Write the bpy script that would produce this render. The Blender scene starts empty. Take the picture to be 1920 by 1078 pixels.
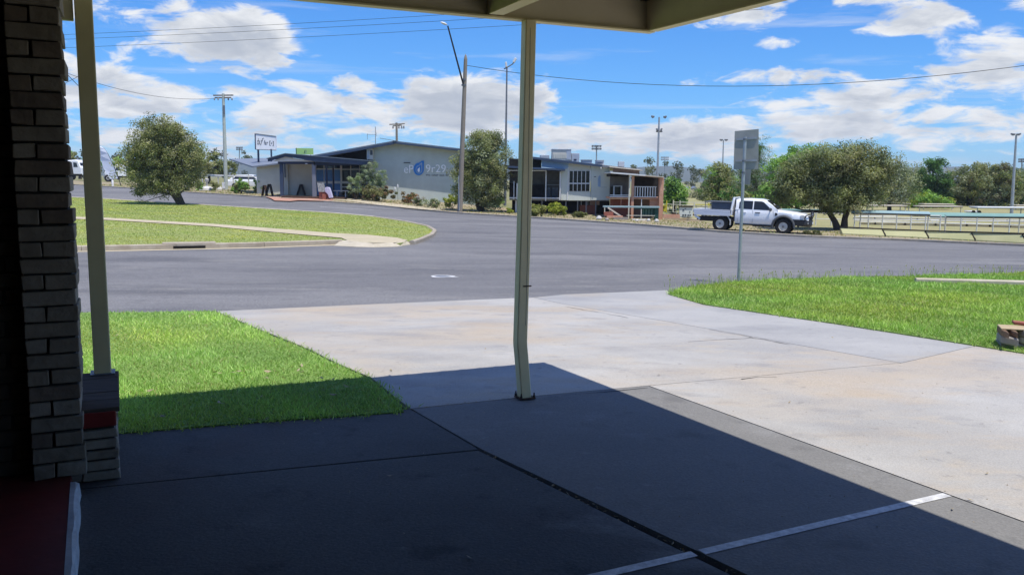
import bpy, bmesh, math, random
import numpy as np
from mathutils import Matrix, Vector
R_ = math.radians
rng = np.random.default_rng(7)
random.seed(7)
scene = bpy.context.scene
COL = scene.collection

# ------------------------------------------------------------------ camera
F_PX = 1600.0; PITCH = R_(7.25); ROLL = R_(0.5); EYE = np.array([0, 0, 1.75])
_cp, _sp = math.cos(PITCH), math.sin(PITCH)
_fw = np.array([0, _cp, -_sp]); _up = np.array([0, _sp, _cp]); _r0 = np.array([1.0, 0, 0])
_rt = math.cos(ROLL) * _r0 + math.sin(ROLL) * _up
_u = -math.sin(ROLL) * _r0 + math.cos(ROLL) * _up
cam_data = bpy.data.cameras.new("camera"); cam = bpy.data.objects.new("camera", cam_data); COL.objects.link(cam)
cam_data.sensor_width = 36.0; cam_data.lens = 36.0 * F_PX / 1920.0
cam_data.clip_start = 0.05; cam_data.clip_end = 9000
cam.matrix_world = Matrix(((_rt[0], _u[0], -_fw[0], EYE[0]), (_rt[1], _u[1], -_fw[1], EYE[1]), (_rt[2], _u[2], -_fw[2], EYE[2]), (0, 0, 0, 1)))
scene.camera = cam

# ------------------------------------------------------------------ light, sky, exposure
SUN_EL = R_(70.5); SUN_H = np.array([0.70, -0.72]); SUN_H = SUN_H / np.linalg.norm(SUN_H)
SUN_DIR = Vector((SUN_H[0] * math.cos(SUN_EL), SUN_H[1] * math.cos(SUN_EL), math.sin(SUN_EL)))   # towards the sun
SKY_STRENGTH = 0.10; SUN_STRENGTH = 5.0; EXPOSURE = 0.0
sd = bpy.data.lights.new("sun", 'SUN'); sun = bpy.data.objects.new("sun", sd); COL.objects.link(sun)
sd.energy = SUN_STRENGTH; sd.angle = R_(0.53); sd.color = (1.0, 0.955, 0.88)
sun.rotation_euler = SUN_DIR.to_track_quat('Z', 'Y').to_euler(); sun.location = (10, -10, 40)
vs = scene.view_settings
vs.view_transform = 'Standard'; vs.look = 'None'; vs.exposure = EXPOSURE; vs.gamma = 1.0; vs.use_curve_mapping = False
scene.cycles.max_bounces = 8; scene.cycles.diffuse_bounces = 4; scene.cycles.transparent_max_bounces = 12
scene.cycles.use_denoising = True
scene.cycles.caustics_reflective = False; scene.cycles.caustics_refractive = False

def build_world():
    w = bpy.data.worlds.new("World"); scene.world = w; w.use_nodes = True
    nt = w.node_tree; nt.nodes.clear(); N = nt.nodes; L = nt.links
    def nd(t, **k):
        n = N.new(t)
        for a, b in k.items(): setattr(n, a, b)
        return n
    def m(op, a, b=None, c=None, clamp=False):
        n = nd('ShaderNodeMath', operation=op); n.use_clamp = clamp
        for i, v in enumerate((a, b, c)):
            if v is None: continue
            if isinstance(v, (int, float)): n.inputs[i].default_value = v
            else: L.new(v, n.inputs[i])
        return n.outputs[0]
    tc = nd('ShaderNodeTexCoord'); sep = nd('ShaderNodeSeparateXYZ'); L.new(tc.outputs['Generated'], sep.inputs[0])
    sx, sy, sz = sep.outputs
    sky = nd('ShaderNodeTexSky', sky_type='NISHITA'); sky.sun_disc = False
    sky.sun_elevation = SUN_EL; sky.sun_rotation = math.atan2(SUN_DIR.x, SUN_DIR.y)
    sky.air_density = 1.0; sky.dust_density = 0.0; sky.ozone_density = 6.0; sky.altitude = 0
    # colour response of the camera to the clear sky (per channel)
    sps = nd('ShaderNodeSeparateColor'); L.new(sky.outputs[0], sps.inputs[0]); hsv = nd('ShaderNodeCombineColor')
    for i, (g, kk) in enumerate(((1.15, .045), (.98, .103), (.78, .233))):
        L.new(m('MULTIPLY', m('POWER', sps.outputs[i], g), kk / SKY_STRENGTH), hsv.inputs[i])
    # clouds: direction -> (azimuth, elevation), flattened towards the horizon
    az = m('ARCTAN2', sx, sy); el = m('ARCSINE', sz)
    elc = m('MAXIMUM', el, 0.0)
    comb = nd('ShaderNodeCombineXYZ')
    L.new(m('MULTIPLY', az, 4.2), comb.inputs[0])
    L.new(m('MULTIPLY', m('POWER', m('ADD', elc, 0.03), 0.72), 9.5), comb.inputs[1])
    comb.inputs[2].default_value = 3.7
    def fbm(vec, scale, detail, rough, dist=0.0):
        n = nd('ShaderNodeTexNoise'); n.noise_dimensions = '3D'
        n.inputs['Scale'].default_value = scale; n.inputs['Detail'].default_value = detail
        n.inputs['Roughness'].default_value = rough; n.inputs['Distortion'].default_value = dist
        L.new(vec, n.inputs['Vector']); return n.outputs['Fac']
    def shifted(dx, dy):
        a = nd('ShaderNodeVectorMath', operation='ADD'); L.new(comb.outputs[0], a.inputs[0]); a.inputs[1].default_value = (dx, dy, 0); return a.outputs[0]
    # cumulus banks seen by the camera: (px, py, rx, ry, weight)
    banks = [(440, 95, 175, 62, 1.0), (530, 125, 80, 45, .8), (150, 50, 60, 30, .7), (590, 185, 250, 42, .85), (840, 205, 240, 54, .9),
             (1000, 215, 95, 50, .8), (250, 195, 200, 42, .9), (330, 250, 420, 30, .5), (700, 285, 420, 26, .5), (1420, 165, 160, 32, .9),
             (1540, 195, 300, 30, .8), (1700, 78, 100, 32, .95), (1860, 150, 150, 55, .9), (1370, 45, 95, 26, .8), (1640, 15, 240, 34, .9),
             (1880, 55, 90, 45, .9), (1280, 255, 260, 34, .85), (1060, 250, 160, 40, .8), (1480, 240, 120, 24, .7), (1640, 245, 400, 34, .7), (1435, 108, 45, 18, .6)]
    gaps = [(720, 70, 190, 60, .5), (1150, 120, 180, 60, .55), (1600, 128, 190, 20, .5), (420, 205, 70, 16, .3), (1150, 215, 110, 22, .35), (1180, 55, 120, 30, .4)]
    def ell(px, py, rx, ry, wt):
        a0 = math.atan((px - 960) / F_PX); e0 = (335 + (px - 960) * 0.0087 - py) / F_PX
        q1 = m('MULTIPLY', m('SUBTRACT', az, a0), F_PX / rx); q2 = m('MULTIPLY', m('SUBTRACT', el, e0), F_PX / ry)
        q = m('ADD', m('MULTIPLY', q1, q1), m('MULTIPLY', q2, q2))
        return m('MULTIPLY', m('DIVIDE', wt, m('ADD', 1.0, m('MULTIPLY', q, q))), 1.0)
    tot = None
    for b in banks:
        e = ell(*b); tot = e if tot is None else m('MAXIMUM', tot, e)
    for g in gaps:
        tot = m('SUBTRACT', tot, ell(*g))
    # away from the view cloud is plain noise, thinned to dim the carport shade
    away = m('MULTIPLY', m('SUBTRACT', m('ABSOLUTE', az), 0.62), 6.0, clamp=True)
    away2 = m('MULTIPLY', m('SUBTRACT', el, 0.26), 9.0, clamp=True)
    aw = m('MAXIMUM', away, away2)
    big = m('MULTIPLY', m('SUBTRACT', fbm(comb.outputs[0], 0.55, 3, .5), 0.465), 3.2, clamp=True)
    cover = m('ADD', m('MULTIPLY', tot, m('SUBTRACT', 1.0, aw)), m('MULTIPLY', big, aw))
    def dens(vec):
        return m('ADD', m('MULTIPLY', fbm(vec, 1.6, 4, .55, .3), .55), m('MULTIPLY', fbm(vec, 4.6, 6, .62, .5), .45))
    def thick(vec):
        nf = m('SUBTRACT', dens(vec), 0.5)
        return m('ADD', m('MULTIPLY', cover, 0.80), m('SUBTRACT', m('MULTIPLY', nf, 3.7), 0.30))
    t0 = thick(comb.outputs[0])
    alpha = nd('ShaderNodeMapRange'); alpha.interpolation_type = 'SMOOTHSTEP'; L.new(t0, alpha.inputs[0])
    alpha.inputs[1].default_value = -0.06; alpha.inputs[2].default_value = 0.34
    # thin high streaks
    comb2 = nd('ShaderNodeCombineXYZ'); L.new(m('MULTIPLY', az, 2.5), comb2.inputs[0]); L.new(m('MULTIPLY', elc, 34.0), comb2.inputs[1])
    st = fbm(comb2.outputs[0], 1.0, 6, .6, .4)
    sa = nd('ShaderNodeMapRange'); L.new(st, sa.inputs[0]); sa.inputs[1].default_value = .54; sa.inputs[2].default_value = .76; sa.inputs[4].default_value = .6
    al = m('MAXIMUM', alpha.outputs[0], sa.outputs[0])
    # self-shading of the banks: thicker cloud above (towards the sun) darkens what lies below
    t1 = thick(shifted(0.04, 0.20))
    shd = nd('ShaderNodeMapRange'); shd.interpolation_type = 'SMOOTHSTEP'; L.new(t1, shd.inputs[0])
    shd.inputs[1].default_value = -0.15; shd.inputs[2].default_value = 0.70
    inner = nd('ShaderNodeMapRange'); L.new(t0, inner.inputs[0]); inner.inputs[1].default_value = 0.1; inner.inputs[2].default_value = .7
    sh = m('MULTIPLY', shd.outputs[0], m('ADD', m('MULTIPLY', inner.outputs[0], .45), .55))
    cm = nd('ShaderNodeMix', data_type='RGBA'); L.new(sh, cm.inputs['Factor'])
    k = 1.0 / SKY_STRENGTH
    cm.inputs['A'].default_value = (.90 * k, .92 * k, .95 * k, 1); cm.inputs['B'].default_value = (.50 * k, .55 * k, .64 * k, 1)
    mx = nd('ShaderNodeMix', data_type='RGBA'); L.new(al, mx.inputs['Factor']); L.new(hsv.outputs[0], mx.inputs['A']); L.new(cm.outputs['Result'], mx.inputs['B'])
    bg = nd('ShaderNodeBackground'); bg.inputs['Strength'].default_value = SKY_STRENGTH
    L.new(mx.outputs['Result'], bg.inputs['Color'])
    w.cycles.sampling_method = 'MANUAL'; w.cycles.sample_map_resolution = 512
    out = nd('ShaderNodeOutputWorld'); L.new(bg.outputs[0], out.inputs['Surface'])
build_world()

# ------------------------------------------------------------------ view helpers and terrain
def ray(px, py): return _fw + (px - 960) / F_PX * _rt + (539 - py) / F_PX * _u
def aty(px, py, y):
    d = ray(px, py); return EYE + d * y / d[1]
def atz(px, py, z):
    d = ray(px, py); return EYE + d * (z - EYE[2]) / d[2]
_CT = [(984,556,14.3),(150,583,12.6),(1250,546,15.2),(1384,528,17.2),(1650,518,18.6),(1920,511,20),(200,466,25.5),(640,460,27),(818,440,33),
 (1920,462,34),(1700,452,36.2),(1500,444,38.3),(1350,434,40.5),(1200,421,46),(1000,408,51),(860,400,55),(700,385,61),(540,372,67),(350,360,76),(140,346,95),
 (700,406,46),(500,392,53),(350,384,58),(200,375,60),(140,372,62),(1230,416,50),(1700,420,52),(1900,422,50),(1300,388,80),(1800,385,85),(1350,365,150),
 (1800,365,150),(150,333,150),(-400,345,100),(500,348,110),(900,362,100)]
_NR = [(0,0,0),(0,4,0),(-3,6,0),(3,6,0),(-2,8,0),(1,8.5,0),(5,7,0),(-6,6,0),(-10,6,0),(8,4,0),(0,-8,0),(-10,-8,0),(10,-8,0),(-14,13,-.15),(-30,14,-.1),
 (16,10,-.15),(35,22,-.5),(50,36,-.7),(-30,27,-.25),(-60,30,0),(-60,70,.3),(70,60,-1),(80,140,-1),(-110,140,.9),(-30,-30,0),(30,-30,-.1)]
_A = np.array([tuple(aty(*c)) for c in _CT] + [tuple(map(float, p)) for p in _NR]); _XY = _A[:, :2]; _n = len(_A)
def _K(r2): return .5 * r2 * np.log(r2 + 1e-9)
_M = np.zeros((_n + 3, _n + 3)); _M[:_n, :_n] = _K(((_XY[:, None] - _XY[None]) ** 2).sum(-1)) + np.eye(_n) * 30.0
_M[:_n, _n] = 1; _M[:_n, _n + 1:] = _XY; _M[_n, :_n] = 1; _M[_n + 1:, :_n] = _XY.T
_W = np.linalg.solve(_M, np.r_[_A[:, 2], 0, 0, 0])
def GG(x, y):
    q = np.stack([np.asarray(x, float).ravel(), np.asarray(y, float).ravel()], 1)
    r = np.maximum(np.hypot(q[:, 0], q[:, 1]), 1e-6); s = np.minimum(1.0, 150.0 / r); q = q * s[:, None]
    z = np.empty(len(q))
    for i in range(0, len(q), 20000):
        b = q[i:i + 20000]
        z[i:i + 20000] = _K(((b[:, None] - _XY[None]) ** 2).sum(-1)) @ _W[:_n] + _W[_n] + b @ _W[_n + 1:]
    near = np.clip((9.5 - r) / 2.5, 0, 1); z = z * (1 - near)
    return np.clip(z, -1.3, 1.2)
def G(x, y): return float(GG([x], [y])[0])
def P(px, py, dz=0.0):
    """the ground point seen at a pixel of the photograph (dz: height of the sheet above the terrain)"""
    d = ray(px, py); t = 2.0
    lo, hi = None, None
    prev = t
    while t < 400:
        p = EYE + d * t
        if p[2] <= G(p[0], p[1]) + dz: lo, hi = prev, t; break
        prev = t; t *= 1.06
    if hi is None: return EYE + d * 400
    for _ in range(30):
        mid = .5 * (lo + hi); p = EYE + d * mid
        if p[2] <= G(p[0], p[1]) + dz: hi = mid
        else: lo = mid
    return EYE + d * hi

# ------------------------------------------------------------------ mesh helpers
class MB:
    """collects geometry in world coordinates; build() links it as one mesh object"""
    def __init__(s): s.v = []; s.f = []; s.m = []
    def add(s, vs, fs, m=0):
        o = len(s.v); s.v += [tuple(map(float, p)) for p in vs]
        s.f += [tuple(i + o for i in f) for f in fs]; s.m += [m] * len(fs); return s
    def hexa(s, b, t, m=0):
        """b, t: four corners each, counter-clockwise from above"""
        return s.add(list(b) + list(t), [(3, 2, 1, 0), (4, 5, 6, 7), (0, 1, 5, 4), (1, 2, 6, 5), (2, 3, 7, 6), (3, 0, 4, 7)], m)
    def box(s, x0, x1, y0, y1, z0, z1, m=0):
        return s.hexa([(x0, y0, z0), (x1, y0, z0), (x1, y1, z0), (x0, y1, z0)], [(x0, y0, z1), (x1, y0, z1), (x1, y1, z1), (x0, y1, z1)], m)
    def obox(s, c, ax, ay, az, m=0):
        """centre and three half-axis vectors"""
        c, ax, ay, az = (np.array(q, float) for q in (c, ax, ay, az))
        k = [(-1, -1), (1, -1), (1, 1), (-1, 1)]
        return s.hexa([c + i * ax + j * ay - az for i, j in k], [c + i * ax + j * ay + az for i, j in k], m)
    def bar(s, a, b, w, h, m=0, up=(0, 0, 1)):
        a, b = np.array(a, float), np.array(b, float); d = (b - a) / 2; n = np.linalg.norm(d) or 1
        side = np.cross(d / n, up); sn = np.linalg.norm(side)
        if sn < 1e-4: side = np.array([1., 0, 0]); sn = 1
        side = side / sn; upv = np.cross(side, d / n)
        return s.obox((a + b) / 2, d, side * -w / 2 * -1, upv * h / 2, m)
    def tube(s, pts, r, n=8, m=0, cap=True):
        pts = [np.array(p, float) for p in pts]; k = len(pts)
        rs = list(r) if hasattr(r, '__len__') else [r] * k
        rings = []; ref = None
        for i, p in enumerate(pts):
            d = (pts[min(i + 1, k - 1)] - pts[max(i - 1, 0)]); d = d / (np.linalg.norm(d) or 1)
            if ref is None: ref = np.array([1., 0, 0]) if abs(d[0]) < .9 else np.array([0, 1., 0])
            a = np.cross(d, ref); a = a / (np.linalg.norm(a) or 1); b = np.cross(d, a); ref = np.cross(a, d) * 1.0 if False else ref
            rings.append([p + rs[i] * (math.cos(t) * a + math.sin(t) * b) for t in [2 * math.pi * j / n for j in range(n)]])
        vs = [q for R in rings for q in R]; fs = []
        for i in range(k - 1):
            for j in range(n):
                fs.append((i * n + j, (i + 1) * n + j, (i + 1) * n + (j + 1) % n, i * n + (j + 1) % n))
        if cap: fs += [tuple(range(n)), tuple((k - 1) * n + j for j in reversed(range(n)))]
        return s.add(vs, fs, m)
    def lathe(s, prof, c, axis=(0, 0, 1), n=20, m=0):
        """prof: list of (radius, height along axis)"""
        ax = np.array(axis, float); ax = ax / np.linalg.norm(ax)
        a = np.cross(ax, (1, 0, 0) if abs(ax[0]) < .9 else (0, 1, 0)); a = a / np.linalg.norm(a); b = np.cross(ax, a); c = np.array(c, float)
        vs = [c + ax * h + r * (math.cos(t) * a + math.sin(t) * b) for r, h in prof for t in [2 * math.pi * j / n for j in range(n)]]
        fs = [(i * n + j, i * n + (j + 1) % n, (i + 1) * n + (j + 1) % n, (i + 1) * n + j) for i in range(len(prof) - 1) for j in range(n)]
        if prof[0][0] > 1e-4: fs.append(tuple(reversed(range(n))))
        if prof[-1][0] > 1e-4: fs.append(tuple((len(prof) - 1) * n + j for j in range(n)))
        return s.add(vs, fs, m)
    def prism(s, poly, a, b, m=0):
        """poly: 3-D points of one face; a, b: offset vectors of the two end faces"""
        n = len(poly); a, b = np.array(a, float), np.array(b, float)
        vs = [np.array(p, float) + a for p in poly] + [np.array(p, float) + b for p in poly]
        fs = [tuple(range(n)), tuple(n + i for i in reversed(range(n)))] + [(i, n + i, n + (i + 1) % n, (i + 1) % n) for i in range(n)]
        return s.add(vs, fs, m)
    def loft(s, secs, m=0, cap=True, closed=True):
        n = len(secs[0]); vs = [p for S in secs for p in S]; fs = []
        for i in range(len(secs) - 1):
            for j in range(n if closed else n - 1):
                fs.append((i * n + j, i * n + (j + 1) % n, (i + 1) * n + (j + 1) % n, (i + 1) * n + j))
        if cap and closed: fs += [tuple(reversed(range(n))), tuple((len(secs) - 1) * n + j for j in range(n))]
        return s.add(vs, fs, m)
    def mesh(s, name, mats, inv=None, smooth=False, bevel=0.0, bseg=2, fixn=True):
        me = bpy.data.meshes.new(name)
        V = np.array(s.v, float)
        if inv is not None: V = (np.c_[V, np.ones(len(V))] @ np.array(inv).T)[:, :3]
        me.from_pydata([tuple(p) for p in V], [], s.f)
        for q in (mats if isinstance(mats, (list, tuple)) else [mats]): me.materials.append(MAT[q] if isinstance(q, str) else q)
        me.polygons.foreach_set('material_index', s.m)
        if fixn or bevel:
            bm = bmesh.new(); bm.from_mesh(me)
            if fixn: bmesh.ops.recalc_face_normals(bm, faces=bm.faces)
            if bevel: bmesh.ops.bevel(bm, geom=list(bm.edges), offset=bevel, segments=bseg, profile=.5, affect='EDGES', clamp_overlap=True)
            bm.to_mesh(me); bm.free()
        if smooth:
            me.polygons.foreach_set('use_smooth', [True] * len(me.polygons))
            try: me.set_sharp_from_angle(angle=R_(40))
            except Exception: pass
        return me
    def build(s, name, mats, parent=None, smooth=False, bevel=0.0, bseg=2, local=False, fixn=True):
        inv = None
        if parent is not None and not local: inv = np.linalg.inv(np.array(ROOTM[parent.name]))
        o = bpy.data.objects.new(name, s.mesh(name, mats, inv, smooth, bevel, bseg, fixn)); COL.objects.link(o)
        if parent is not None:
            o.parent = parent; ROOTM[o.name] = ROOTM[parent.name]
        else: ROOTM[o.name] = Matrix.Identity(4)
        return o
ROOTM = {}
def fast_mesh(name, V, nper, mats, parent=None, col=None, kind=None):
    """V: (n*nper,3) array of unconnected polygons with nper corners"""
    me = bpy.data.meshes.new(name); V = np.asarray(V, np.float32)
    if parent is not None:
        inv = np.linalg.inv(np.array(ROOTM[parent.name])); V = (np.c_[V, np.ones(len(V))] @ inv.T)[:, :3].astype(np.float32)
    n = len(V) // nper
    me.vertices.add(len(V)); me.vertices.foreach_set('co', V.ravel())
    me.loops.add(len(V)); me.loops.foreach_set('vertex_index', np.arange(len(V), dtype=np.int32))
    me.polygons.add(n); me.polygons.foreach_set('loop_start', np.arange(0, n * nper, nper, dtype=np.int32))
    for q in (mats if isinstance(mats, (list, tuple)) else [mats]): me.materials.append(MAT[q])
    if col is not None:
        ca = me.color_attributes.new('Col', 'FLOAT_COLOR', 'POINT')
        c = np.repeat(np.asarray(col, np.float32), nper, 0); ca.data.foreach_set('color', np.c_[c, np.ones(len(c))].astype(np.float32).ravel())
    me.update(); me.validate()
    o = bpy.data.objects.new(name, me); COL.objects.link(o)
    if parent is not None: o.parent = parent; ROOTM[o.name] = ROOTM[parent.name]
    else: ROOTM[o.name] = Matrix.Identity(4)
    if kind: o['kind'] = kind
    return o
def thing(name, label, cat, loc=(0, 0, 0), rotz=0.0, group=None, tilt=None):
    o = bpy.data.objects.new(name, None); COL.objects.link(o); o.empty_display_size = .2
    M = Matrix.Translation(Vector([float(c) for c in loc])) @ Matrix.Rotation(rotz, 4, 'Z')
    if tilt is not None: M = M @ tilt
    o.matrix_world = M; ROOTM[o.name] = M
    return tag(o, label, cat, group)
def tag(o, label, cat, group=None, kind=None):
    o['label'] = label; o['category'] = cat
    if group: o['group'] = group
    if kind: o['kind'] = kind
    return o
def struct(o, label=None, cat=None):
    o['kind'] = 'structure'
    if label: o['label'] = label
    if cat: o['category'] = cat
    return o
def dup(root, loc, rotz, label, group=None, scale=1.0):
    r = root.copy(); COL.objects.link(r)
    M = Matrix.Translation(Vector([float(c) for c in loc])) @ Matrix.Rotation(rotz, 4, 'Z') @ Matrix.Scale(scale, 4)
    r.matrix_world = M; ROOTM[r.name] = M; r['label'] = label
    if group: r['group'] = group
    for ch in list(root.children):
        c = ch.copy(); COL.objects.link(c); c.parent = r
        for g in list(ch.children):
            d = g.copy(); COL.objects.link(d); d.parent = c
    return r
def sheet(name, poly, mat, dz=0.0, step=1.0, zf=None, parent=None, thick=0.0):
    """a polygon laid over the terrain; thick > 0 gives it sides"""
    bm = bmesh.new(); vs = [bm.verts.new((float(p[0]), float(p[1]), 0)) for p in poly]
    f = bm.faces.new(vs); bmesh.ops.triangulate(bm, faces=[f])
    xs = [p[0] for p in poly]; ys = [p[1] for p in poly]
    for ax, lo, hi in ((0, min(xs), max(xs)), (1, min(ys), max(ys))):
        q = math.ceil(lo / step) * step
        while q < hi:
            if q > lo + 1e-3:
                co = [0, 0, 0]; no = [0, 0, 0]; co[ax] = q; no[ax] = 1
                bmesh.ops.bisect_plane(bm, geom=list(bm.verts) + list(bm.edges) + list(bm.faces), plane_co=co, plane_no=no)
            q += step
    bmesh.ops.remove_doubles(bm, verts=bm.verts, dist=1e-4)
    co = np.array([v.co[:] for v in bm.verts]); z = GG(co[:, 0], co[:, 1]) + dz
    if zf is not None: z = z + zf(co[:, 0], co[:, 1])
    for v, zz in zip(bm.verts, z): v.co.z = zz
    bmesh.ops.recalc_face_normals(bm, faces=bm.faces)
    if sum(fc.normal.z for fc in bm.faces) < 0: bmesh.ops.reverse_faces(bm, faces=bm.faces)
    if thick:
        r = bmesh.ops.extrude_face_region(bm, geom=list(bm.faces))
        for e in r['geom']:
            if isinstance(e, bmesh.types.BMVert): pass
        top = [e for e in r['geom'] if isinstance(e, bmesh.types.BMVert)]
        ts = set(top)
        for v in bm.verts:
            if v not in ts: v.co.z -= thick
        bmesh.ops.recalc_face_normals(bm, faces=bm.faces)
    me = bpy.data.meshes.new(name); bm.to_mesh(me); bm.free()
    me.materials.append(MAT[mat]); me.polygons.foreach_set('use_smooth', [not thick] * len(me.polygons))
    o = bpy.data.objects.new(name, me); COL.objects.link(o)
    if parent is not None:
        inv = Matrix(ROOTM[parent.name]).inverted(); me.transform(inv); o.parent = parent; ROOTM[o.name] = ROOTM[parent.name]
    else: ROOTM[o.name] = Matrix.Identity(4)
    return o
def pixpoly(pts, dz=0.0): return [tuple(P(x, y, dz)[:2]) for x, y in pts]
# ------------------------------------------------------------------ materials
MAT = {}
def mat(name, color, rough=.8, var=.12, scale=6.0, bump=0.0, bscale=40.0, metal=0.0, spec=.3, tint=None, detail=6, stretch=None, coords='Object'):
    m = bpy.data.materials.new(name); m.use_nodes = True; nt = m.node_tree; N = nt.nodes; L = nt.links
    b = N['Principled BSDF']; b.inputs['Roughness'].default_value = rough; b.inputs['Metallic'].default_value = metal
    b.inputs['Specular IOR Level'].default_value = spec
    tc = N.new('ShaderNodeTexCoord'); mp = N.new('ShaderNodeMapping'); L.new(tc.outputs[coords], mp.inputs[0])
    if stretch: mp.inputs['Scale'].default_value = stretch
    n1 = N.new('ShaderNodeTexNoise'); n1.inputs['Scale'].default_value = scale; n1.inputs['Detail'].default_value = detail; n1.inputs['Roughness'].default_value = .62
    L.new(mp.outputs[0], n1.inputs['Vector'])
    cr = N.new('ShaderNodeValToRGB'); L.new(n1.outputs['Fac'], cr.inputs[0])
    c = np.array(color, float); c2 = np.array(tint if tint is not None else c * (1 - 2 * var), float)
    cr.color_ramp.elements[0].position = .32; cr.color_ramp.elements[1].position = .68
    cr.color_ramp.elements[0].color = (*np.clip(c2, 0, 1), 1); cr.color_ramp.elements[1].color = (*np.clip(c * (1 + (var if tint is None else 0)), 0, 1), 1)
    L.new(cr.outputs[0], b.inputs['Base Color'])
    if bump:
        n2 = N.new('ShaderNodeTexNoise'); n2.inputs['Scale'].default_value = bscale; n2.inputs['Detail'].default_value = 5
        L.new(mp.outputs[0], n2.inputs['Vector'])
        bp = N.new('ShaderNodeBump'); bp.inputs['Strength'].default_value = bump; bp.inputs['Distance'].default_value = .02
        L.new(n2.outputs['Fac'], bp.inputs['Height']); L.new(bp.outputs[0], b.inputs['Normal'])
    MAT[name] = m; return m
def leafmat(name, rough=.6, trans=.35, boost=(1, 1, 1)):
    m = bpy.data.materials.new(name); m.use_nodes = True; nt = m.node_tree; N = nt.nodes; L = nt.links; N.clear()
    out = N.new('ShaderNodeOutputMaterial'); at = N.new('ShaderNodeAttribute'); at.attribute_name = 'Col'
    p = N.new('ShaderNodeBsdfPrincipled'); p.inputs['Roughness'].default_value = rough; p.inputs['Specular IOR Level'].default_value = .25
    t = N.new('ShaderNodeBsdfTranslucent'); g = N.new('ShaderNodeMix'); g.data_type = 'RGBA'; g.blend_type = 'MULTIPLY'; g.inputs['Factor'].default_value = 1
    g.inputs['B'].default_value = (1.15, 1.25, .55, 1)
    L.new(at.outputs['Color'], p.inputs['Base Color']); L.new(at.outputs['Color'], g.inputs['A']); L.new(g.outputs['Result'], t.inputs['Color'])
    mx = N.new('ShaderNodeMixShader'); mx.inputs[0].default_value = trans; L.new(p.outputs[0], mx.inputs[1]); L.new(t.outputs[0], mx.inputs[2]); L.new(mx.outputs[0], out.inputs[0])
    MAT[name] = m
def ground_mat(name, layers, rough=.9, grain=.0, gscale=300., bump=.3, bscale=120., spec=.2):
    """layers: first colour, then (colour, scale, lo, hi, amount, stretch) noise patches over it; all in world metres"""
    m = bpy.data.materials.new(name); m.use_nodes = True; nt = m.node_tree; N = nt.nodes; L = nt.links
    b = N['Principled BSDF']; b.inputs['Roughness'].default_value = rough; b.inputs['Specular IOR Level'].default_value = spec
    geo = N.new('ShaderNodeNewGeometry'); cur = None
    base = N.new('ShaderNodeRGB'); base.outputs[0].default_value = (*layers[0], 1); cur = base.outputs[0]
    for i, (c, sc, lo, hi, amt, stv) in enumerate(layers[1:]):
        mp = N.new('ShaderNodeMapping'); L.new(geo.outputs['Position'], mp.inputs[0])
        rot, sx, sy = stv; mp.inputs['Rotation'].default_value = (0, 0, rot); mp.inputs['Scale'].default_value = (sx, sy, 1); mp.inputs['Location'].default_value = (i * 7.3, i * 3.1, i)
        n = N.new('ShaderNodeTexNoise'); n.inputs['Scale'].default_value = sc; n.inputs['Detail'].default_value = 7; n.inputs['Roughness'].default_value = .6; L.new(mp.outputs[0], n.inputs['Vector'])
        mr = N.new('ShaderNodeMapRange'); L.new(n.outputs['Fac'], mr.inputs[0]); mr.inputs[1].default_value = lo; mr.inputs[2].default_value = hi; mr.inputs[4].default_value = amt
        mx = N.new('ShaderNodeMix'); mx.data_type = 'RGBA'; L.new(mr.outputs[0], mx.inputs['Factor']); L.new(cur, mx.inputs['A']); mx.inputs['B'].default_value = (*c, 1); cur = mx.outputs['Result']
    if grain:
        n = N.new('ShaderNodeTexNoise'); n.inputs['Scale'].default_value = gscale; n.inputs['Detail'].default_value = 3; L.new(geo.outputs['Position'], n.inputs['Vector'])
        mr = N.new('ShaderNodeMapRange'); L.new(n.outputs['Fac'], mr.inputs[0]); mr.inputs[1].default_value = .3; mr.inputs[2].default_value = .7; mr.inputs[3].default_value = 1 - grain; mr.inputs[4].default_value = 1 + grain
        mx = N.new('ShaderNodeMix'); mx.data_type = 'RGBA'; mx.blend_type = 'MULTIPLY'; mx.inputs['Factor'].default_value = 1; L.new(cur, mx.inputs['A']); L.new(mr.outputs[0], mx.inputs['B']); cur = mx.outputs['Result']
    L.new(cur, b.inputs['Base Color'])
    if bump:
        n2 = N.new('ShaderNodeTexNoise'); n2.inputs['Scale'].default_value = bscale; n2.inputs['Detail'].default_value = 4; L.new(geo.outputs['Position'], n2.inputs['Vector'])
        bp = N.new('ShaderNodeBump'); bp.inputs['Strength'].default_value = bump; bp.inputs['Distance'].default_value = .01; L.new(n2.outputs['Fac'], bp.inputs['Height']); L.new(bp.outputs[0], b.inputs['Normal'])
    MAT[name] = m
def glassmat(name, color, rough=.06, spec=.6):
    m = bpy.data.materials.new(name); m.use_nodes = True; b = m.node_tree.nodes['Principled BSDF']
    b.inputs['Base Color'].default_value = (*color, 1); b.inputs['Roughness'].default_value = rough; b.inputs['Specular IOR Level'].default_value = spec
    MAT[name] = m
AXR = math.atan2(-.9075, .42)
ground_mat('asphalt', [(.158, .156, .160), ((.21, .206, .205), .22, .44, .62, .85, (.30, .5, 1.3)), ((.105, .105, .112), .4, .52, .68, .8, (.22, .45, 1.5)), ((.24, .23, .215), 1.1, .56, .70, .65, (.12, .5, 1.6)), ((.085, .086, .092), 2.6, .58, .72, .55, (.2, .7, 1.4)), ((.26, .25, .235), 8.0, .58, .70, .5, (0, 1, 1)), ((.065, .065, .07), 13.0, .60, .70, .55, (0, 1, 1))], grain=.34, gscale=45, bump=.5, bscale=100)
ground_mat('road_far', [(.15, .155, .172), ((.19, .195, .21), .2, .42, .68, .8, (.7, .2, 1.6))], grain=.15, gscale=60)
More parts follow.
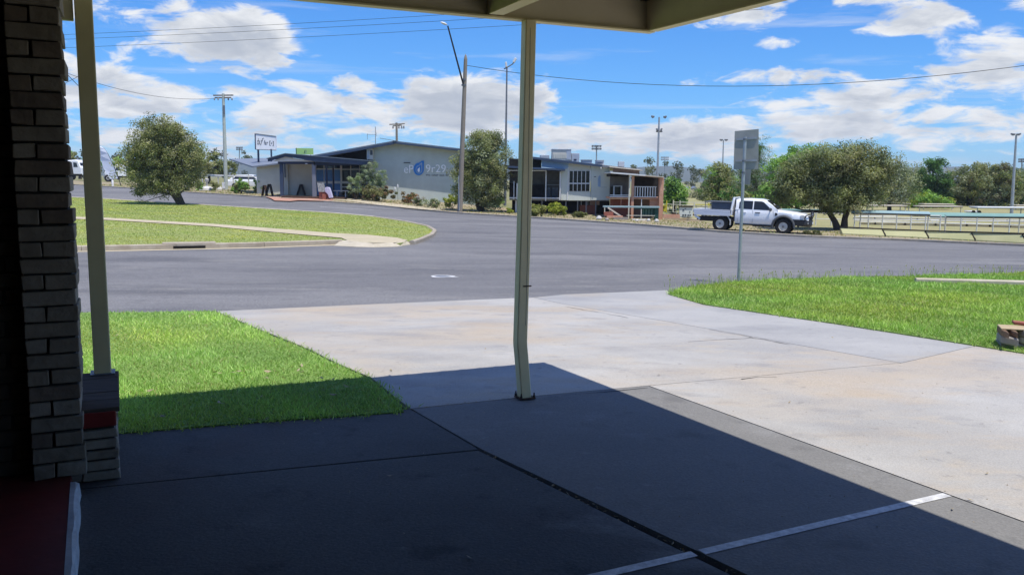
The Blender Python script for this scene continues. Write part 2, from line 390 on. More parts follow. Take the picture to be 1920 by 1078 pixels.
ground_mat('concrete', [(.36, .345, .32), ((.445, .43, .40), .45, .42, .60, .85, (.5, .8, 1.2)), ((.44, .365, .275), .40, .48, .66, .75, (.45, .7, 1.2)), ((.42, .335, .24), .95, .53, .70, .65, (.45, .6, 1.4)), ((.455, .39, .30), 2.6, .55, .70, .55, (.5, .7, 1.4)), ((.275, .272, .27), .7, .54, .70, .65, (-.3, .8, 1.2)), ((.255, .25, .245), 2.4, .57, .70, .55, (.5, .8, 1.2)), ((.22, .21, .20), 9.0, .62, .72, .55, (0, 1, 1))], grain=.13, gscale=90, bump=.35, bscale=60)
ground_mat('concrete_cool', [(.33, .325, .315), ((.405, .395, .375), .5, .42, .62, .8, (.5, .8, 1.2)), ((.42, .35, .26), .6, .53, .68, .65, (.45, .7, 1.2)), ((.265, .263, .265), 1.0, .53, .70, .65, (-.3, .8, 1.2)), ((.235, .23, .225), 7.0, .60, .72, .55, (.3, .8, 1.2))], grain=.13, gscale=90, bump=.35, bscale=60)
ground_mat('concrete_worn_shade', [(.118, .118, .116), ((.085, .086, .086), .6, .45, .66, .8, (.5, .8, 1.2)), ((.19, .19, .188), .9, .57, .70, .85, (.4, .8, 1.3)), ((.105, .085, .078), .7, .53, .70, .7, (.2, 1, 1)), ((.06, .06, .06), 3.0, .58, .70, .7, (0, 1, 1)), ((.24, .24, .235), 5.0, .66, .76, .6, (.4, .8, 1.3))], grain=.16, gscale=80, bump=.4, bscale=50)  # scuffed concrete, its base colour darkened to deepen the shade under the carport
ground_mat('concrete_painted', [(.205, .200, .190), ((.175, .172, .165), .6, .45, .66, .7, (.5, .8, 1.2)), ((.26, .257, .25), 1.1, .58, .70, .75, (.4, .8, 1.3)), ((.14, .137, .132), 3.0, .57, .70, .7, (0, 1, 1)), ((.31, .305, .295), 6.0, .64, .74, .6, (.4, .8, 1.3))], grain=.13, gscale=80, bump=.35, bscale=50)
ground_mat('soil', [(.055, .043, .033), ((.10, .08, .055), 3, .45, .65, .7, (0, 1, 1))], grain=.3, gscale=60, bump=.6, bscale=40)
ground_mat('lawn_soil', [(.16, .27, .06), ((.22, .32, .08), .5, .4, .65, .8, (0, 1, 1)), ((.11, .19, .04), 2.2, .5, .7, .6, (0, 1, 1)), ((.20, .21, .07), .9, .62, .78, .45, (0, 1, 1))], grain=.3, gscale=50, bump=.8, bscale=50)
ground_mat('island_soil', [(.27, .31, .10), ((.34, .36, .13), .35, .4, .65, .8, (0, 1, 1)), ((.20, .26, .07), .9, .5, .72, .7, (.3, .5, 1.3)), ((.30, .27, .13), .6, .63, .8, .5, (0, .5, 1.4))], grain=.25, gscale=25, bump=.8, bscale=25)
ground_mat('field', [(.20, .20, .085), ((.27, .24, .12), .12, .42, .65, .8, (0, 1, 1)), ((.14, .165, .055), .3, .5, .7, .7, (0, 1, 1)), ((.32, .27, .17), .06, .55, .75, .6, (0, 1, 1))], grain=.2, gscale=8, bump=.5, bscale=8)
ground_mat('verge_dirt', [(.30, .245, .15), ((.36, .30, .2), .5, .42, .65, .8, (0, 1, 1)), ((.20, .205, .075), .8, .5, .68, .8, (0, 1, 1)), ((.40, .26, .16), .35, .58, .72, .6, (0, 1, 1))], grain=.2, gscale=25, bump=.5, bscale=20)
ground_mat('green_turf', [(.30, .28, .13), ((.36, .31, .17), .2, .42, .65, .7, (0, 1, 1)), ((.22, .24, .09), .5, .5, .7, .6, (0, 1, 1))], grain=.12, gscale=12)
ground_mat('path_sand', [(.50, .43, .30), ((.42, .37, .25), .8, .45, .68, .7, (0, 1, 1)), ((.28, .27, .14), 1.6, .58, .72, .6, (0, 1, 1))], grain=.15, gscale=40)
ground_mat('red_paving', [(.42, .22, .16), ((.52, .34, .25), .8, .45, .68, .7, (0, 1, 1))], grain=.15, gscale=30)
ground_mat('hill', [(.085, .105, .085), ((.065, .085, .065), .02, .42, .6, .8, (0, 1, 1)), ((.12, .125, .095), .05, .5, .7, .7, (0, 1, 1))], grain=.25, gscale=.15, bump=0)
mat('kerb_concrete', (.44, .39, .31), .9, scale=2.5, tint=(.30, .25, .19), bump=.3, bscale=30)
mat('kerb_pale', (.56, .50, .39), .9, scale=2.5, tint=(.42, .37, .27), bump=.3, bscale=30)
mat('paint_white', (.78, .78, .77), .6, scale=9, tint=(.60, .60, .58), bump=.1)
mat('line_white', (.74, .74, .73), .75, scale=26, tint=(.42, .42, .42), detail=8)
mat('post_cream', (.84, .73, .42), .55, scale=3.5, tint=(.74, .63, .35), bump=.05, bscale=20, spec=.4)
mat('post_edge', (.36, .33, .26), .6, scale=3.5)
mat('fascia_cream', (.74, .65, .44), .5, scale=2.0, tint=(.66, .57, .38), spec=.35)
mat('roof_steel', (.32, .32, .31), .45, scale=2, var=.08, metal=.3)
mat('rust', (.12, .07, .045), .9, scale=14, tint=(.05, .035, .03), bump=.4)
mat('dark_gap', (.012, .011, .010), .95, scale=20)
mat('brick_tan', (0.340, 0.284, 0.214), .9, scale=7, tint=(0.220, 0.180, 0.136), bump=.5, bscale=22)
mat('brick_pale', (0.400, 0.344, 0.270), .9, scale=7, tint=(0.280, 0.234, 0.180), bump=.5, bscale=22)
mat('brick_brown', (0.257, 0.199, 0.146), .9, scale=7, tint=(0.162, 0.123, 0.095), bump=.5, bscale=22)
mat('mortar', (.05, .045, .038), .95, scale=20, bump=.5)
mat('mortar_pale', (.30, .27, .23), .95, scale=20, bump=.5)
mat('brick_red', (.36, .13, .09), .9, scale=9, tint=(.27, .10, .07), bump=.4)
mat('terrace_brick', (.62, .36, .25), .9, scale=3, tint=(.50, .26, .17), bump=.4)
mat('red_tile', (.26, .028, .024), .35, scale=5, tint=(.19, .02, .018), spec=.5)
mat('red_floor', (.20, .028, .026), .5, scale=2, tint=(.13, .02, .018), spec=.4, bump=.1, bscale=15)
mat('cap_board', (.13, .105, .088), .95, spec=.05, scale=3, tint=(.09, .072, .06), stretch=(1, 8, 8))
mat('white_riser', (.62, .64, .66), .7, scale=7, tint=(.40, .41, .42), bump=.3, bscale=12)
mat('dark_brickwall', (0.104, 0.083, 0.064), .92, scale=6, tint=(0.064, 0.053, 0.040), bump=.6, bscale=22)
mat('grey_wall', (.52, .575, .535), .85, scale=1.2, var=.05)
mat('grey_wall_cream', (.62, .62, .55), .85, scale=1.2, var=.05)
mat('wall_pale_green', (.66, .70, .63), .85, scale=1.0, var=.05)
mat('wall_shade_cream', (.58, .57, .50), .85, scale=1.2, var=.05)
mat('blue_trim', (.045, .07, .12), .55, scale=2, var=.1)
mat('blue_roof', (.16, .20, .25), .45, scale=2, var=.08, metal=.2)
mat('grey_roof', (.20, .225, .27), .5, scale=1.5, var=.08)
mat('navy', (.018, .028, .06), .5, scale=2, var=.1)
mat('blue_panel', (.05, .22, .52), .35, scale=1.5, tint=(.035, .15, .38), spec=.5)
mat('light_blue', (.33, .46, .62), .7, scale=1.5, var=.06)
mat('logo_blue', (.035, .23, .62), .5, scale=4, var=.05)
mat('letter_silver', (.95, .96, .96), .5, scale=4, var=.05)
mat('letter_dark', (.08, .09, .1), .6, scale=4, var=.05)
mat('white_trim', (.74, .74, .72), .6, scale=3, var=.05)
mat('cream_pipe', (.66, .64, .52), .6, scale=3, var=.06)
mat('sign_white', (.80, .81, .82), .5, scale=3, var=.03)
mat('sign_green', (.40, .62, .18), .5, scale=3, tint=(.34, .56, .22))
mat('sign_back', (.36, .36, .34), .55, scale=4, var=.06, metal=.25)
mat('galv', (.42, .44, .46), .45, scale=6, var=.1, metal=.55)
mat('galv_dark', (.20, .21, .23), .5, scale=6, var=.1, metal=.3)
mat('timber_pole', (.30, .27, .225), .9, scale=8, tint=(.20, .17, .14), stretch=(6, 6, .4), bump=.4, bscale=20)
mat('pale_pole', (.46, .50, .44), .8, scale=5, var=.08)
mat('wire_black', (.02, .02, .022), .6, scale=5)
mat('black_plastic', (.018, .018, .02), .55, scale=8, var=.2, spec=.4)
mat('rubber', (.022, .022, .023), .85, scale=12, var=.2, bump=.3)
mat('grey_plastic', (.09, .095, .10), .6, scale=8, var=.1)
mat('lamp_white', (.70, .71, .70), .5, scale=5, var=.06)
mat('rim_silver', (.60, .60, .58), .4, scale=6, tint=(.42, .41, .38), metal=.3)
mat('tray_alu', (.66, .68, .72), .5, scale=2, var=.06, metal=.0, stretch=(.3, 1, 8))
mat('toolbox', (.075, .095, .125), .6, scale=3, var=.1)
mat('bark', (.095, .075, .058), .95, scale=9, tint=(.05, .04, .032), stretch=(3, 3, .6), bump=.9, bscale=14)
mat('bark_pale', (.20, .175, .145), .95, scale=9, tint=(.11, .095, .08), stretch=(3, 3, .6), bump=.9, bscale=14)
mat('stone', (.36, .33, .29), .9, scale=5, tint=(.24, .22, .19), bump=.7, bscale=14)
mat('stone_white', (.66, .65, .62), .9, scale=5, tint=(.48, .47, .44), bump=.7, bscale=14)
mat('sleeper', (.30, .20, .12), .9, scale=5, tint=(.17, .10, .065), stretch=(1, 6, 6), bump=.6)
mat('sleeper_top', (.50, .40, .25), .9, scale=5, tint=(.38, .29, .17), bump=.4)
mat('panel_olive', (.52, .50, .27), .85, scale=1.0, tint=(.45, .44, .22))
mat('rail_dark', (.035, .026, .02), .8, scale=4)
mat('shade_green', (.20, .34, .30), .6, scale=1.0, tint=(.16, .29, .26))
mat('shade_blue', (.32, .44, .47), .5, scale=1.0, tint=(.26, .38, .38))
mat('dark_green', (.02, .075, .06), .6, scale=3, var=.1)
mat('cream_roof', (.58, .52, .42), .7, scale=2, var=.08)
mat('timber_ledge', (.78, .66, .46), .85, scale=2, tint=(.66, .52, .33))
mat('cream_roof_line', (.80, .76, .64), .8, scale=2, var=.05)
mat('brown_hut', (.19, .13, .10), .9, scale=2, var=.15)
mat('ac_beige', (.56, .54, .48), .6, scale=3, var=.05)
mat('ac_grey', (.40, .44, .50), .5, scale=3, var=.06)
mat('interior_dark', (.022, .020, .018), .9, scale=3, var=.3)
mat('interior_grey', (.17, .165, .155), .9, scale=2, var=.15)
mat('poster_paper', (.50, .52, .50), .6, scale=9, tint=(.16, .18, .17))
mat('purple_cloth', (.35, .33, .58), .9, scale=14, tint=(.70, .70, .78), bump=.3)
mat('yellow', (.62, .55, .05), .6, scale=3, var=.08)
mat('banner', (.72, .76, .84), .7, scale=2, var=.04)
mat('blue_car', (.10, .22, .36), .3, scale=3, var=.05, spec=.6)
mat('dry_leaf', (.42, .36, .24), .85, scale=20, tint=(.24, .19, .11))
mat('lamp_lens', (.55, .57, .58), .15, scale=5, var=.05, spec=.7)
glassmat('glass_dark', (.010, .011, .012), .08, .25)
glassmat('glass_car', (.018, .02, .023), .04, .6)
glassmat('glass_navy', (.012, .02, .045), .06, .5)
def carpaint():
    m = bpy.data.materials.new('car_white'); m.use_nodes = True; b = m.node_tree.nodes['Principled BSDF']
    b.inputs['Base Color'].default_value = (.86, .87, .87, 1); b.inputs['Roughness'].default_value = .32; b.inputs['Coat Weight'].default_value = .6; b.inputs['Coat Roughness'].default_value = .06
    N = m.node_tree.nodes; L = m.node_tree.links; tc = N.new('ShaderNodeTexCoord'); n = N.new('ShaderNodeTexNoise'); n.inputs['Scale'].default_value = 2.5; L.new(tc.outputs['Object'], n.inputs['Vector'])
    sp = N.new('ShaderNodeSeparateXYZ'); L.new(tc.outputs['Object'], sp.inputs[0])
    mr = N.new('ShaderNodeMapRange'); L.new(sp.outputs['Z'], mr.inputs[0]); mr.inputs[1].default_value = .75; mr.inputs[2].default_value = .38; mr.inputs[4].default_value = .5
    mu = N.new('ShaderNodeMath'); mu.operation = 'MULTIPLY'; L.new(mr.outputs[0], mu.inputs[0]); L.new(n.outputs['Fac'], mu.inputs[1])
    mx = N.new('ShaderNodeMix'); mx.data_type = 'RGBA'; L.new(mu.outputs[0], mx.inputs['Factor']); mx.inputs['A'].default_value = (.86, .87, .87, 1); mx.inputs['B'].default_value = (.42, .36, .27, 1); L.new(mx.outputs['Result'], b.inputs['Base Color'])
    MAT['car_white'] = m
carpaint()
leafmat('leaf'); leafmat('grass', .7, .3)
# ------------------------------------------------------------------ the setting: ground, roads, lawns, slabs, kerbs
UV_U = np.array([.42, -.9075]); UV_U = UV_U / np.linalg.norm(UV_U); UV_V = np.array([UV_U[1], -UV_U[0]])   # carport axes: u towards the camera, v to the left
K0 = np.array([1.09, 7.17])                                                                                 # outer front corner of the carport roof
def uvp(u, v, z=0.0):
    q = K0 + u * UV_U + v * UV_V; return np.array([q[0], q[1], z])
U3 = np.array([*UV_U, 0]); V3 = np.array([*UV_V, 0])

def base_ground():
    a = np.r_[-1600, -1100, -700, -450, -300, -220, -170, np.arange(-140, 141, 2.0), 170, 220, 300, 450, 700, 1100, 1600]
    b = np.r_[-200, -120, -80, -60, np.arange(-40, 161, 2.0), 180, 220, 280, 380, 520, 750, 1100, 1600, 2400, 3200]
    X, Y = np.meshgrid(a, b); Z = GG(X, Y).reshape(X.shape) - .09
    nx, ny = len(a), len(b)
    me = bpy.data.meshes.new('ground')
    me.from_pydata(np.c_[X.ravel(), Y.ravel(), Z.ravel()].tolist(), [], [(j * nx + i, j * nx + i + 1, (j + 1) * nx + i + 1, (j + 1) * nx + i) for j in range(ny - 1) for i in range(nx - 1)])
    me.materials.append(MAT['field']); me.polygons.foreach_set('use_smooth', [True] * len(me.polygons))
    o = bpy.data.objects.new('ground', me); COL.objects.link(o); struct(o); ROOTM[o.name] = Matrix.Identity(4)
base_ground()

FARK = [(2700, 492), (1920, 462), (1700, 452), (1500, 444.5), (1350, 436), (1200, 423), (1000, 409.5), (860, 401), (700, 386), (540, 374), (350, 361.5), (140, 347.5)]
far_line = [np.array(P(*q)[:2]) for q in FARK] + [np.array([-75., 122.]), np.array([-110., 155.])]
road_poly = [(-70, 13.5)] + pixpoly([(-400, 600), (140, 592), (405, 592), (700, 582), (968, 570), (1250, 556), (1330, 545), (1500, 535), (1750, 530), (1920, 525), (2700, 515)]) + \
    [tuple(p) for p in far_line]
struct(sheet('road', road_poly, 'asphalt', 0.0, 1.5))
# dirt verge beyond the far kerb
nrm = []
for i, p in enumerate(far_line):
    d = far_line[min(i + 1, len(far_line) - 1)] - far_line[max(i - 1, 0)]; d = d / np.linalg.norm(d); nrm.append(np.array([d[1], -d[0]]) if np.dot([d[1], -d[0]], [0, 1]) > 0 else np.array([-d[1], d[0]]))
verge_poly = [tuple(p + n * .22) for p, n in zip(far_line, nrm)] + [tuple(p + n * 9.0) for p, n in reversed(list(zip(far_line, nrm)))]
struct(sheet('verge', verge_poly, 'verge_dirt', .06, 1.5))
# bowling greens
struct(sheet('bowling_green', [(11, 47.5), (15, 45), (27, 40), (75, 27), (95, 130), (16, 130)], 'green_turf', .075, 3.0))

def kerb_run(struct_name, line, w, h, matn, length=2.4, base=-.06, dz=0.0, gap=.012, lip=0.0):
    """kerb stones laid end to end along a line; each stone is its own piece"""
    root = bpy.data.objects.new(struct_name, None); COL.objects.link(root); root['kind'] = 'structure'; ROOTM[root.name] = Matrix.Identity(4)
    pts = [np.array(p[:2], float) for p in line]
    seg = np.r_[0, np.cumsum([np.linalg.norm(b - a) for a, b in zip(pts, pts[1:])])]
    def at(s):
        i = min(max(np.searchsorted(seg, s) - 1, 0), len(pts) - 2); t = (s - seg[i]) / (seg[i + 1] - seg[i]); return pts[i] + (pts[i + 1] - pts[i]) * t
    n = max(1, int(seg[-1] / length)); L = seg[-1] / n
    for i in range(n):
        secs = []; k = 3
        for j in range(k + 1):
            s = min(i * L + gap / 2 + (L - gap) * j / k, seg[-1] - 1e-4); c = at(s); c2 = at(min(s + .2, seg[-1] - 1e-5)); c1 = at(max(s - .2, 0)); d = c2 - c1; d = d / np.linalg.norm(d); nn = np.array([-d[1], d[0]])
            z = G(*c) + dz; jz = 0.0
            a, b = c - nn * w / 2, c + nn * w / 2; ch = min(w, h) * .18
            secs.append([(a[0], a[1], z + base), (a[0], a[1], z + h - ch), ((a + nn * ch)[0], (a + nn * ch)[1], z + h), ((b - nn * ch)[0], (b - nn * ch)[1], z + h), (b[0], b[1], z + h - ch), (b[0], b[1], z + base)])
        m = MB(); m.loft(secs); m.build('kerb_stone', matn, root)
    return root
kerb_run('far_kerb', [p + n * .1 for p, n in list(zip(far_line, nrm))[:-2]], .2, .10, 'kerb_concrete', 3.2)

# traffic island: lawn, kerb, footpath
ISL = [(-260, 470), (140, 462.5), (330, 459), (480, 456), (600, 452), (640, 451), (700, 456), (750, 455), (785, 447), (806, 438), (812, 431), (798, 423), (760, 415), (700, 406), (600, 397.5), (500, 391.5), (350, 382), (200, 373), (140, 370), (-260, 356)]
isl = pixpoly(ISL, .12)
struct(sheet('island_lawn', isl, 'island_soil', .10, 1.0, thick=.16))
ipath = pixpoly([(-260, 393), (200, 408.5), (400, 420), (540, 430.5), (620, 437), (690, 440.5), (745, 446), (765, 451), (740, 455.5), (700, 456), (655, 453), (640, 446), (520, 436), (400, 424.5), (200, 412.5), (-260, 397)], .12)
struct(sheet('island_footpath', ipath, 'path_sand', .125, 1.0))
near_isl = [np.array(p) for p in isl[:6]]; nose = [np.array(p) for p in pixpoly([(768, 452)], .12) + isl[8:14]]; rear = [np.array(p) for p in isl[13:]]
def off(line, d):
    out = []
    for i, p in enumerate(line):
        t = line[min(i + 1, len(line) - 1)] - line[max(i - 1, 0)]; t = t / np.linalg.norm(t); out.append(p + np.array([t[1], -t[0]]) * d)
    return out
kerb_run('island_kerb', off(near_isl, .07), .16, .155, 'kerb_concrete', 2.3)
kerb_run('island_nose_kerb', off(nose, .07), .16, .135, 'kerb_concrete', 1.5)
kerb_run('island_rear_kerb', off(rear, .07), .16, .14, 'kerb_pale', 2.6)
# ramp where the footpath meets the road and the concrete gutter along the kerb
m = MB(); tp_ = [np.array(p) for p in pixpoly([(640, 450), (670, 453.5), (700, 455), (735, 455), (760, 452)], .13)]; lo_ = [np.array(p) for p in pixpoly([(626, 461), (665, 463), (700, 463.8), (745, 462.5), (777, 457)], .01)]
n_ = len(tp_); vs = [(*q, G(*q) + .131) for q in tp_] + [(*q, G(*q) + .014) for q in lo_] + [(*q, G(*q) - .05) for q in lo_]
m.add(vs, [(n_ + i, n_ + i + 1, i + 1, i) for i in range(n_ - 1)] + [(2 * n_ + i, 2 * n_ + i + 1, n_ + i + 1, n_ + i) for i in range(n_ - 1)]); struct(m.build('kerb_ramp', 'kerb_pale'))
gl = off(near_isl, .38)
struct(sheet('gutter', [tuple(p) for p in off(near_isl, .16)] + [tuple(p) for p in reversed(off(near_isl, .52))], 'path_sand', .005, 1.0))
kf = off(near_isl, .165); kx = [p[0] for p in kf]; ky = [p[1] for p in kf]
dr0, dr1 = (np.array([x_, float(np.interp(x_, kx, ky)), 0]) for x_ in (P(336, 461.5, .06)[0], P(392, 461, .06)[0])); dd_ = (dr1 - dr0) / np.linalg.norm(dr1 - dr0); dn_ = np.array([dd_[1], -dd_[0], 0])
zz = G(*dr0[:2])
m = MB(); m.bar((*(dr0 + dn_ * .0)[:2], zz + .06), (*(dr1 + dn_ * .0)[:2], zz + .06), .05, .062); d_in = struct(m.build('drain_inlet', 'dark_gap'))
m = MB(); m.bar((*(dr0 - dd_ * .3 - dn_ * .30)[:2], zz + .15), (*(dr1 + dd_ * .3 - dn_ * .30)[:2], zz + .15), .56, .05); m.build('lid', 'kerb_concrete', d_in, bevel=.015)

# driveway: bed and slabs with open joints
struct(sheet('driveway_bed', pixpoly([(405, 583), (968, 558), (1250, 545)]) + pixpoly([(1560, 603), (1870, 648)]) + [(12, 8), (12, -9), (-9, -9), (-9, 4.5)] + pixpoly([(230, 806), (760, 768), (695, 708), (560, 646)]), 'soil', -.02, 1.5))
drv = bpy.data.objects.new('driveway', None); COL.objects.link(drv); drv['kind'] = 'structure'; ROOTM['driveway'] = Matrix.Identity(4)
def inset(poly, d):
    n = len(poly); q = [np.array(p, float) for p in poly]; area = sum(q[i][0] * q[(i + 1) % n][1] - q[(i + 1) % n][0] * q[i][1] for i in range(n)); s = 1 if area > 0 else -1
    out = []
    for i in range(n):
        a = q[i] - q[i - 1]; b = q[(i + 1) % n] - q[i]; a = a / np.linalg.norm(a); b = b / np.linalg.norm(b)
        na = np.array([-a[1], a[0]]) * s; nb = np.array([-b[1], b[0]]) * s; m_ = na + nb; m_ = m_ / (1 + na @ nb + 1e-6); out.append(tuple(q[i] + m_ * d))
    return out
j1 = P(770, 771)[:2]; j1b = P(900, 848)[:2]; j1c = P(1300, 1040)[:2]; j3 = P(1215, 727)[:2]; jx = P(1690, 684)[:2]; jl = P(1852, 646)[:2]
j1d = j1c + (j1c - j1b) * 2.6
stripd = j3 + (P(1920, 985)[:2] - j3) * 2.4
st = (P(1920, 985)[:2] - j3); st = st / np.linalg.norm(st)
A = pixpoly([(405, 586), (700, 572.5), (968, 561), (1000, 560), (1060, 573), (1230, 602), (1400, 632), (1480, 647)]) + [tuple(jx)] + pixpoly([(1450, 706)]) + [tuple(j3), tuple(P(1000, 747)[:2]), tuple(j1)] + pixpoly([(735, 745), (695, 712), (630, 684), (560, 650), (480, 618)])
Bp = pixpoly([(1000, 560), (1060, 554), (1160, 550), (1250, 546), (1255, 549), (1320, 567), (1440, 584), (1560, 601), (1700, 622)]) + [tuple(jl), tuple(jx)] + pixpoly([(1480, 647), (1400, 632), (1230, 602), (1060, 573)])
Cp = [tuple(j3)] + pixpoly([(1450, 706)]) + [tuple(jx), tuple(jl)] + pixpoly([(1930, 657)]) + [(9.5, 8.0), (11, 0), (8, -8), tuple(stripd)]
Dp = [tuple(j1), tuple(P(1000, 747)[:2]), tuple(j3), tuple(stripd), tuple(j1d), tuple(j1c + np.array([.006, .006])), tuple(j1b + np.array([.004, .004]))]
j2 = P(200, 918)[:2]; j2l = j2 + (j2 - j1b) * 1.5
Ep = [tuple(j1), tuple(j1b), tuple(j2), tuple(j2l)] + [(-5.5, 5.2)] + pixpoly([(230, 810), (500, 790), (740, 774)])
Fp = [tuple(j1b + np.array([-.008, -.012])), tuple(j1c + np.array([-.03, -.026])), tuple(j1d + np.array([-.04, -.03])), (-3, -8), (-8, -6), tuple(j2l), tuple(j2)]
for pl, mt, ins in ((A, 'concrete', .006), (Bp, 'concrete_cool', .006), (Cp, 'concrete', .006), (Dp, 'concrete_painted', .008), (Ep, 'concrete_worn_shade', .008), (Fp, 'concrete_worn_shade', .008)):
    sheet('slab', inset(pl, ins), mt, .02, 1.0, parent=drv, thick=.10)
# painted bay line across the two slabs
a = np.array(P(1100, 1083, .022)[:2]); b = np.array(P(1316, 1034.5, .022)[:2]); c = np.array(P(1776, 927, .022)[:2]); a2 = np.array(P(1302, 1037.5, .022)[:2])
def linepoly(p, q, w):
    d = (q - p) / np.linalg.norm(q - p); n = np.array([-d[1], d[0]]) * w / 2; return [tuple(p + n), tuple(q + n), tuple(q - n), tuple(p - n)]
struct(sheet('bay_line', linepoly(a - (c - a) * .5, a2, .055), 'line_white', .0235, 1.0)); struct(sheet('bay_line', linepoly(b, c, .055), 'line_white', .0235, 1.0))
# road marking: worn white ring round a cover in the asphalt
pc = P(829, 518.5); m = MB(); ring = []
nseg = 26
for r0, r1, x0, x1 in ((.25, .165, 0, nseg),):
    vs = []; fs = []
    for i in range(nseg):
        t = 2 * math.pi * i / nseg; wob = 1 + .10 * math.sin(3 * t + 1) + .06 * math.sin(7 * t)
        for r in (r0 * wob, r1 * wob * (1 - .12 * math.sin(2 * t))):
            x, y = pc[0] + r * math.cos(t), pc[1] + r * math.sin(t) * 1.05; vs.append((x, y, G(x, y) + .006))
    for i in range(nseg): fs.append((2 * i, 2 * ((i + 1) % nseg), 2 * ((i + 1) % nseg) + 1, 2 * i + 1))
    m.add(vs, fs)
m.add([(pc[0] + .2, pc[1] - .16, pc[2] + .008), (pc[0] + .38, pc[1] - .12, pc[2] + .008), (pc[0] + .2, pc[1] - .02, pc[2] + .008)], [(0, 1, 2)])
struct(m.build('road_marking', 'line_white'))
m = MB(); m.lathe([(.16, -.02), (.16, .004), (.15, .005), (0, .005)], (pc[0], pc[1], G(pc[0], pc[1])), n=24); struct(m.build('manhole_cover', 'galv_dark'))
# edge-line along the far road
e1 = [np.array(P(x, y)[:2]) for x, y in ((600, 388.5), (660, 391.5), (700, 393.5))]
struct(sheet('edge_line', linepoly(e1[0], e1[2], .14), 'line_white', .006, 1.5))

# lawns
left_lawn = pixpoly([(405, 584), (480, 617), (560, 649), (630, 683), (695, 711), (735, 744), (757, 771), (500, 788.5), (232, 810)], .03) + [(-5.4, 5.25), (-12, 5.0), (-13, 13.2)] + pixpoly([(140, 586)], .03)
struct(sheet('left_lawn', left_lawn, 'lawn_soil', .03, .8, thick=.09))
right_lawn = pixpoly([(1253, 549), (1320, 568), (1440, 585.5), (1560, 602.5), (1700, 624), (1868, 650), (1930, 660)], .05) + [(12, 8.5), (24, 12), (28, 24)] + pixpoly([(2100, 506), (1920, 511), (1750, 515.5), (1560, 520), (1384, 527), (1300, 535), (1268, 542)], .05)
struct(sheet('right_lawn', right_lawn, 'lawn_soil', .035, .8, thick=.10))
kerb_run('lawn_edging', [P(1716, 523.5, .1)[:2], P(1820, 526, .1)[:2], P(2000, 531, .1)[:2]], .15, .125, 'kerb_pale', 1.8)

def in_poly(x, y, poly):
    p = np.array(poly); n = len(p); ins = np.zeros(len(x), bool); j = n - 1
    for i in range(n):
        c = ((p[i, 1] > y) != (p[j, 1] > y)) & (x < (p[j, 0] - p[i, 0]) * (y - p[i, 1]) / (p[j, 1] - p[i, 1] + 1e-12) + p[i, 0]); ins ^= c; j = i
    return ins
def blades(name, poly, dz, n, hmin, hmax, wid, cols, label, window, lean=1.1, gr=0.03, excl=None, clump=1.0, pw=2.0):
    """grass blades: two-triangle strips rooted on the lawn; denser towards the viewer"""
    (x0, x1), (y0, y1) = window
    k = n * 4; x = rng.uniform(x0, x1, k); y = rng.uniform(y0, y1, k)
    gx = np.array(poly)
    ok = in_poly(x, y, poly)
    jx_ = rng.normal(0, gr, k); x2, y2 = x + jx_, y + rng.normal(0, gr, k)
    d = np.hypot(x, y); keep = rng.random(k) < (d.min() / d) ** pw
    # inside the picture only (plus a margin)
    ang = np.abs(np.arctan2(x, y)) < R_(38)
    if excl is not None: ok &= ~in_poly(x, y, excl)
    s = np.where(ok & keep & ang)[0][:n]; x, y = x2[s], y2[s]; n = len(s)
    z = GG(x, y) + dz - .004
    pn = np.sin(x * 1.7 + 1.3 * np.sin(y * 2.1)) * np.cos(y * 1.9 + np.sin(x * 1.1)) + .6 * np.sin(x * 5.3 + y * 3.7)
    h = rng.uniform(hmin, hmax, n) * (1 + .28 * pn * clump) * np.where(rng.random(n) < .02, 1.5, 1); dist = np.hypot(x, y)
    w = wid * (.7 + .6 * rng.random(n)) * np.maximum(1, dist / 9)
    a = rng.uniform(0, 2 * np.pi, n); la = rng.uniform(0, 2 * np.pi, n); le = h * lean * rng.random(n) * 1.4
    dx, dy = np.cos(a) * w / 2, np.sin(a) * w / 2; lx, ly = np.cos(la) * le, np.sin(la) * le
    V = np.empty((n, 3, 3))
    V[:, 0] = np.c_[x - dx, y - dy, z]; V[:, 1] = np.c_[x + dx, y + dy, z]; V[:, 2] = np.c_[x + lx, y + ly, z + h]
    c = np.array(cols); ci = rng.integers(0, len(c), n); cc = c[ci] * rng.uniform(.75, 1.25, (n, 1)) * (1 + .18 * pn)[:, None]
    pn2 = np.sin(x * .9 + 2.0 + 1.5 * np.sin(y * .7)) * np.sin(y * 1.1 + .8 * np.cos(x * 1.3)); cc = cc * (1 + np.clip(pn2, -.6, 1)[:, None] * np.array([.20, .06, -.05]))
    yel = rng.random(n) < .05 + .10 * np.clip(pn2 - .4, 0, 1); cc[yel] = np.array([.34, .31, .13]) * rng.uniform(.8, 1.2, (yel.sum(), 1))
    o = fast_mesh(name, V.reshape(-1, 3), 3, 'grass', None, np.clip(cc, 0, 1), 'stuff'); o['label'] = label; o['category'] = 'grass'
    return o
GC = [(.36, .52, .13), (.42, .58, .16), (.31, .46, .10), (.47, .58, .20)]
blades('grass', left_lawn, .03, 190000, .018, .042, .010, GC, 'bright green mown grass of the lawn beside the concrete drive', ((-9.5, 0), (5.1, 13.5)), gr=.05)
blades('grass', right_lawn, .035, 170000, .03, .062, .011, [(.30, .44, .09), (.36, .50, .12), (.25, .39, .065), (.40, .50, .15)], 'bright green grass on the corner lawn around the signpost', ((2, 16), (7.5, 24)), pw=1.2, gr=.05)
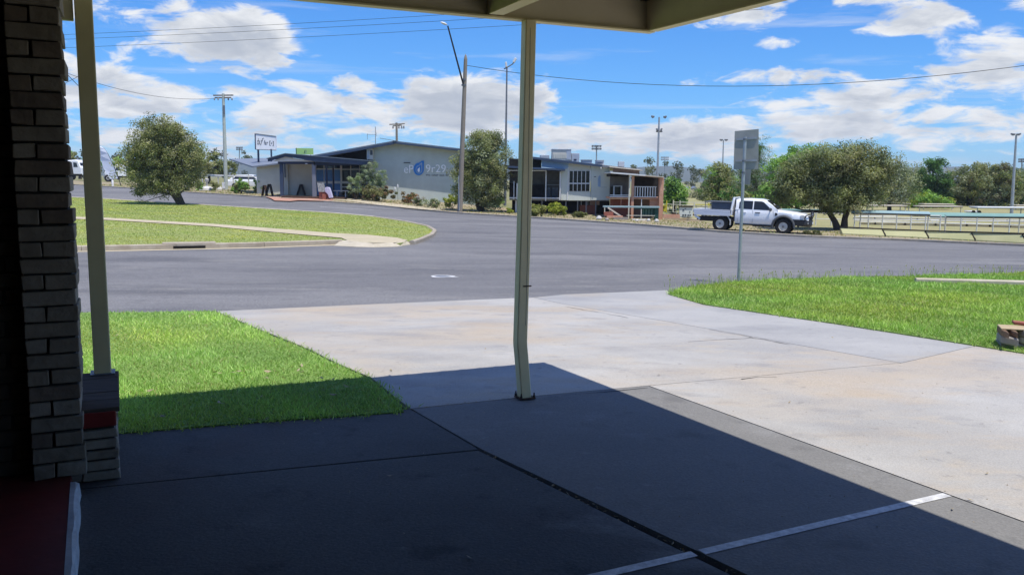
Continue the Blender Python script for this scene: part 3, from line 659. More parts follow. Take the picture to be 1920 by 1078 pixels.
# long seed heads along the road edge of the corner lawn
edge = [np.array(P(x, y, .05)[:2]) for x, y in ((1275, 540), (1384, 527), (1560, 520), (1750, 515), (1915, 511))]
def tall(n):
    V = []; C = []
    for _ in range(n):
        i = rng.integers(0, len(edge) - 1); t = rng.random(); p = edge[i] + (edge[i + 1] - edge[i]) * t + rng.normal(0, .16, 2); z = G(*p) + .05
        h = rng.uniform(.07, .19); a = rng.uniform(0, 6.28); w = .006; lx, ly = rng.normal(0, .22, 2) * h
        dx, dy = math.cos(a) * w, math.sin(a) * w
        V += [(p[0] - dx, p[1] - dy, z), (p[0] + dx, p[1] + dy, z), (p[0] + lx, p[1] + ly, z + h)]; C.append(np.array([.34, .42, .16]) * rng.uniform(.7, 1.3))
        if rng.random() < .3:
            q = np.array([p[0] + lx, p[1] + ly, z + h]); r = .016
            V += [q + (-r, 0, -r), q + (r, 0, -r), q + (0, 0, r * 2.2)]; C.append(np.array([.44, .42, .25]) * rng.uniform(.8, 1.2))
    o = fast_mesh('tall_grass', np.array(V), 3, 'grass', None, np.array(C), 'stuff'); o['label'] = 'wispy seeding grass along the road edge of the corner lawn'; o['category'] = 'grass'
tall(420)
IC = [(.37, .43, .10), (.40, .45, .11), (.34, .41, .09), (.42, .44, .14)]
blades('grass', isl, .10, 150000, .010, .028, .013, IC, 'short yellowish grass covering the traffic island', ((-40, 0), (24, 64)), pw=1.0, clump=.7, excl=ipath)

def crackline(pts, w, dz=.0225):
    p = [np.array(P(x, y, .02)[:2]) for x, y in pts]; q = [p[0]]
    for a_, b_ in zip(p, p[1:]):
        n = max(2, int(np.linalg.norm(b_ - a_) / .12))
        for i in range(1, n + 1): q.append(a_ + (b_ - a_) * i / n + rng.normal(0, .012, 2))
    m = MB(); vs = []
    for i, c in enumerate(q):
        d = q[min(i + 1, len(q) - 1)] - q[max(i - 1, 0)]; d = d / (np.linalg.norm(d) + 1e-9); nn = np.array([-d[1], d[0]]) * w * rng.uniform(.3, 1.2) / 2
        for k in (1, -1): vs.append((*(c + nn * k), G(*c) + dz))
    m.add(vs, [(2 * i, 2 * i + 2, 2 * i + 3, 2 * i + 1) for i in range(len(q) - 1)]); struct(m.build('crack', 'dark_gap'))
crackline([(1290, 641), (1350, 637), (1412, 633)], .012); crackline([(1060, 575), (1180, 596)], .012); crackline([(1330, 618), (1480, 646)], .014); crackline([(1390, 711), (1450, 706)], .016); crackline([(1215, 727), (1150, 733), (1060, 741)], .010)
g_ = []
for _ in range(260):
    x, y = rng.uniform(420, 1900), rng.uniform(570, 1000); p = P(x, y, .02); g_.append((p[0], p[1], G(p[0], p[1]) + .021))
V = []
for p in g_:
    r = rng.uniform(.002, .007); a_ = rng.uniform(0, 6.28); c = np.array(p)
    t3 = [c + r * np.array([math.cos(a_ + k * 2.1), math.sin(a_ + k * 2.1), 0]) for k in range(3)]; tip = c + [0, 0, r * .8]
    for k in range(3): V += [t3[k], t3[(k + 1) % 3], tip]
o = fast_mesh('grit', np.array(V), 3, 'kerb_concrete', None, None, 'stuff'); o['label'] = 'fine grit scattered over the concrete drive'; o['category'] = 'grit'
# ------------------------------------------------------------------ the carport and motel front
ZB = 2.94; FH = .235; FT = .06
roof = thing('carport_roof', 'cream steel carport roof with deep fascia beams overhead', 'roof', uvp(0, 0, ZB))
def rbeam(name, p, q, w, h, matn='fascia_cream', bev=.006):
    m = MB(); m.bar(p, q, w, h); return m.build(name, matn, roof, bevel=bev)
zc = ZB + FH / 2
rbeam('front_fascia', uvp(FT / 2, 0, zc), uvp(FT / 2, 8.4, zc), FT, FH)
SK = .045      # the side beam runs slightly out of square
rbeam('side_fascia', uvp(FT + .002, FT / 2, zc), uvp(9.3, FT / 2 - 9.3 * SK, zc), FT, FH)
m = MB(); m.prism([uvp(FT, FT, ZB + FH + .012), uvp(9.4, FT, ZB + FH + .012), uvp(9.4, FT - 9.4 * SK, ZB + FH + .012)], (0, 0, 0), (0, 0, .006)); m.build('edge_flashing', 'roof_steel', roof)
# lower folded lips of the fascias
m = MB(); m.bar(uvp(FT / 2 + .03, -.004, ZB - .006), uvp(FT / 2 + .03, 8.4, ZB - .006), .085, .012); m.build('fascia_lip', 'post_cream', roof)
m = MB(); m.bar(uvp(FT + .08, FT / 2 + .010, ZB - .0065), uvp(9.3, FT / 2 + .012 - 9.3 * SK, ZB - .0065), .085, .012); m.build('fascia_lip', 'post_cream', roof)
for vv in (1.42, 4.15):
    rbeam('rafter', uvp(FT + .002, vv, zc - .01), uvp(9.2, vv, zc - .01), .07, FH - .03)
    m = MB(); m.bar(uvp(FT + .1, vv, ZB + .002), uvp(9.2, vv, ZB + .002), .11, .010); m.build('rafter_flange', 'post_cream', roof)
for uu in (1.3, 2.6, 3.9, 5.2, 6.5, 7.8):
    rbeam('purlin', uvp(uu, FT + .01, ZB + FH - .04), uvp(uu, 8.3, ZB + FH - .04), .05, .06, 'roof_steel', 0)
# ribbed sheeting: each sheet a pan with upstand ribs
for i in range(12):
    v0 = -.02 + i * .70; m = MB(); prof = []
    for k in range(4):
        a = v0 + k * .175
        prof += [(a, 0), (a + .12, 0), (a + .13, .028), (a + .165, .028)]
    prof.append((v0 + .6995, 0))
    z0 = ZB + FH + .003
    secs = [[uvp(u, v_, z0 + h) for v_, h in prof] for u in (-.03, 9.5)]
    m.loft(secs, closed=False, cap=False)
    secs2 = [[uvp(u, v_, z0 + h + .004) for v_, h in prof] for u in (-.03, 9.5)]
    m.loft(secs2, closed=False, cap=False); m.build('roof_sheet', 'roof_steel', roof, fixn=False)
m = MB(); m.box(0, .001, 0, .001, 0, .001)
gm = MB(); gm.bar(uvp(-.012, .1, ZB + FH - .02), uvp(-.012, 8.3, ZB + FH - .02), .022, .05); gm.build('gutter_cap', 'fascia_cream', roof)

# bent steel post carrying the front beam
pb = P(984, 747, .02); pb = np.array([pb[0], pb[1], G(pb[0], pb[1]) + .02])
post = thing('support_post', 'cream square carport post buckled near its foot on the concrete slab', 'post', pb)
def post_secs(stations, w):
    out = []
    for (du, dv, z) in stations:
        c = pb + U3 * du + V3 * dv; c[2] = pb[2] + z; h = w / 2; k = h * .82
        out.append([c + U3 * a + V3 * b for a, b in ((h, k), (k, h), (-k, h), (-h, k), (-h, -k), (-k, -h), (k, -h), (h, -k))])
    return out
st_ = [(0, .004, .004), (0, .016, .15), (0, .034, .34), (.0, .044, .43), (0, .046, .47), (0, .044, .55), (0, .038, .8), (0, .026, 1.3), (0, .012, 2.1), (0, 0, ZB - pb[2] - .013)]
m = MB(); m.loft(post_secs(st_, .088)); shaft = m.build('shaft', 'post_cream', post, smooth=True)
m = MB(); c = pb + np.array([0, 0, .905]); m.obox(c + V3 * .010 + U3 * .045, V3 * .034, U3 * .003, np.array([0, 0, .005])); m.build('weld_seam', 'rust', post)
m = MB(); m.obox(pb + np.array([0, 0, .012]), V3 * .068, U3 * .062, np.array([0, 0, .006])); m.build('base_plate', 'rust', post, bevel=.004)
m = MB(); m.obox(pb + np.array([0, 0, .40]) + V3 * (.040 - .044), V3 * .006, U3 * .02, np.array([0, 0, .02])); m.build('dent', 'rust', post, bevel=.003)
for a, b in ((.052, .056), (.052, -.056), (-.05, .056)):
    m = MB(); m.lathe([(.011, 0), (.011, .014), (.006, .016), (.006, .034), (0, .034)], pb + U3 * a + V3 * b + np.array([0, 0, .021]), n=6); m.build('bolt', 'rust', post)
m = MB(); m.tube([pb + U3 * .044 + V3 * .02 + np.array([0, 0, .6]), pb + U3 * .0445 + V3 * .012 + np.array([0, 0, 1.1]), pb + U3 * .0445 + V3 * .008 + np.array([0, 0, 2.85])], .0022, 5); m.build('corner_seam', 'post_edge', post)

# red painted porch step with white riser, brick column, recessed wall
CR = atz(160, 890, .1); CL = atz(62, 905, .1)
vdir = (CL - CR)[:2]; cw = np.linalg.norm(vdir); vdir = V3
e0 = atz(146, 905, .1); e1_ = atz(138, 1078, .1); ed = e1_ - e0; ed[2] = 0; ed = ed / np.linalg.norm(ed); en = np.array([ed[1], -ed[0], 0]);  en = en if en @ V3 > 0 else -en
step = thing('porch_step', 'dark red painted porch step with chipped white riser', 'step', (*e0[:2], 0))
m = MB(); s0 = e0 - ed * 1.2; s1 = e0 + ed * 7.0
m.hexa([(*(s1 + en * .035)[:2], .015), (*(s0 + en * .035)[:2], .015), (*(s0 + en * 3.2)[:2], .015), (*(s1 + en * 3.2)[:2], .015)], [(*(s1 + en * .035)[:2], .1), (*(s0 + en * .035)[:2], .1), (*(s0 + en * 3.2)[:2], .1), (*(s1 + en * 3.2)[:2], .1)])
m.build('tread', 'red_floor', step)
m = MB(); secs = []
for i in range(60):
    t = -.02 + i * .11; p = e0 + ed * t; j = rng.normal(0, .0025); top = .1035 + rng.normal(0, .002)
    secs.append([(*(p - en * (.012 + j))[:2], .012), (*(p - en * (.004 + j))[:2], top - .012), (*(p + en * (.012 + j))[:2], top), (*(p + en * .036)[:2], top), (*(p + en * .036)[:2], .012)])
m.loft(secs); m.build('riser', 'white_riser', step, smooth=False)

def brick_obj(name, parent, c, hu, hv, hz, matn, bev=.006, rough=.004):
    """one brick: a jittered, bevelled block"""
    m = MB(); k = [(-1, -1), (1, -1), (1, 1), (-1, 1)]; j = lambda: rng.normal(0, rough, 3)
    m.hexa([c + U3 * hu * a + V3 * hv * b - np.array([0, 0, hz]) + j() for a, b in k], [c + U3 * hu * a + V3 * hv * b + np.array([0, 0, hz]) + j() for a, b in k])
    return m.build(name, matn, parent, bevel=bev, bseg=1)
BM = ['brick_tan', 'brick_pale', 'brick_brown', 'brick_tan']
colm = thing('brick_column', 'rough tan brick column at the left edge, on the red step', 'column', (CR[0], CR[1], .1))
cwid = float((CL - CR) @ V3); cdep = .34; NC = 35; CH = .0865
m = MB(); c = CR + V3 * cwid / 2 - U3 * (cdep / 2 + .012); m.obox(c + np.array([0, 0, NC * CH / 2 - .002]), V3 * (cwid / 2 - .014), U3 * (cdep / 2 - .014), np.array([0, 0, NC * CH / 2])); m.build('mortar_core', 'mortar', colm)
for r in range(NC):
    z = .1 + (r + .5) * CH; spl = [(0, 1)] if r % 2 else [(0, .555), (.585, 1)]
    for a, b in spl:
        hv = (b - a) / 2 * cwid; jr = rng.uniform(-.004, .016) if a == 0 else 0
        c = CR + V3 * ((a + b) / 2 * cwid - jr / 2) - U3 * (cdep / 2 + rng.normal(0, .004)); c[2] = z
        brick_obj('brick', colm, c, cdep / 2, hv + jr / 2 - .002, CH / 2 - .0055, BM[rng.integers(0, 4)], .004, .0022)
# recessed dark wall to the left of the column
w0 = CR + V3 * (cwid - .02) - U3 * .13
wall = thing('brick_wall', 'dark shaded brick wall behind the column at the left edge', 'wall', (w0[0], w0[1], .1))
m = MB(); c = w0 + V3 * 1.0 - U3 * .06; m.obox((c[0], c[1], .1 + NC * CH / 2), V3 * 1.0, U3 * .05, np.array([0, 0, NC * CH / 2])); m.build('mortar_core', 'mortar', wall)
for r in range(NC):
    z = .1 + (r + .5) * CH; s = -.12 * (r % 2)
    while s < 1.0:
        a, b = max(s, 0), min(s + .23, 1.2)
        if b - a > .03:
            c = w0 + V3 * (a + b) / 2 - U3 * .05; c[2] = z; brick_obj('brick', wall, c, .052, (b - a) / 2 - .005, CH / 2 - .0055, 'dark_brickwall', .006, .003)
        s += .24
# low brick pier with a red tile and capping boards, and the cream post on it
F1 = atz(224, 898, .02); F1[2] = .02
zt = float(aty(222, 764, F1[1])[2])
bk = atz(214, 697, zt); plen = float(abs((bk - F1) @ U3)) + .02
pier = thing('low_brick_pier', 'low tan brick pier with red end tile and grey capping boards', 'pier', F1)
pw_ = .36
nb = 5; bh = (zt - .02 - .115) / nb
m = MB(); m.obox(F1 + V3 * pw_ / 2 - U3 * (plen / 2 + .01) + np.array([0, 0, (zt - .03) / 2]), V3 * (pw_ / 2 - .014), U3 * (plen / 2 - .014), np.array([0, 0, (zt - .05) / 2])); m.build('mortar_core', 'mortar', pier)
for r in range(nb):
    z = .02 + (r + .5) * bh; spl = [(0, .63), (.66, 1)] if r % 2 == 0 else [(0, 1)]
    if r % 2 == 1: spl = [(0, .63), (.66, 1)] if r == 1 else spl
    spl = [(0, .5), (.53, 1)] if r % 2 == 0 else [(0, .95)]
    for a, b in spl:
        c = F1 + V3 * (a + b) / 2 * pw_ - U3 * (.06 + rng.normal(0, .003)); c[2] = z; brick_obj('brick', pier, c, .06, (b - a) / 2 * pw_ + (rng.uniform(0, .008) if a == 0 else 0), bh / 2 - .006, BM[rng.integers(0, 2)], .006, .0025)
    s = .13
    while s < plen - .05:
        b = min(s + .23, plen); c = F1 + V3 * .055 - U3 * (s + b) / 2; c[2] = z; brick_obj('brick', pier, c, (b - s) / 2 - .006, .055, bh / 2 - .006, BM[rng.integers(0, 3)], .008, .004); s += .24
m = MB(); m.obox(F1 + V3 * pw_ * .49 - U3 * .05 + np.array([0, 0, zt - .02 - .06]), V3 * pw_ * .49, U3 * .062, np.array([0, 0, .043])); m.build('red_end_tile', 'red_tile', pier, bevel=.008)
s = 0.0
for i in range(5):
    L_ = plen / 5; c = F1 + V3 * pw_ * .48 - U3 * (s + L_ / 2); c[2] = zt - .012 + rng.normal(0, .002)
    m = MB(); m.obox(c, V3 * (pw_ * .5 + .012), U3 * (L_ / 2 - .003), np.array([0, 0, .014])); m.build('capping_board', 'cap_board', pier, bevel=.004); s += L_
pl = atz(193, 700, zt); lp = thing('support_post', 'straight cream square post standing on the low brick pier', 'post', (pl[0], pl[1], zt + .005))
m = MB(); hw = .052
for a, b in ((0, 0),):
    m.obox((pl[0], pl[1], (zt + .005 + 3.02) / 2), V3 * hw, U3 * hw, np.array([0, 0, (3.02 - zt - .005) / 2]))
m.build('shaft', 'post_cream', lp, bevel=.007)
m = MB(); m.obox((pl[0], pl[1], zt + .008), V3 * .075, U3 * .075, np.array([0, 0, .004])); m.build('base_plate', 'galv_dark', lp, bevel=.002)
# lintel from the post to the column
lt = aty(130, 10, pl[1] - .05)
m = MB(); a = np.array([pl[0], pl[1], 2.70]) + V3 * .06; b = a + V3 * 2.5; m.bar(a + [0, 0, .11], b + [0, 0, .11], .05, .2); tag(m.build('eave_beam', 'fascia_cream', None, bevel=.006), 'short cream eave beam between the brick column and the left post', 'beam')
# unseen motel walls added behind and left of the camera to darken the carport
mot = thing('motel_shade_walls', 'unseen dark brick motel walls added to shade the carport', 'building', uvp(4, 7.2, 0))
m = MB(); m.obox(uvp(4.8, 7.25, 1.75), U3 * 4.6, V3 * .1, np.array([0, 0, 1.74])); m.build('side_shade_wall', 'dark_brickwall', mot)
m = MB(); m.obox(uvp(9.45, 3.4, 1.75), U3 * .1, V3 * 3.72, np.array([0, 0, 1.74])); m.build('rear_shade_wall', 'dark_brickwall', mot)
m = MB(); m.obox(uvp(9.33, 2.2, 1.12), U3 * .02, V3 * .5, np.array([0, 0, 1.05])); m.build('door', 'navy', mot)
m = MB(); m.obox(uvp(9.33, 4.6, 1.5), U3 * .02, V3 * .9, np.array([0, 0, .6])); m.build('window', 'glass_dark', mot)

# leaf litter in the open joint and on the lawn
def litter(name, pts, label, smin, smax, lift):
    V = []; 
    for p in pts:
        s = rng.uniform(smin, smax); a = rng.uniform(0, 6.28); t = rng.normal(0, .35); dx = np.array([math.cos(a), math.sin(a), t * .5]) * s; dy = np.array([-math.sin(a), math.cos(a), rng.normal(0, .4)]) * s * .35
        c = np.array(p) + [0, 0, lift]; V += [c - dx, c + dy, c + dx * .9 + [0, 0, s * .25]]; V += [c - dx, c + dx * .9 + [0, 0, s * .25], c - dy]
    o = fast_mesh(name, np.array(V), 3, 'dry_leaf', None, None, 'stuff'); o['label'] = label; o['category'] = 'leaves'
pts = []
for _ in range(60):
    t = rng.random() ** .9; p = j1b + (j1c - j1b) * t * 1.15 + rng.normal(0, .012, 2); pts.append((*p, -.005 + rng.uniform(0, .02)))
for _ in range(24):
    t = rng.random(); p = j1 + (P(968, 750)[:2] - j1) * t + rng.normal(0, .02, 2); pts.append((*p, .022))
litter('leaf_litter', pts, 'dry leaves caught in the joints of the shaded concrete', .008, .022, .0)
pts = []
for px, py in [(430, 675), (412, 703), (500, 715), (565, 697), (420, 678), (610, 712), (290, 735), (620, 745), (560, 690), (455, 700), (680, 700), (430, 610), (360, 595), (235, 634), (505, 700), (350, 722), (500, 792), (310, 784), (470, 742), (650, 728), (405, 760), (720, 700), (525, 640)]:
    for k in range(2):
        p = P(px + rng.normal(0, 9), py + rng.normal(0, 2), .05); pts.append((p[0], p[1], p[2] + .02))
litter('leaf_litter', pts, 'pale dry leaves scattered on the lawn beside the drive', .018, .04, .0)
pts = [(*P(x, y)[:2], .024) for x, y in ((880, 1055), (1785, 963), (1818, 945), (730, 900), (1560, 645), (910, 662), (1235, 708), (1480, 760), (1850, 895), (1380, 690))]
litter('leaf_litter', pts, 'single pale leaves lying on the concrete drive', .012, .026, .004)
# low garden edging of old sleepers and stones at the right edge
g0 = P(1876, 650, .03); ge = thing('garden_edging', 'low garden edging of weathered sleepers and stones at the right edge', 'edging', g0)
def eb(name, px0, px1, zlo, zhi, matn, dep=.35, back=0.0, bev=.015):
    a = P(px0, 652, .03); b = P(px1, 658, .03); m = MB(); d = (b - a); d[2] = 0; n = np.array([.36, .93, 0])
    A_ = a + n * back; B_ = b + n * back; z = g0[2]
    m.hexa([(*A_[:2], z + zlo), (*B_[:2], z + zlo), (*(B_ + n * dep)[:2], z + zlo), (*(A_ + n * dep)[:2], z + zlo)], [(*A_[:2], z + zhi), (*B_[:2], z + zhi), (*(B_ + n * dep)[:2], z + zhi), (*(A_ + n * dep)[:2], z + zhi)]); return m.build(name, matn, ge, bevel=bev)
eb('brick', 1875, 1890, .135, .20, 'sleeper', .3, .0, .008); eb('brick', 1890.6, 1907, .135, .20, 'sleeper', .3, .004, .008); eb('brick', 1907.6, 1930, .13, .20, 'stone', .3, .02, .012); eb('brick', 1930.6, 2010, .13, .20, 'sleeper', .3, .01, .012)
eb('capping', 1875, 2010, .202, .214, 'sleeper_top', .29, .002, .003); eb('brick', 1905, 1960, .218, .25, 'brick_red', .12, .25, .008)
eb('stone', 1875, 1909, .05, .132, 'stone', .3, -.006, .014); eb('stone', 1909.6, 1935, .05, .128, 'stone_white', .3, .01, .018); eb('stone', 1935.6, 2010, .045, .128, 'stone', .3, .0, .018); eb('footing', 1876, 2010, .0, .046, 'stone', .35, .01, .01)
pts = []
litter('leaf_litter', [(g0[0] + .4 + rng.uniform(0, 1.2), g0[1] - .12 + rng.uniform(-.1, .1), g0[2] + rng.uniform(0, .06)) for _ in range(90)], 'straw and dry leaves against the garden edging at the right edge', .02, .05, .0)
# ------------------------------------------------------------------ hills, trees, shrubs
def hills():
    prof = [(-900, 322), (-400, 316), (100, 306), (300, 304), (450, 304), (600, 311), (800, 318), (1000, 320), (1150, 316), (1195, 310), (1240, 314), (1300, 319), (1350, 320), (1450, 314), (1600, 311), (1800, 317), (2000, 321), (2400, 324), (3200, 326)]
    pxs = np.arange(-900, 3200, 14.0); py = np.interp(pxs, [a for a, b in prof], [b for a, b in prof])
    D = 1700.0; V = []; F = []; nn = len(pxs)
    for k, (dy, fr) in enumerate(((0, 0.0), (120, .35), (230, .72), (330, 1.0), (520, .8), (900, 0.0))):
        for i, (a, b) in enumerate(zip(pxs, py)):
            p = aty(a, b, D); h = p[2] + .9; wob = 1 + (.05 * math.sin(a * .021 + k) + .035 * math.sin(a * .073 + 2 * k) + rng.normal(0, .012)) * (1 if 0 < k < 5 else 0)
            V.append((p[0] * (D + dy) / D, D - 330 + dy, -.95 + h * fr * wob))
    for k in range(5):
        for i in range(nn - 1): F.append((k * nn + i, k * nn + i + 1, (k + 1) * nn + i + 1, (k + 1) * nn + i))
    me = bpy.data.meshes.new('hills'); me.from_pydata(V, [], F); me.materials.append(MAT['hill']); me.polygons.foreach_set('use_smooth', [True] * len(F))
    o = bpy.data.objects.new('hills', me); COL.objects.link(o); struct(o)
hills()

def leaves(cents, rads, n, size, cols, up=.5, shell=.45, sub=.42, aspect=.42, droop=0.0, colvar=.22, nsub=None):
    """leaf-sized diamonds gathered in clumps spread through a set of ellipsoids"""
    cents = np.array(cents, float); rads = np.array(rads, float); vol = rads.prod(1) ** .8; pr = vol / vol.sum()
    ns = nsub or max(8, n // 70)
    e = rng.choice(len(cents), ns, p=pr); d = rng.normal(size=(ns, 3)); d /= np.linalg.norm(d, axis=1)[:, None]
    r = rng.random(ns) ** shell; r *= rng.uniform(.86, 1.12, ns)
    sc = cents[e] + d * rads[e] * r[:, None]
    sr = sub * rng.uniform(.55, 1.4, ns); ccol = np.array(cols)[rng.integers(0, len(cols), ns)] * rng.uniform(1 - colvar, 1 + colvar, (ns, 1))
    k = rng.choice(ns, n, p=sr ** 2 / (sr ** 2).sum()); dd = rng.normal(size=(n, 3)); dd /= np.linalg.norm(dd, axis=1)[:, None]
    p = sc[k] + dd * (sr[k] * rng.random(n) ** .45)[:, None] * np.array([1, 1, .8])
    nrm = dd * .8 + rng.normal(size=(n, 3)) * .7 + np.array([0, 0, up]); nrm /= np.linalg.norm(nrm, axis=1)[:, None]
    t = rng.normal(size=(n, 3)) + np.array([0, 0, -droop]); t -= nrm * (t * nrm).sum(1)[:, None]; t /= np.linalg.norm(t, axis=1)[:, None] + 1e-9; b = np.cross(nrm, t)
    L = size * rng.uniform(.6, 1.35, n)[:, None]; W = L * aspect
    V = np.empty((n, 4, 3)); V[:, 0] = p - t * L / 2; V[:, 1] = p + b * W / 2; V[:, 2] = p + t * L / 2; V[:, 3] = p - b * W / 2
    return V.reshape(-1, 3), np.clip(ccol[k] * rng.uniform(.72, 1.28, (n, 1)), 0, 1), sc
def limb(m, a, b, r0, r1, bend=.15, n=7, seg=5):
    a, b = np.array(a, float), np.array(b, float); L = np.linalg.norm(b - a); mid = rng.normal(0, bend * L * .35, 3); pts = []; rs = []
    for i in range(seg + 1):
        t = i / seg; pts.append(a + (b - a) * t + mid * math.sin(math.pi * t)); rs.append(r0 + (r1 - r0) * t ** .8)
    m.tube(pts, rs, n); return pts
OLIVE = [(0.252, 0.272, 0.111), (0.312, 0.322, 0.151), (0.191, 0.222, 0.081), (0.352, 0.343, 0.181)]
SAGE = [(0.302, 0.333, 0.202), (0.242, 0.282, 0.151), (0.373, 0.384, 0.252), (0.191, 0.222, 0.111)]
DEEP = [(0.091, 0.191, 0.056), (0.121, 0.242, 0.070), (0.070, 0.151, 0.044)]
FRESH = [(0.242, 0.403, 0.091), (0.302, 0.473, 0.121), (0.181, 0.333, 0.070)]
GREY = [(0.263, 0.302, 0.231), (0.333, 0.363, 0.293), (0.202, 0.242, 0.172)]
YEL = [(.34, .38, .06), (.42, .45, .085), (.26, .32, .05)]
def tree(name, label, base, Y, ells, n, size, cols, stems, rad=.16, bark='bark', group=None, depth=.9, limbs=16, sub=.42, **kw):
    """base: foot pixel; ells: crown ellipsoids in pixels (x, y, rx, ry) at depth Y; stems: pixel polylines of the trunks"""
    if Y is None:
        b = P(*base); Y = b[1]
    else:
        b = aty(base[0], base[1], Y)
    s = Y / F_PX
    cents = []; rads = []
    for i, (x, y, rx, ry) in enumerate(ells):
        c = aty(x, y, Y); c = c + np.array([0, rng.uniform(-.25, .25) * rx * s, 0]); cents.append(c); rads.append((rx * s, rx * s * depth, ry * s))
    gz = G(b[0], b[1]) - .02
    root = thing(name, label, 'tree', (b[0], b[1], gz), 0, group)
    V, C, sc = leaves(cents, rads, n, size, cols, sub=sub, **kw)
    m = MB(); tips = []
    for st in stems:
        pts = [aty(x, y, Y + (i * .12)) for i, (x, y) in enumerate(st)]; pts[0][2] = gz
        k = len(pts); m.tube(pts, [rad * (1.25 if i == 0 else 1) * (1 - .55 * i / max(1, k - 1)) for i in range(k)], 9); tips += pts[1:]
    for i in rng.choice(len(sc), min(limbs, len(sc)), replace=False):
        t = min(tips, key=lambda q: np.linalg.norm(q - sc[i]) + max(0, q[2] - sc[i][2]) * 3); limb(m, t, sc[i], rad * .38, rad * .07, .3)
    m.build('trunk', bark, root, smooth=True)
    fast_mesh('crown', V, 4, 'leaf', root, C)
    return root
tree('island_tree', 'round olive green tree with leaning trunk on the traffic island', (343, 387), None,
     [(308, 295, 74, 62), (262, 315, 40, 46), (352, 305, 36, 56), (300, 243, 48, 27), (335, 255, 38, 28), (265, 358, 20, 24), (292, 350, 34, 26), (285, 280, 55, 50), (245, 290, 24, 26), (368, 290, 22, 40), (320, 335, 50, 30)], 62000, .125, OLIVE + [(.24, .25, .12)],
     [[(343, 387), (335, 365), (327, 345), (318, 315), (310, 290)], [(341, 383), (325, 366), (312, 350), (295, 325)]], .17, limbs=40, sub=.34, up=.6, colvar=.34, shell=.55)
tree('roadside_tree', 'dense olive tree on the verge between the two club buildings', (903, 398), None,
     [(905, 318, 54, 70), (903, 266, 38, 26), (880, 345, 36, 44), (934, 310, 28, 56), (905, 378, 22, 18), (866, 325, 22, 44), (918, 352, 40, 42), (925, 262, 24, 18)], 52000, .12, OLIVE + SAGE[:2],
     [[(903, 399), (905, 380), (908, 345), (905, 300)], [(900, 397), (893, 375), (885, 345)]], .15, limbs=34, sub=.34, up=.6, colvar=.38, shell=.55)
tree('spreading_tree', 'large spreading olive tree with twin trunks beside the parked ute', (1577, 434), None,
     [(1600, 335, 62, 50), (1520, 335, 62, 42), (1560, 298, 60, 24), (1650, 325, 36, 44), (1478, 345, 32, 34), (1540, 368, 66, 22), (1628, 368, 42, 24), (1600, 288, 40, 20), (1565, 386, 44, 14), (1500, 315, 34, 30), (1648, 296, 26, 18), (1462, 362, 22, 24), (1625, 276, 18, 10), (1545, 285, 22, 12)], 62000, .12, OLIVE + SAGE[:2] + [(.11, .13, .055), (.13, .15, .07)],
     [[(1572, 434), (1565, 415), (1552, 395), (1545, 365), (1530, 340)], [(1582, 434), (1584, 410), (1592, 385), (1600, 350), (1610, 320)]], .17, limbs=44, sub=.36, up=.55, colvar=.32, shell=.6)
BT = 'trees beyond the bowling greens'
tree('shade_tree', 'bright green leafy tree rising behind the large spreading tree', (1495, 400), 62, [(1495, 300, 34, 26), (1468, 325, 32, 34), (1512, 312, 34, 30), (1500, 360, 40, 32), (1455, 360, 30, 30)], 20000, .2, FRESH, [[(1495, 402), (1494, 370), (1494, 320)]], .15, group=BT)
tree('pine_tree', 'tall grey green conifer standing behind the road sign', (1415, 398), 72, [(1420, 280, 20, 20), (1428, 300, 18, 22), (1410, 320, 34, 30), (1390, 345, 26, 30), (1425, 355, 30, 36), (1432, 265, 8, 10), (1385, 315, 14, 14)], 12000, .18, GREY + DEEP, [[(1415, 400), (1416, 340), (1426, 275)]], .2, group=BT, aspect=.2, sub=.55, shell=.7)
tree('gum_tree', 'olive bushy tree left of the road sign behind the ute', (1350, 398), 78, [(1345, 335, 26, 30), (1362, 355, 30, 34), (1335, 365, 26, 24), (1352, 315, 14, 16)], 11000, .19, OLIVE + FRESH[:1], [[(1350, 400), (1350, 350), (1346, 325)]], .16, group=BT)
tree('gum_tree', 'dark green bush tree close behind the tray of the ute', (1385, 402), 64, [(1380, 378, 40, 22), (1420, 380, 36, 22), (1450, 372, 30, 26)], 6000, .25, DEEP + OLIVE[:2], [[(1385, 402), (1385, 375)]], .13, group=BT)
tree('gum_tree', 'thin grey tree with bare upper twigs right of the spreading tree', (1667, 400), 70, [(1672, 322, 28, 30), (1692, 318, 28, 24), (1660, 345, 30, 32), (1700, 342, 26, 28), (1680, 365, 34, 22)], 9000, .17, SAGE + GREY, [[(1667, 402), (1668, 365), (1675, 330), (1688, 305)]], .15, group=BT, limbs=26, sub=.55, shell=.6)
tree('gum_tree', 'pale sparse tree between the spreading tree and the dark green tree', (1712, 395), 95, [(1712, 328, 28, 20), (1690, 350, 28, 26), (1722, 350, 24, 26), (1712, 374, 40, 18)], 8000, .2, SAGE, [[(1712, 396), (1712, 355), (1715, 325)]], .17, group=BT, limbs=22, sub=.7)
tree('shade_tree', 'dark green upright tree with a topknot above the greens', (1745, 394), 82, [(1747, 345, 28, 34), (1753, 308, 17, 12), (1735, 360, 24, 26), (1765, 355, 22, 30), (1768, 305, 8, 8), (1728, 335, 14, 18)], 18000, .2, DEEP + [(.05, .10, .04)], [[(1745, 396), (1746, 350), (1752, 310)]], .18, group=BT)
tree('gum_tree', 'low yellow green bush tree in front of the dark green tree', (1742, 396), 76, [(1742, 374, 26, 16), (1725, 384, 20, 10), (1765, 382, 24, 12)], 5000, .22, FRESH + YEL[:1], [[(1742, 397), (1742, 378)]], .1, group=BT)
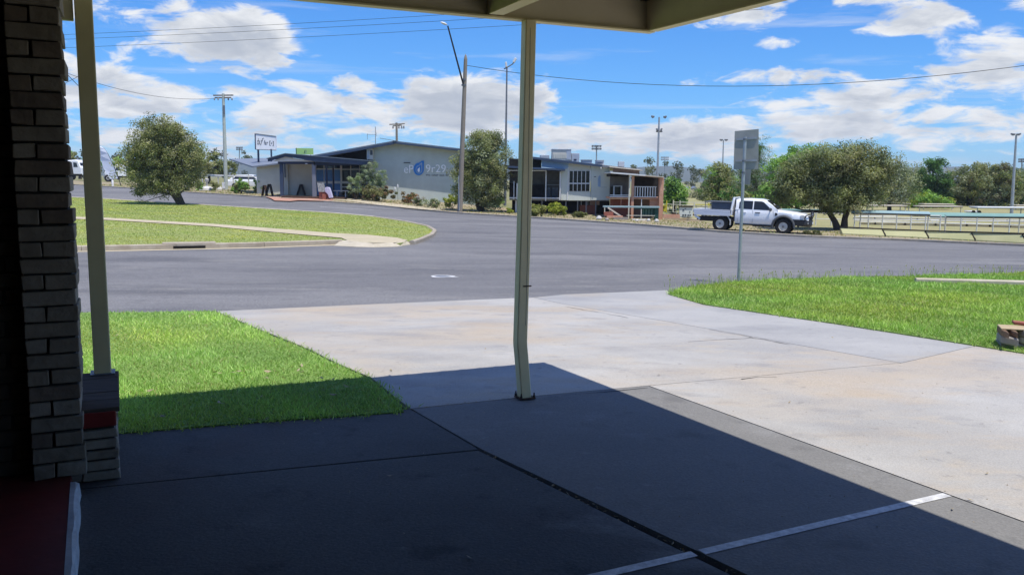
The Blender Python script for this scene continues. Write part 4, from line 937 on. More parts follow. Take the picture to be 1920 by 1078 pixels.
tree('gum_tree', 'broad grey olive tree right of the dark green tree', (1815, 398), 84, [(1812, 345, 44, 38), (1790, 362, 36, 32), (1838, 360, 38, 34), (1820, 322, 28, 16), (1850, 375, 30, 20)], 20000, .2, OLIVE + SAGE, [[(1815, 398), (1814, 360), (1810, 335)]], .2, group=BT)
tree('gum_tree', 'broad olive tree left of the tall floodlight pole', (1868, 398), 80, [(1865, 345, 42, 38), (1848, 328, 28, 20), (1884, 362, 38, 32), (1880, 326, 26, 20), (1860, 375, 36, 20)], 20000, .2, OLIVE + SAGE[:2] + [(.13, .11, .07)], [[(1868, 398), (1868, 360), (1864, 335)]], .2, group=BT)
tree('gum_tree', 'dense dark tree behind the tall floodlight pole at the right edge', (1912, 398), 88, [(1908, 355, 32, 36), (1930, 345, 34, 40), (1900, 335, 18, 18)], 16000, .2, DEEP + OLIVE[:2], [[(1912, 398), (1912, 360), (1918, 335)]], .2, group=BT)
tree('gum_tree', 'green bushy tree right of the brick terrace pier', (1264, 392), 62, [(1264, 358, 17, 22), (1258, 372, 15, 16), (1275, 370, 14, 16), (1262, 345, 12, 10)], 6500, .2, FRESH + DEEP[:1], [[(1264, 393), (1264, 365), (1263, 348)]], .11)
tree('gum_tree', 'dull olive tree behind the round island tree', (392, 338), 115, [(392, 312, 30, 22), (420, 318, 24, 18), (370, 316, 26, 20), (405, 300, 16, 12)], 6000, .32, OLIVE, [[(392, 338), (392, 318)]], .2)
tree('gum_tree', 'green tree behind the parked truck at the far left', (150, 325), 150, [(150, 306, 26, 16), (128, 300, 24, 20), (178, 314, 24, 12), (100, 305, 40, 24)], 5000, .42, FRESH + OLIVE, [[(150, 328), (150, 310)]], .25)
tree('gum_tree', 'green tree beyond the white banner left of the island tree', (222, 330), 140, [(222, 310, 20, 14), (240, 314, 20, 12), (212, 318, 14, 10)], 3500, .38, FRESH, [[(222, 332), (222, 314)]], .2)

def far_wood():
    cents = []; rads = []
    for px in list(range(-60, 480, 16)) + list(range(1190, 1990, 13)):
        Y = rng.uniform(190, 330); h = rng.uniform(5, 10) if px < 600 else rng.uniform(4, 8); c = aty(px + rng.uniform(-8, 8), 340, Y); gz = G(c[0], c[1])
        cents.append((c[0], c[1], gz + h * .5)); rads.append((rng.uniform(3, 6), 3.5, h * .55))
    V, C, _ = leaves(cents, rads, 26000, .75, [(.10, .12, .06), (.13, .14, .08), (.085, .105, .05)], sub=1.2)
    o = fast_mesh('far_wood', V, 4, 'leaf', None, C, 'stuff'); o['label'] = 'far line of scrub trees along the foot of the hills'; o['category'] = 'wood'
far_wood()
def understory():
    cents = []; rads = []
    for px in range(1305, 2010, 9):
        Y = rng.uniform(92, 118); h = rng.uniform(1.2, 2.6); c = aty(px + rng.uniform(-5, 5), 380, Y); gz = G(c[0], c[1]); cents.append((c[0], c[1], gz + h * .45)); rads.append((rng.uniform(.9, 1.8), 1.2, h * .55))
    V, C, _ = leaves(cents, rads, 30000, .24, [(.17, .18, .09), (.20, .20, .12), (.13, .15, .07), (.23, .21, .14)], sub=.5)
    o = fast_mesh('understory_scrub', V, 4, 'leaf', None, C, 'stuff'); o['label'] = 'low scrub filling the ground under the trees beyond the greens'; o['category'] = 'scrub'
understory()

def shrub(name, label, px, py, w, h, cols, n=1800, size=.12, Y=None, stems=6, group=None, up=.6, sub=.16, flat=.8, dz=.06, **kw):
    b = P(px, py, dz) if Y is None else aty(px, py, Y); s = b[1] / F_PX; rx = w / 2 * s; hz = h * s
    if Y is not None: b[2] = G(b[0], b[1]) + dz
    root = thing(name, label, 'shrub', b, 0, group)
    cents = [(b[0], b[1], b[2] + hz * .5)] + [(b[0] + rng.uniform(-.55, .55) * rx, b[1] + rng.uniform(-.4, .4) * rx * flat, b[2] + hz * rng.uniform(.3, .65)) for _ in range(4)]
    rads = [(rx * .75, rx * .75 * flat, hz * .5)] + [(rx * .5, rx * .5 * flat, hz * .36)] * 4
    V, C, sc = leaves(cents, rads, n, size, cols, up=up, sub=min(sub, hz * .3), **kw)
    V[:, 2] = np.maximum(V[:, 2], b[2] + .01)
    m = MB()
    for i in rng.choice(len(sc), min(stems, len(sc)), replace=False): limb(m, b + np.array([rng.normal(0, .05), rng.normal(0, .05), -.03]), sc[i], .022, .006, .2, 5, 4)
    m.build('stems', 'bark', root, smooth=True); fast_mesh('foliage', V, 4, 'leaf', root, C)
    return root
GB = 'garden shrubs in front of the club'
shrub('garden_shrub', 'leafy green shrub between the power pole and the sign posts', 452, 363, 50, 27, FRESH + OLIVE[:1], 3500, .16, group=GB)
shrub('garden_shrub', 'leafy green shrub below the white sign beside the entrance porch', 492, 363, 44, 30, FRESH + OLIVE[:1], 3500, .16, group=GB)
shrub('garden_shrub', 'small round green shrub left of the pale power pole', 373, 358, 17, 20, FRESH, 1200, .13, group=GB)
shrub('garden_shrub', 'small round olive shrub close beside the pale power pole', 402, 358, 18, 20, OLIVE + FRESH[:1], 1200, .13, group=GB)
shrub('garden_shrub', 'pale grey shrub nearest the island tree on the far verge', 354, 358, 20, 16, GREY + SAGE, 900, .13, group=GB)
shrub('feathery_shrub', 'tall feathery grey green shrub against the club wall', 700, 374, 66, 80, [(.30, .36, .24), (.36, .41, .30), (.22, .29, .17)], 9000, .22, 67.5, 14, GB, aspect=.10, droop=.3)
shrub('garden_shrub', 'wispy light green shrub in front of the dark club window', 668, 371, 32, 52, [(.30, .38, .20), (.36, .42, .28)], 2200, .2, 66.5, 10, GB, aspect=.12)
shrub('garden_shrub', 'dark brownish shrub spreading along the club wall', 710, 378, 84, 32, [(.18, .16, .08), (.22, .22, .09), (.14, .16, .06), (.28, .20, .12)], 6500, .16, group=GB)
shrub('garden_shrub', 'light green low shrub beside the entrance bench', 664, 372, 34, 16, [(.20, .22, .08), (.16, .19, .06)], 1500, .13, group=GB)
shrub('garden_shrub', 'orange flowering low shrub under the wall letters', 766, 381, 56, 20, [(.34, .17, .07), (.26, .18, .08), (.16, .17, .06)], 1800, .12, group=GB)
shrub('garden_shrub', 'grey white flowering low shrub right of the orange one', 786, 386, 36, 17, [(.40, .38, .36), (.22, .25, .15), (.16, .20, .08)], 1200, .11, group=GB)
shrub('garden_shrub', 'white flowering low shrub next to the yellow one', 813, 391, 42, 20, [(.48, .50, .42), (.26, .30, .16), (.18, .22, .10)], 1500, .11, group=GB)
shrub('garden_shrub', 'bright yellow green round shrub at the foot of the timber light pole', 848, 392, 38, 32, YEL, 1900, .13, group=GB)
shrub('garden_shrub', 'fresh green bush right behind the roadside tree trunk', 931, 389, 24, 22, FRESH, 1500, .14, group=GB)
shrub('garden_shrub', 'tiny yellow green plant on the verge left of the bent post', 953, 400, 20, 9, YEL, 700, .1, group=GB)
HB = 'hedge shrubs in front of the raised pavilion'
shrub('hedge_shrub', 'rounded yellow olive hedge bush directly right of the bent post', 1003, 406, 50, 22, [(.25, .27, .07), (.20, .22, .06), (.30, .31, .10)], 2800, .13, group=HB)
shrub('hedge_shrub', 'bright yellow green hedge bush below the pavilion window', 1047, 404, 50, 28, YEL, 3200, .13, group=HB)
shrub('hedge_shrub', 'low ragged ground shrub right of the yellow green hedge bush', 1090, 408, 50, 11, [(.20, .21, .08), (.14, .16, .05)], 1500, .11, group=HB)
shrub('hedge_shrub', 'dark shrub in the shade below the pavilion floor', 1098, 396, 26, 16, [(.10, .13, .05), (.15, .17, .07)], 1200, .13, group=HB)
shrub('hedge_shrub', 'reddish brown shrub beside the pavilion steps', 1128, 394, 24, 22, [(.20, .13, .09), (.14, .13, .06)], 1200, .13, group=HB)
shrub('agave_plant', 'yellow green spiky plant below the sloping stair rail', 1166, 401, 22, 14, YEL, 500, .45, None, 3, HB, aspect=.12, up=.2)
shrub('hedge_shrub', 'low bush at the front wheel of the white ute', 1527, 442, 40, 12, [(.12, .13, .05), (.16, .15, .07), (.09, .10, .04)], 1400, .10, group=HB)
shrub('hedge_shrub', 'yellow green weed clump by the yellow fence posts', 1263, 400, 22, 10, YEL + FRESH, 700, .12, group=HB)
blades('grass', [tuple(p + n * .25) for p, n in zip(far_line, nrm)] + [tuple(p + n * 6.5) for p, n in reversed(list(zip(far_line, nrm)))], .06, 30000, .02, .07, .02, [(.32, .32, .13), (.40, .35, .19), (.26, .29, .10)], 'dry patchy grass along the dirt verge beyond the road', ((-45, 32), (30, 100)), pw=.8, clump=1.2)
# ------------------------------------------------------------------ club building and raised pavilion
def fr(parent, name, matn, px0, py0, px1, py1, Y, dep=.1, bevel=0.0):
    """a block whose front face fills a rectangle of the view at depth Y"""
    xm = (px0 + px1) / 2; ym = (py0 + py1) / 2
    x0, x1 = aty(px0, ym, Y)[0], aty(px1, ym, Y)[0]; z1, z0 = aty(xm, py0, Y)[2], aty(xm, py1, Y)[2]
    m = MB(); m.box(x0, x1, Y, Y + dep, z0, z1); return m.build(name, matn, parent, bevel=bevel)
def frpoly(parent, name, matn, pts, Y, dep=.1, zfloor=None):
    poly = []
    for q in pts:
        p = aty(q[0], q[1], Y)
        if len(q) > 2: p[2] = q[2]
        poly.append(p)
    m = MB(); m.prism(poly, (0, 0, 0), (0, dep, 0)); return m.build(name, matn, parent)
def text_obj(parent, name, txt, matn, px0, py0, px1, py1, Y, ext=.02, shear=0.0):
    cu = bpy.data.curves.new('t', 'FONT'); cu.body = txt; cu.extrude = ext; cu.shear = shear; cu.resolution_u = 3
    o = bpy.data.objects.new('t', cu); COL.objects.link(o); bpy.context.view_layer.update()
    me = bpy.data.meshes.new_from_object(o.evaluated_get(bpy.context.evaluated_depsgraph_get())); bpy.data.objects.remove(o)
    v = np.array([q.co[:] for q in me.vertices]); lo, hi = v.min(0), v.max(0); s = (v - lo) / np.maximum(hi - lo, 1e-6)
    a = aty(px0, (py0 + py1) / 2, Y); b = aty(px1, (py0 + py1) / 2, Y); t = aty((px0 + px1) / 2, py0, Y)[2]; bt = aty((px0 + px1) / 2, py1, Y)[2]
    W = np.c_[a[0] + s[:, 0] * (b[0] - a[0]), Y - ext * 2 * (s[:, 2]), bt + s[:, 1] * (t - bt)]
    inv = np.linalg.inv(np.array(ROOTM[parent.name])); W = (np.c_[W, np.ones(len(W))] @ inv.T)[:, :3]
    for q, w in zip(me.vertices, W): q.co = w
    me.materials.clear(); me.materials.append(MAT[matn]); me.name = name
    ob = bpy.data.objects.new(name, me); COL.objects.link(ob); ob.parent = parent; ROOTM[ob.name] = ROOTM[parent.name]; return ob

YC = 69.50; cb = aty(780, 380, YC)
club = thing('club_building', 'grey club building with low gable, blue emblem and entrance porch', 'building', (cb[0], cb[1], -.3))
frpoly(club, 'gable_wall', 'grey_wall', [(692, 380, -.7), (905, 380, -.7), (905, 286.5), (741, 269), (692, 278)], YC, 15)
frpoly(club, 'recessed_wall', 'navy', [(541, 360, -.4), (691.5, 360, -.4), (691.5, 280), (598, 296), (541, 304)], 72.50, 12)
# roof slopes with fascia
def slope(parent, name, matn, p, q, Y0, Y1, th):
    a, b = aty(*p, YC), aty(*q, YC); m = MB(); n = th
    m.prism([a, b, b - [0, 0, n], a - [0, 0, n]], (0, Y0 - YC, 0), (0, Y1 - YC, 0)); return m.build(name, matn, parent)
slope(club, 'roof', 'blue_roof', (584, 293), (741, 265), 68.70, 85.00, .10); slope(club, 'roof', 'blue_roof', (741.05, 265), (925, 286.5), 68.70, 85.00, .10)
slope(club, 'fascia', 'blue_trim', (584, 295.6), (741, 267.6), 68.65, 68.80, .17); slope(club, 'fascia', 'blue_trim', (741.05, 267.6), (925, 289.1), 68.65, 68.80, .11)
a = aty(741, 264.6, 68.80); m = MB(); m.bar((a[0], 68.60, a[2]), (a[0], 85.00, a[2]), .3, .05); m.build('ridge_cap', 'blue_roof', club)
# entrance front: glass, panels, mullions
YS = 72.10
for i, (x0, x1) in enumerate(((593, 623.5), (627, 638))):
    w = fr(club, 'window', 'white_trim', x0 - 1, 307.5, x1 + 1, 367, YS + .04, .05)
    for y0, y1, mt in ((309.5, 316.2, 'glass_navy'), (318.5, 339.8, 'blue_panel'), (344.5, 366.5, 'blue_panel')):
        if i == 0:
            fr(w, 'pane', mt, x0 + .3, y0, 606.5, y1, YS, .035); fr(w, 'pane', mt, 608.3, y0, x1 - .5, y1, YS, .035)
        else: fr(w, 'pane', mt, x0, y0, x1 - .3, y1, YS, .035)
w = fr(club, 'window', 'white_trim', 639, 307.5, 690, 367, YS + .04, .05)
for x0, x1 in ((641.5, 656.5), (658.5, 673), (675, 689)):
    for y0, y1 in ((310, 317), (319, 340), (344.5, 349.5), (352, 366)): fr(w, 'pane', 'glass_dark', x0, y0, x1, y1, YS, .035)
fr(club, 'porch_wall', 'wall_shade_cream', 541, 303, 588, 367, 71.90, .2); fr(club, 'porch_wall', 'wall_shade_cream', 532, 303, 540, 367, 71.70, .3)
# porch roof, columns, gable infill
pts = [(502, 297.5), (535, 288.3), (690, 301.5), (690, 310), (590, 303.2), (535, 293.5), (502, 303.5)]
frpoly(club, 'porch_fascia', 'blue_trim', pts, 67.10, .12)
for p, q in (((500, 297), (535, 287.4)), ((535.05, 287.4), (692, 300.8))):
    a, b = aty(*p, 67.10), aty(*q, 67.10); m = MB(); m.prism([a, b, b - [0, 0, .06], a - [0, 0, .06]], (0, -.08, 0), (0, 5.0, 0)); m.build('porch_roof', 'blue_roof', club)
frpoly(club, 'gable_infill', 'light_blue' if False else 'grey_wall_cream', [(510, 303.0), (535, 294.2), (589, 303.3)], 67.25, .05)
fr(club, 'porch_beam', 'navy', 521, 303.6, 588, 308, 67.30, .15); fr(club, 'porch_beam', 'navy', 588.2, 305, 690, 310.5, 67.35, .15)
m = MB(); a = aty(520, 306, 67.40); b = aty(690, 306, 67.40); m.box(a[0], b[0], 67.50, 72.00, a[2] + .02, a[2] + .08); m.build('porch_ceiling', 'wall_shade_cream', club)
for x0, x1, y1, Y, mt in ((524.5, 530.5, 369, 67.40, 'blue_trim'), (585, 592, 372, 67.35, 'grey_roof'), (610.8, 613.8, 374, 67.50, 'navy'), (623.5, 626.3, 368, 70.00, 'navy')):
    fr(club, 'porch_column', mt, x0, 304, x1, y1, Y, (x1 - x0) * Y / F_PX, .01)
fr(club, 'porch_lamp', 'lamp_white', 572, 306.5, 576, 308, 67.20, .08)
m = fr(club, 'downpipe', 'blue_trim', 533, 304, 535, 333, 71.50, .08)
# left wing
frpoly(club, 'wing_wall', 'grey_wall_cream', [(481, 350, -.3), (540.5, 350, -.3), (540.5, 303), (481, 311.5)], 73.50, 8)
a = [aty(473, 312, 72.90), aty(541, 303.5, 72.90)]; b = [aty(430, 298, 80.50), aty(541, 296, 80.50)]
m = MB(); m.hexa([a[0] - [0, 0, .12], a[1] - [0, 0, .12], b[1] - [0, 0, .12], b[0] - [0, 0, .12]], [a[0], a[1], b[1], b[0]]); m.build('wing_roof', 'grey_roof', club)
# air-conditioner on the wall, emblem and letters
ac = fr(club, 'air_conditioner', 'ac_beige', 687.5, 278.5, 699.5, 299.5, 69.05, .4, .02); fr(ac, 'grille', 'grey_plastic', 694, 282, 698.5, 291, 69.03, .03); fr(ac, 'grille', 'ac_grey', 689, 281, 692.5, 297, 69.03, .03)
text_obj(club, 'letters', 'eP', 'letter_silver', 757.5, 309.5, 775.5, 325, YC - .002)
text_obj(club, 'letters', '9r29', 'letter_silver', 798.5, 308.8, 836, 323.5, YC - .002)
text_obj(club, 'small_letters', 'PTS  CPOF  EAR', 'letter_dark', 799, 327.4, 833, 330.6, YC - .002, .008)['kind'] = 'stuff'
text_obj(club, 'small_letters', '-ur', 'letter_dark', 834, 327.4, 842, 330.2, YC - .002, .008, .5)['kind'] = 'stuff'
fr(club, 'accent_bar', 'letter_dark', 757, 304.6, 769.5, 306.4, YC - .03, .035)
def drop(cx, cy, rx, ry, tipx, tipy, n=30):
    pts = []
    for i in range(n):
        t = math.pi * .06 + 2 * math.pi * i / n * .80 + math.pi * .5 * 0
        pts.append((cx + rx * math.cos(-t + .25), cy + ry * math.sin(t - .25) * 1.0))
    return pts
def emblem(name, matn, cx, cy, rx, ry, tip, Y, dep):
    pts = []
    for i in range(33):
        t = -.12 + (2 * math.pi - 1.45) * i / 32; pts.append((cx + rx * math.cos(t), cy + ry * math.sin(t)))
    pts += [(cx + rx * .30, tip[1] + 2.2), (cx + rx * .55, tip[1] + .6), (cx + rx * .8, tip[1]), (tip[0], tip[1])]
    frpoly(club, name, matn, pts, Y, dep)
emblem('emblem', 'logo_blue', 785, 317.5, 9.6, 11.6, (794.8, 301.8), 69.43, .069)
emblem('emblem_ring', 'light_blue', 785.6, 318, 6.3, 8.0, (791.6, 305.0), 69.40, .029)
emblem('emblem_core', 'logo_blue', 785.2, 318.4, 4.6, 6.2, (789.6, 309.5), 69.37, .029)
emblem('emblem_drop', 'letter_silver', 785, 319.5, 2.2, 3.6, (786.6, 313.0), 69.34, .029)
# paving at the entrance and the pale footpath along the verge
struct(sheet('entrance_paving', pixpoly([(495, 367.8), (540, 367), (600, 368), (655, 369.5), (648, 373), (612, 377), (596, 376.5), (560, 375.5), (545, 377), (515, 376), (508, 372)], .09), 'red_paving', .085, 1.0))
struct(sheet('footpath', pixpoly([(640, 371), (665, 372.5), (700, 378), (780, 387), (832, 392.5), (818, 395), (760, 389.8), (690, 381.5), (640, 375.5), (622, 374.5)], .09), 'path_sand', .09, 1.0))
m = MB(); a, b = P(528, 370.5, .1), P(650, 373.5, .1); m.bar(a + [0, 0, .06], b + [0, 0, .06], .35, .14); tag(m.build('timber_step', 'rust', None, bevel=.02), 'low dark timber step in front of the club entrance', 'step')

# roof sign, pylon sign
gs = aty(571, 291, 68.10); gsign = thing('roof_sign', 'small green sign standing on the porch roof', 'sign', gs)
fr(gsign, 'panel', 'sign_green', 556, 278.2, 587, 290, 68.10, .12, .01); fr(gsign, 'edge', 'dark_green', 554.6, 277.8, 556, 290.4, 68.08, .16)
for x in (560, 582): fr(gsign, 'leg', 'galv_dark', x, 290.05, x + 1.2, 293.2, 68.14, .05)
for k, dx in enumerate((0, 2.6)):
    frpoly(gsign, 'stripe', 'dark_green' if k == 0 else 'shade_green', [(569.5 + dx, 288), (571 + dx, 288), (572.8 + dx, 281.5), (571.6 + dx, 281.5)], 68.09, .008)
YP = 76.00; ps = aty(497, 350, YP)
py_ = thing('pylon_sign', 'white rectangular sign on two blue posts left of the entrance', 'sign', (ps[0], ps[1], G(ps[0], ps[1])))
for x0, x1 in ((483.2, 486.3), (507.8, 510.4)):
    p = fr(py_, 'post', 'blue_trim', x0, 280, x1, 352, YP + .1, .12)
m = MB(); c = [aty(478, 251.5, YP - .35), aty(516.5, 256.5, YP + .35), aty(516.5, 281.6, YP + .35), aty(478.6, 280, YP - .35)]; d = np.array([.06, .2, 0])
m.prism(c, (0, 0, 0), d); panel = m.build('panel', 'sign_white', py_)
m = MB(); m.prism([c[0] + [-.03, -.012, .03], c[0] + [.05, -.012, .03], c[3] + [.05, -.012, -.03], c[3] + [-.03, -.012, -.03]], (0, 0, 0), d * 1.15); m.build('frame', 'blue_trim', py_)
m = MB(); m.bar(c[0] + d / 2 + [0, 0, .02], c[1] + d / 2 + [0, 0, .02], .24, .05); m.build('frame', 'galv_dark', py_); m = MB(); m.bar(c[3] + d / 2 - [0, 0, .02], c[2] + d / 2 - [0, 0, .02], .24, .05); m.build('frame', 'galv_dark', py_)
def text_plane(parent, txt, matn, c, u0, u1, v0, v1, shear=0, lift=.012):
    cu = bpy.data.curves.new('t', 'FONT'); cu.body = txt; cu.shear = shear; cu.resolution_u = 3; cu.extrude = .004
    o = bpy.data.objects.new('t', cu); COL.objects.link(o); bpy.context.view_layer.update()
    me = bpy.data.meshes.new_from_object(o.evaluated_get(bpy.context.evaluated_depsgraph_get())); bpy.data.objects.remove(o)
    v = np.array([q.co[:] for q in me.vertices]); lo, hi = v.min(0), v.max(0); s = (v - lo) / np.maximum(hi - lo, 1e-6)
    uu = u0 + s[:, 0] * (u1 - u0); vv = v1 + s[:, 1] * (v0 - v1); c = [np.array(q) for q in c]
    W = (c[0][None] * (1 - uu)[:, None] + c[1][None] * uu[:, None]) * (1 - vv)[:, None] + (c[3][None] * (1 - uu)[:, None] + c[2][None] * uu[:, None]) * vv[:, None]
    n = np.cross(c[1] - c[0], c[3] - c[0]); n = n / np.linalg.norm(n); n = n if n[1] < 0 else -n
    W = W + n * (lift * (.3 + s[:, 2]))[:, None]
    inv = np.linalg.inv(np.array(ROOTM[parent.name])); W = (np.c_[W, np.ones(len(W))] @ inv.T)[:, :3]
    for q, w_ in zip(me.vertices, W): q.co = w_
    me.materials.clear(); me.materials.append(MAT[matn]); ob = bpy.data.objects.new('letters', me); COL.objects.link(ob); ob.parent = parent; ROOTM[ob.name] = ROOTM[parent.name]; return ob
text_plane(py_, 'dx', 'letter_dark', c, .10, .26, .25, .68, .1); text_plane(py_, 'f', 'letter_dark', c, .26, .42, .20, .72, .5); text_plane(py_, 'far', 'letter_dark', c, .43, .64, .36, .66, .1); text_plane(py_, '[ ]', 'letter_dark', c, .70, .92, .36, .70); text_plane(py_, 'w', 'letter_dark', c, .77, .85, .47, .58)

# aerial on the club roof and power pole behind
at_ = aty(704, 276, 73.50); an = thing('roof_aerial', 'thin television aerial on the club roof', 'aerial', at_)
fr(an, 'mast', 'galv_dark', 703.5, 238, 704.5, 276, 73.50, .03); fr(an, 'boom', 'galv_dark', 688, 252.3, 705, 252.9, 73.55, .02); fr(an, 'element', 'galv_dark', 688.4, 251, 689, 262, 73.53, .02); fr(an, 'element', 'galv_dark', 705.8, 249, 706.3, 256, 73.53, .02)
m = MB(); a, b = aty(712, 259.5, 71), aty(742, 264.5, 71); m.tube([a, b], .02, 6); m.build('stay', 'galv_dark', an)

# ------------------------------------------------------------------ raised pavilion
YV = 56.0; vb = aty(1070, 376, YV)
pav = thing('raised_pavilion', 'raised pale pavilion on stilts with sloping roof and ribbon window', 'building', (vb[0], vb[1], -.6))
def roofz(px): return 294.6 + (px - 1000) * .1155
frpoly(pav, 'end_wall', 'wall_pale_green', [(1052, 375.5), (1066.3, 375.5), (1066.3, roofz(1066) + 3), (1052, roofz(1052) + 3)], YV, .2)
frpoly(pav, 'front_wall', 'wall_pale_green', [(1066.4, 359.5), (1107.5, 359.5), (1107.5, 376), (1066.4, 376)], YV, .2)
frpoly(pav, 'front_wall', 'grey_wall_cream', [(1066.4, roofz(1066) + 3), (1107.5, roofz(1107) + 3), (1107.5, 319.8), (1066.4, 319.8)], YV, .2)
frpoly(pav, 'front_wall', 'wall_pale_green', [(1108.2, roofz(1108) + 3), (1143.5, roofz(1143) + 3), (1143.5, 375.5), (1108.2, 375.5)], YV, .2)
frpoly(pav, 'blue_band', 'light_blue', [(1015.5, roofz(1015) + 3.2), (1065.8, roofz(1066) + 3.2), (1065.8, 316.5), (1055, 317.4), (1015.5, 313.3)], YV - .03, .12)
fr(pav, 'wall_joint', 'letter_dark', 1107.5, 316, 1108.2, 376, YV + .03, .05); fr(pav, 'corner_trim', 'white_trim', 1063.8, 314, 1065.6, 376, YV - .04, .06)
win = fr(pav, 'window', 'white_trim', 1066.6, 319.8, 1106.3, 359.5, YV + .02, .08)
for i in range(5):
    x0 = 1067.6 + i * 7.75; x1 = x0 + 6.4
    fr(win, 'pane', 'glass_dark', x0, 321, x1, 343, YV - .012, .02); fr(win, 'pane', 'glass_dark', x0, 345.4, x1, 358.6, YV - .012, .02)
for i in range(6):
    x = 1066.6 + i * 7.75; fr(win, 'mullion', 'white_trim', x, 320.2, x + 1.1, 359.2, YV - .03, .03)
fr(win, 'mullion', 'white_trim', 1066.6, 343.2, 1106, 345.2, YV - .034, .03)
emb = frpoly(pav, 'emblem', 'light_blue', [(1121, 350), (1126, 351), (1126, 331), (1124.5, 329), (1122.5, 331), (1121, 335)], YV - .02, .03); fr(pav, 'small_letters', 'letter_dark', 1114, 331, 1117.5, 332.4, YV - .015, .02); fr(pav, 'wall_joint', 'galv', 1127, 351, 1138, 351.7, YV - .012, .02)
# roof
for (x0, x1) in ((978, 1128), (1128.1, 1196)):
    a, b = aty(x0, roofz(x0), YV), aty(x1, roofz(x1), YV); m = MB(); m.prism([a, b, b - [0, 0, .11], a - [0, 0, .11]], (0, -.45, 0), (0, 9, 0)); m.build('roof', 'blue_roof' if x0 < 1100 else 'cream_roof', pav)
    m = MB(); m.prism([a - [0, 0, .02], b - [0, 0, .02], b - [0, 0, .15], a - [0, 0, .15]], (0, -.5, 0), (0, -.44, 0)); m.build('gutter', 'blue_trim' if x0 < 1100 else 'galv_dark', pav)
fr(pav, 'downpipe', 'white_trim', 1126.2, 311.5, 1128, 316.5, YV - .5, .08)
# veranda at the left end
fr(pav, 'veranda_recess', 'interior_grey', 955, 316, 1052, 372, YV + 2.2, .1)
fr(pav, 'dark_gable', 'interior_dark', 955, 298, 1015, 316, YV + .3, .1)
a, b = aty(952, 311.5, YV), aty(1058.5, 317.5, YV); m = MB(); m.prism([a, b, b - [0, 0, .12], a - [0, 0, .12]], (0, -.9, 0), (0, 2.2, 0)); m.build('veranda_roof', 'blue_trim', pav)
fr(pav, 'veranda_beam', 'white_trim', 955, 319.3, 1023, 321, YV - .3, .08)
fr(pav, 'veranda_floor', 'white_trim', 955, 370.8, 1049, 372.4, YV - .3, 2.4); fr(pav, 'floor_edge', 'galv_dark', 955, 372.6, 1143, 376.2, YV + .08, .2)
for x0, x1, y0, y1 in ((1022.6, 1024.4, 320, 377), (1049.2, 1051.4, 322, 375), (968.5, 970.5, 344, 374), (963, 964.2, 340, 374)): fr(pav, 'veranda_post', 'white_trim', x0, y0, x1, y1, YV - .35, .08)
fr(pav, 'bar_counter', 'interior_dark', 985, 346, 1020, 371, YV + 1.6, .3); fr(pav, 'rail', 'galv_dark', 1025, 339, 1049, 340.5, YV + 1.9, .05); fr(pav, 'rail', 'galv', 1025, 346.3, 1049, 347.3, YV + 1.9, .05)
for k, x in enumerate((1026, 1035, 1041)):
    c_ = fr(pav, 'stacked_chair', 'grey_plastic', x, 355 + k, x + 6, 370, YV + 1.0, .4, .02); fr(c_, 'backrest', 'galv_dark', x + .5, 352, x + 5.5, 360, YV + 1.3, .05)
fr(pav, 'side_window', 'glass_dark', 955, 344, 968, 370, YV + .1, .05)
# stilts, dark underfloor, red brick below
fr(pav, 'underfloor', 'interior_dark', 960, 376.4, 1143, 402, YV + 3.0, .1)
for x in (966, 1015, 1060, 1082, 1098, 1116): fr(pav, 'stilt', 'white_trim' if x < 1000 else 'galv_dark', x, 376.3, x + (3 if x < 1000 else 2), 405, YV + .3, .12)
for x in (1089, 1101.5): fr(pav, 'stilt', 'wall_shade_cream', x, 376.3, x + 1.5, 388, YV + 1.5, .1)
fr(pav, 'low_wall', 'brick_red', 1087, 385, 1118, 402, YV + 1.0, .15); fr(pav, 'low_wall', 'terrace_brick', 1106, 376.4, 1124, 384.8, YV + 1.6, .15)
# rooftop plant
def unit(x0, y0, x1, y1, Y, dep, mt, lid=None):
    u = fr(pav, 'rooftop_unit', mt, x0, y0, x1, y1, Y, dep, .03)
    if lid: fr(u, 'lid', lid, x0 - .5, y0 - 1.1, x1 + .5, y0 + .2, Y - .04, dep + .08)
    return u
un = unit(1035.5, 281, 1071, 301.5, YV + 2, 1.6, 'ac_beige', 'ac_grey')
for i in range(6): fr(un, 'louvre', 'wall_shade_cream', 1038 + i * 4.3, 289, 1041 + i * 4.3, 297, YV + 1.97, .03)
fr(un, 'side_panel', 'ac_grey', 1062, 282, 1070.8, 299, YV + 1.98, .02)
u2 = unit(1071.5, 287.5, 1086.5, 304.5, YV + 2.1, 1.2, 'ac_grey'); fr(u2, 'vent', 'navy', 1076, 298.5, 1081, 301, YV + 2.07, .03)
unit(1013, 291, 1030, 299.5, YV + 3, 1.4, 'ac_grey'); unit(1091.5, 300.7, 1110, 308.5, YV + 2.5, 1.2, 'ac_grey', 'galv'); u5 = unit(1118.5, 301.5, 1132.5, 311.2, YV + 2.2, 1.0, 'ac_grey', 'ac_grey'); fr(u5, 'vent', 'navy', 1120, 305.5, 1130, 307, YV + 2.17, .03)

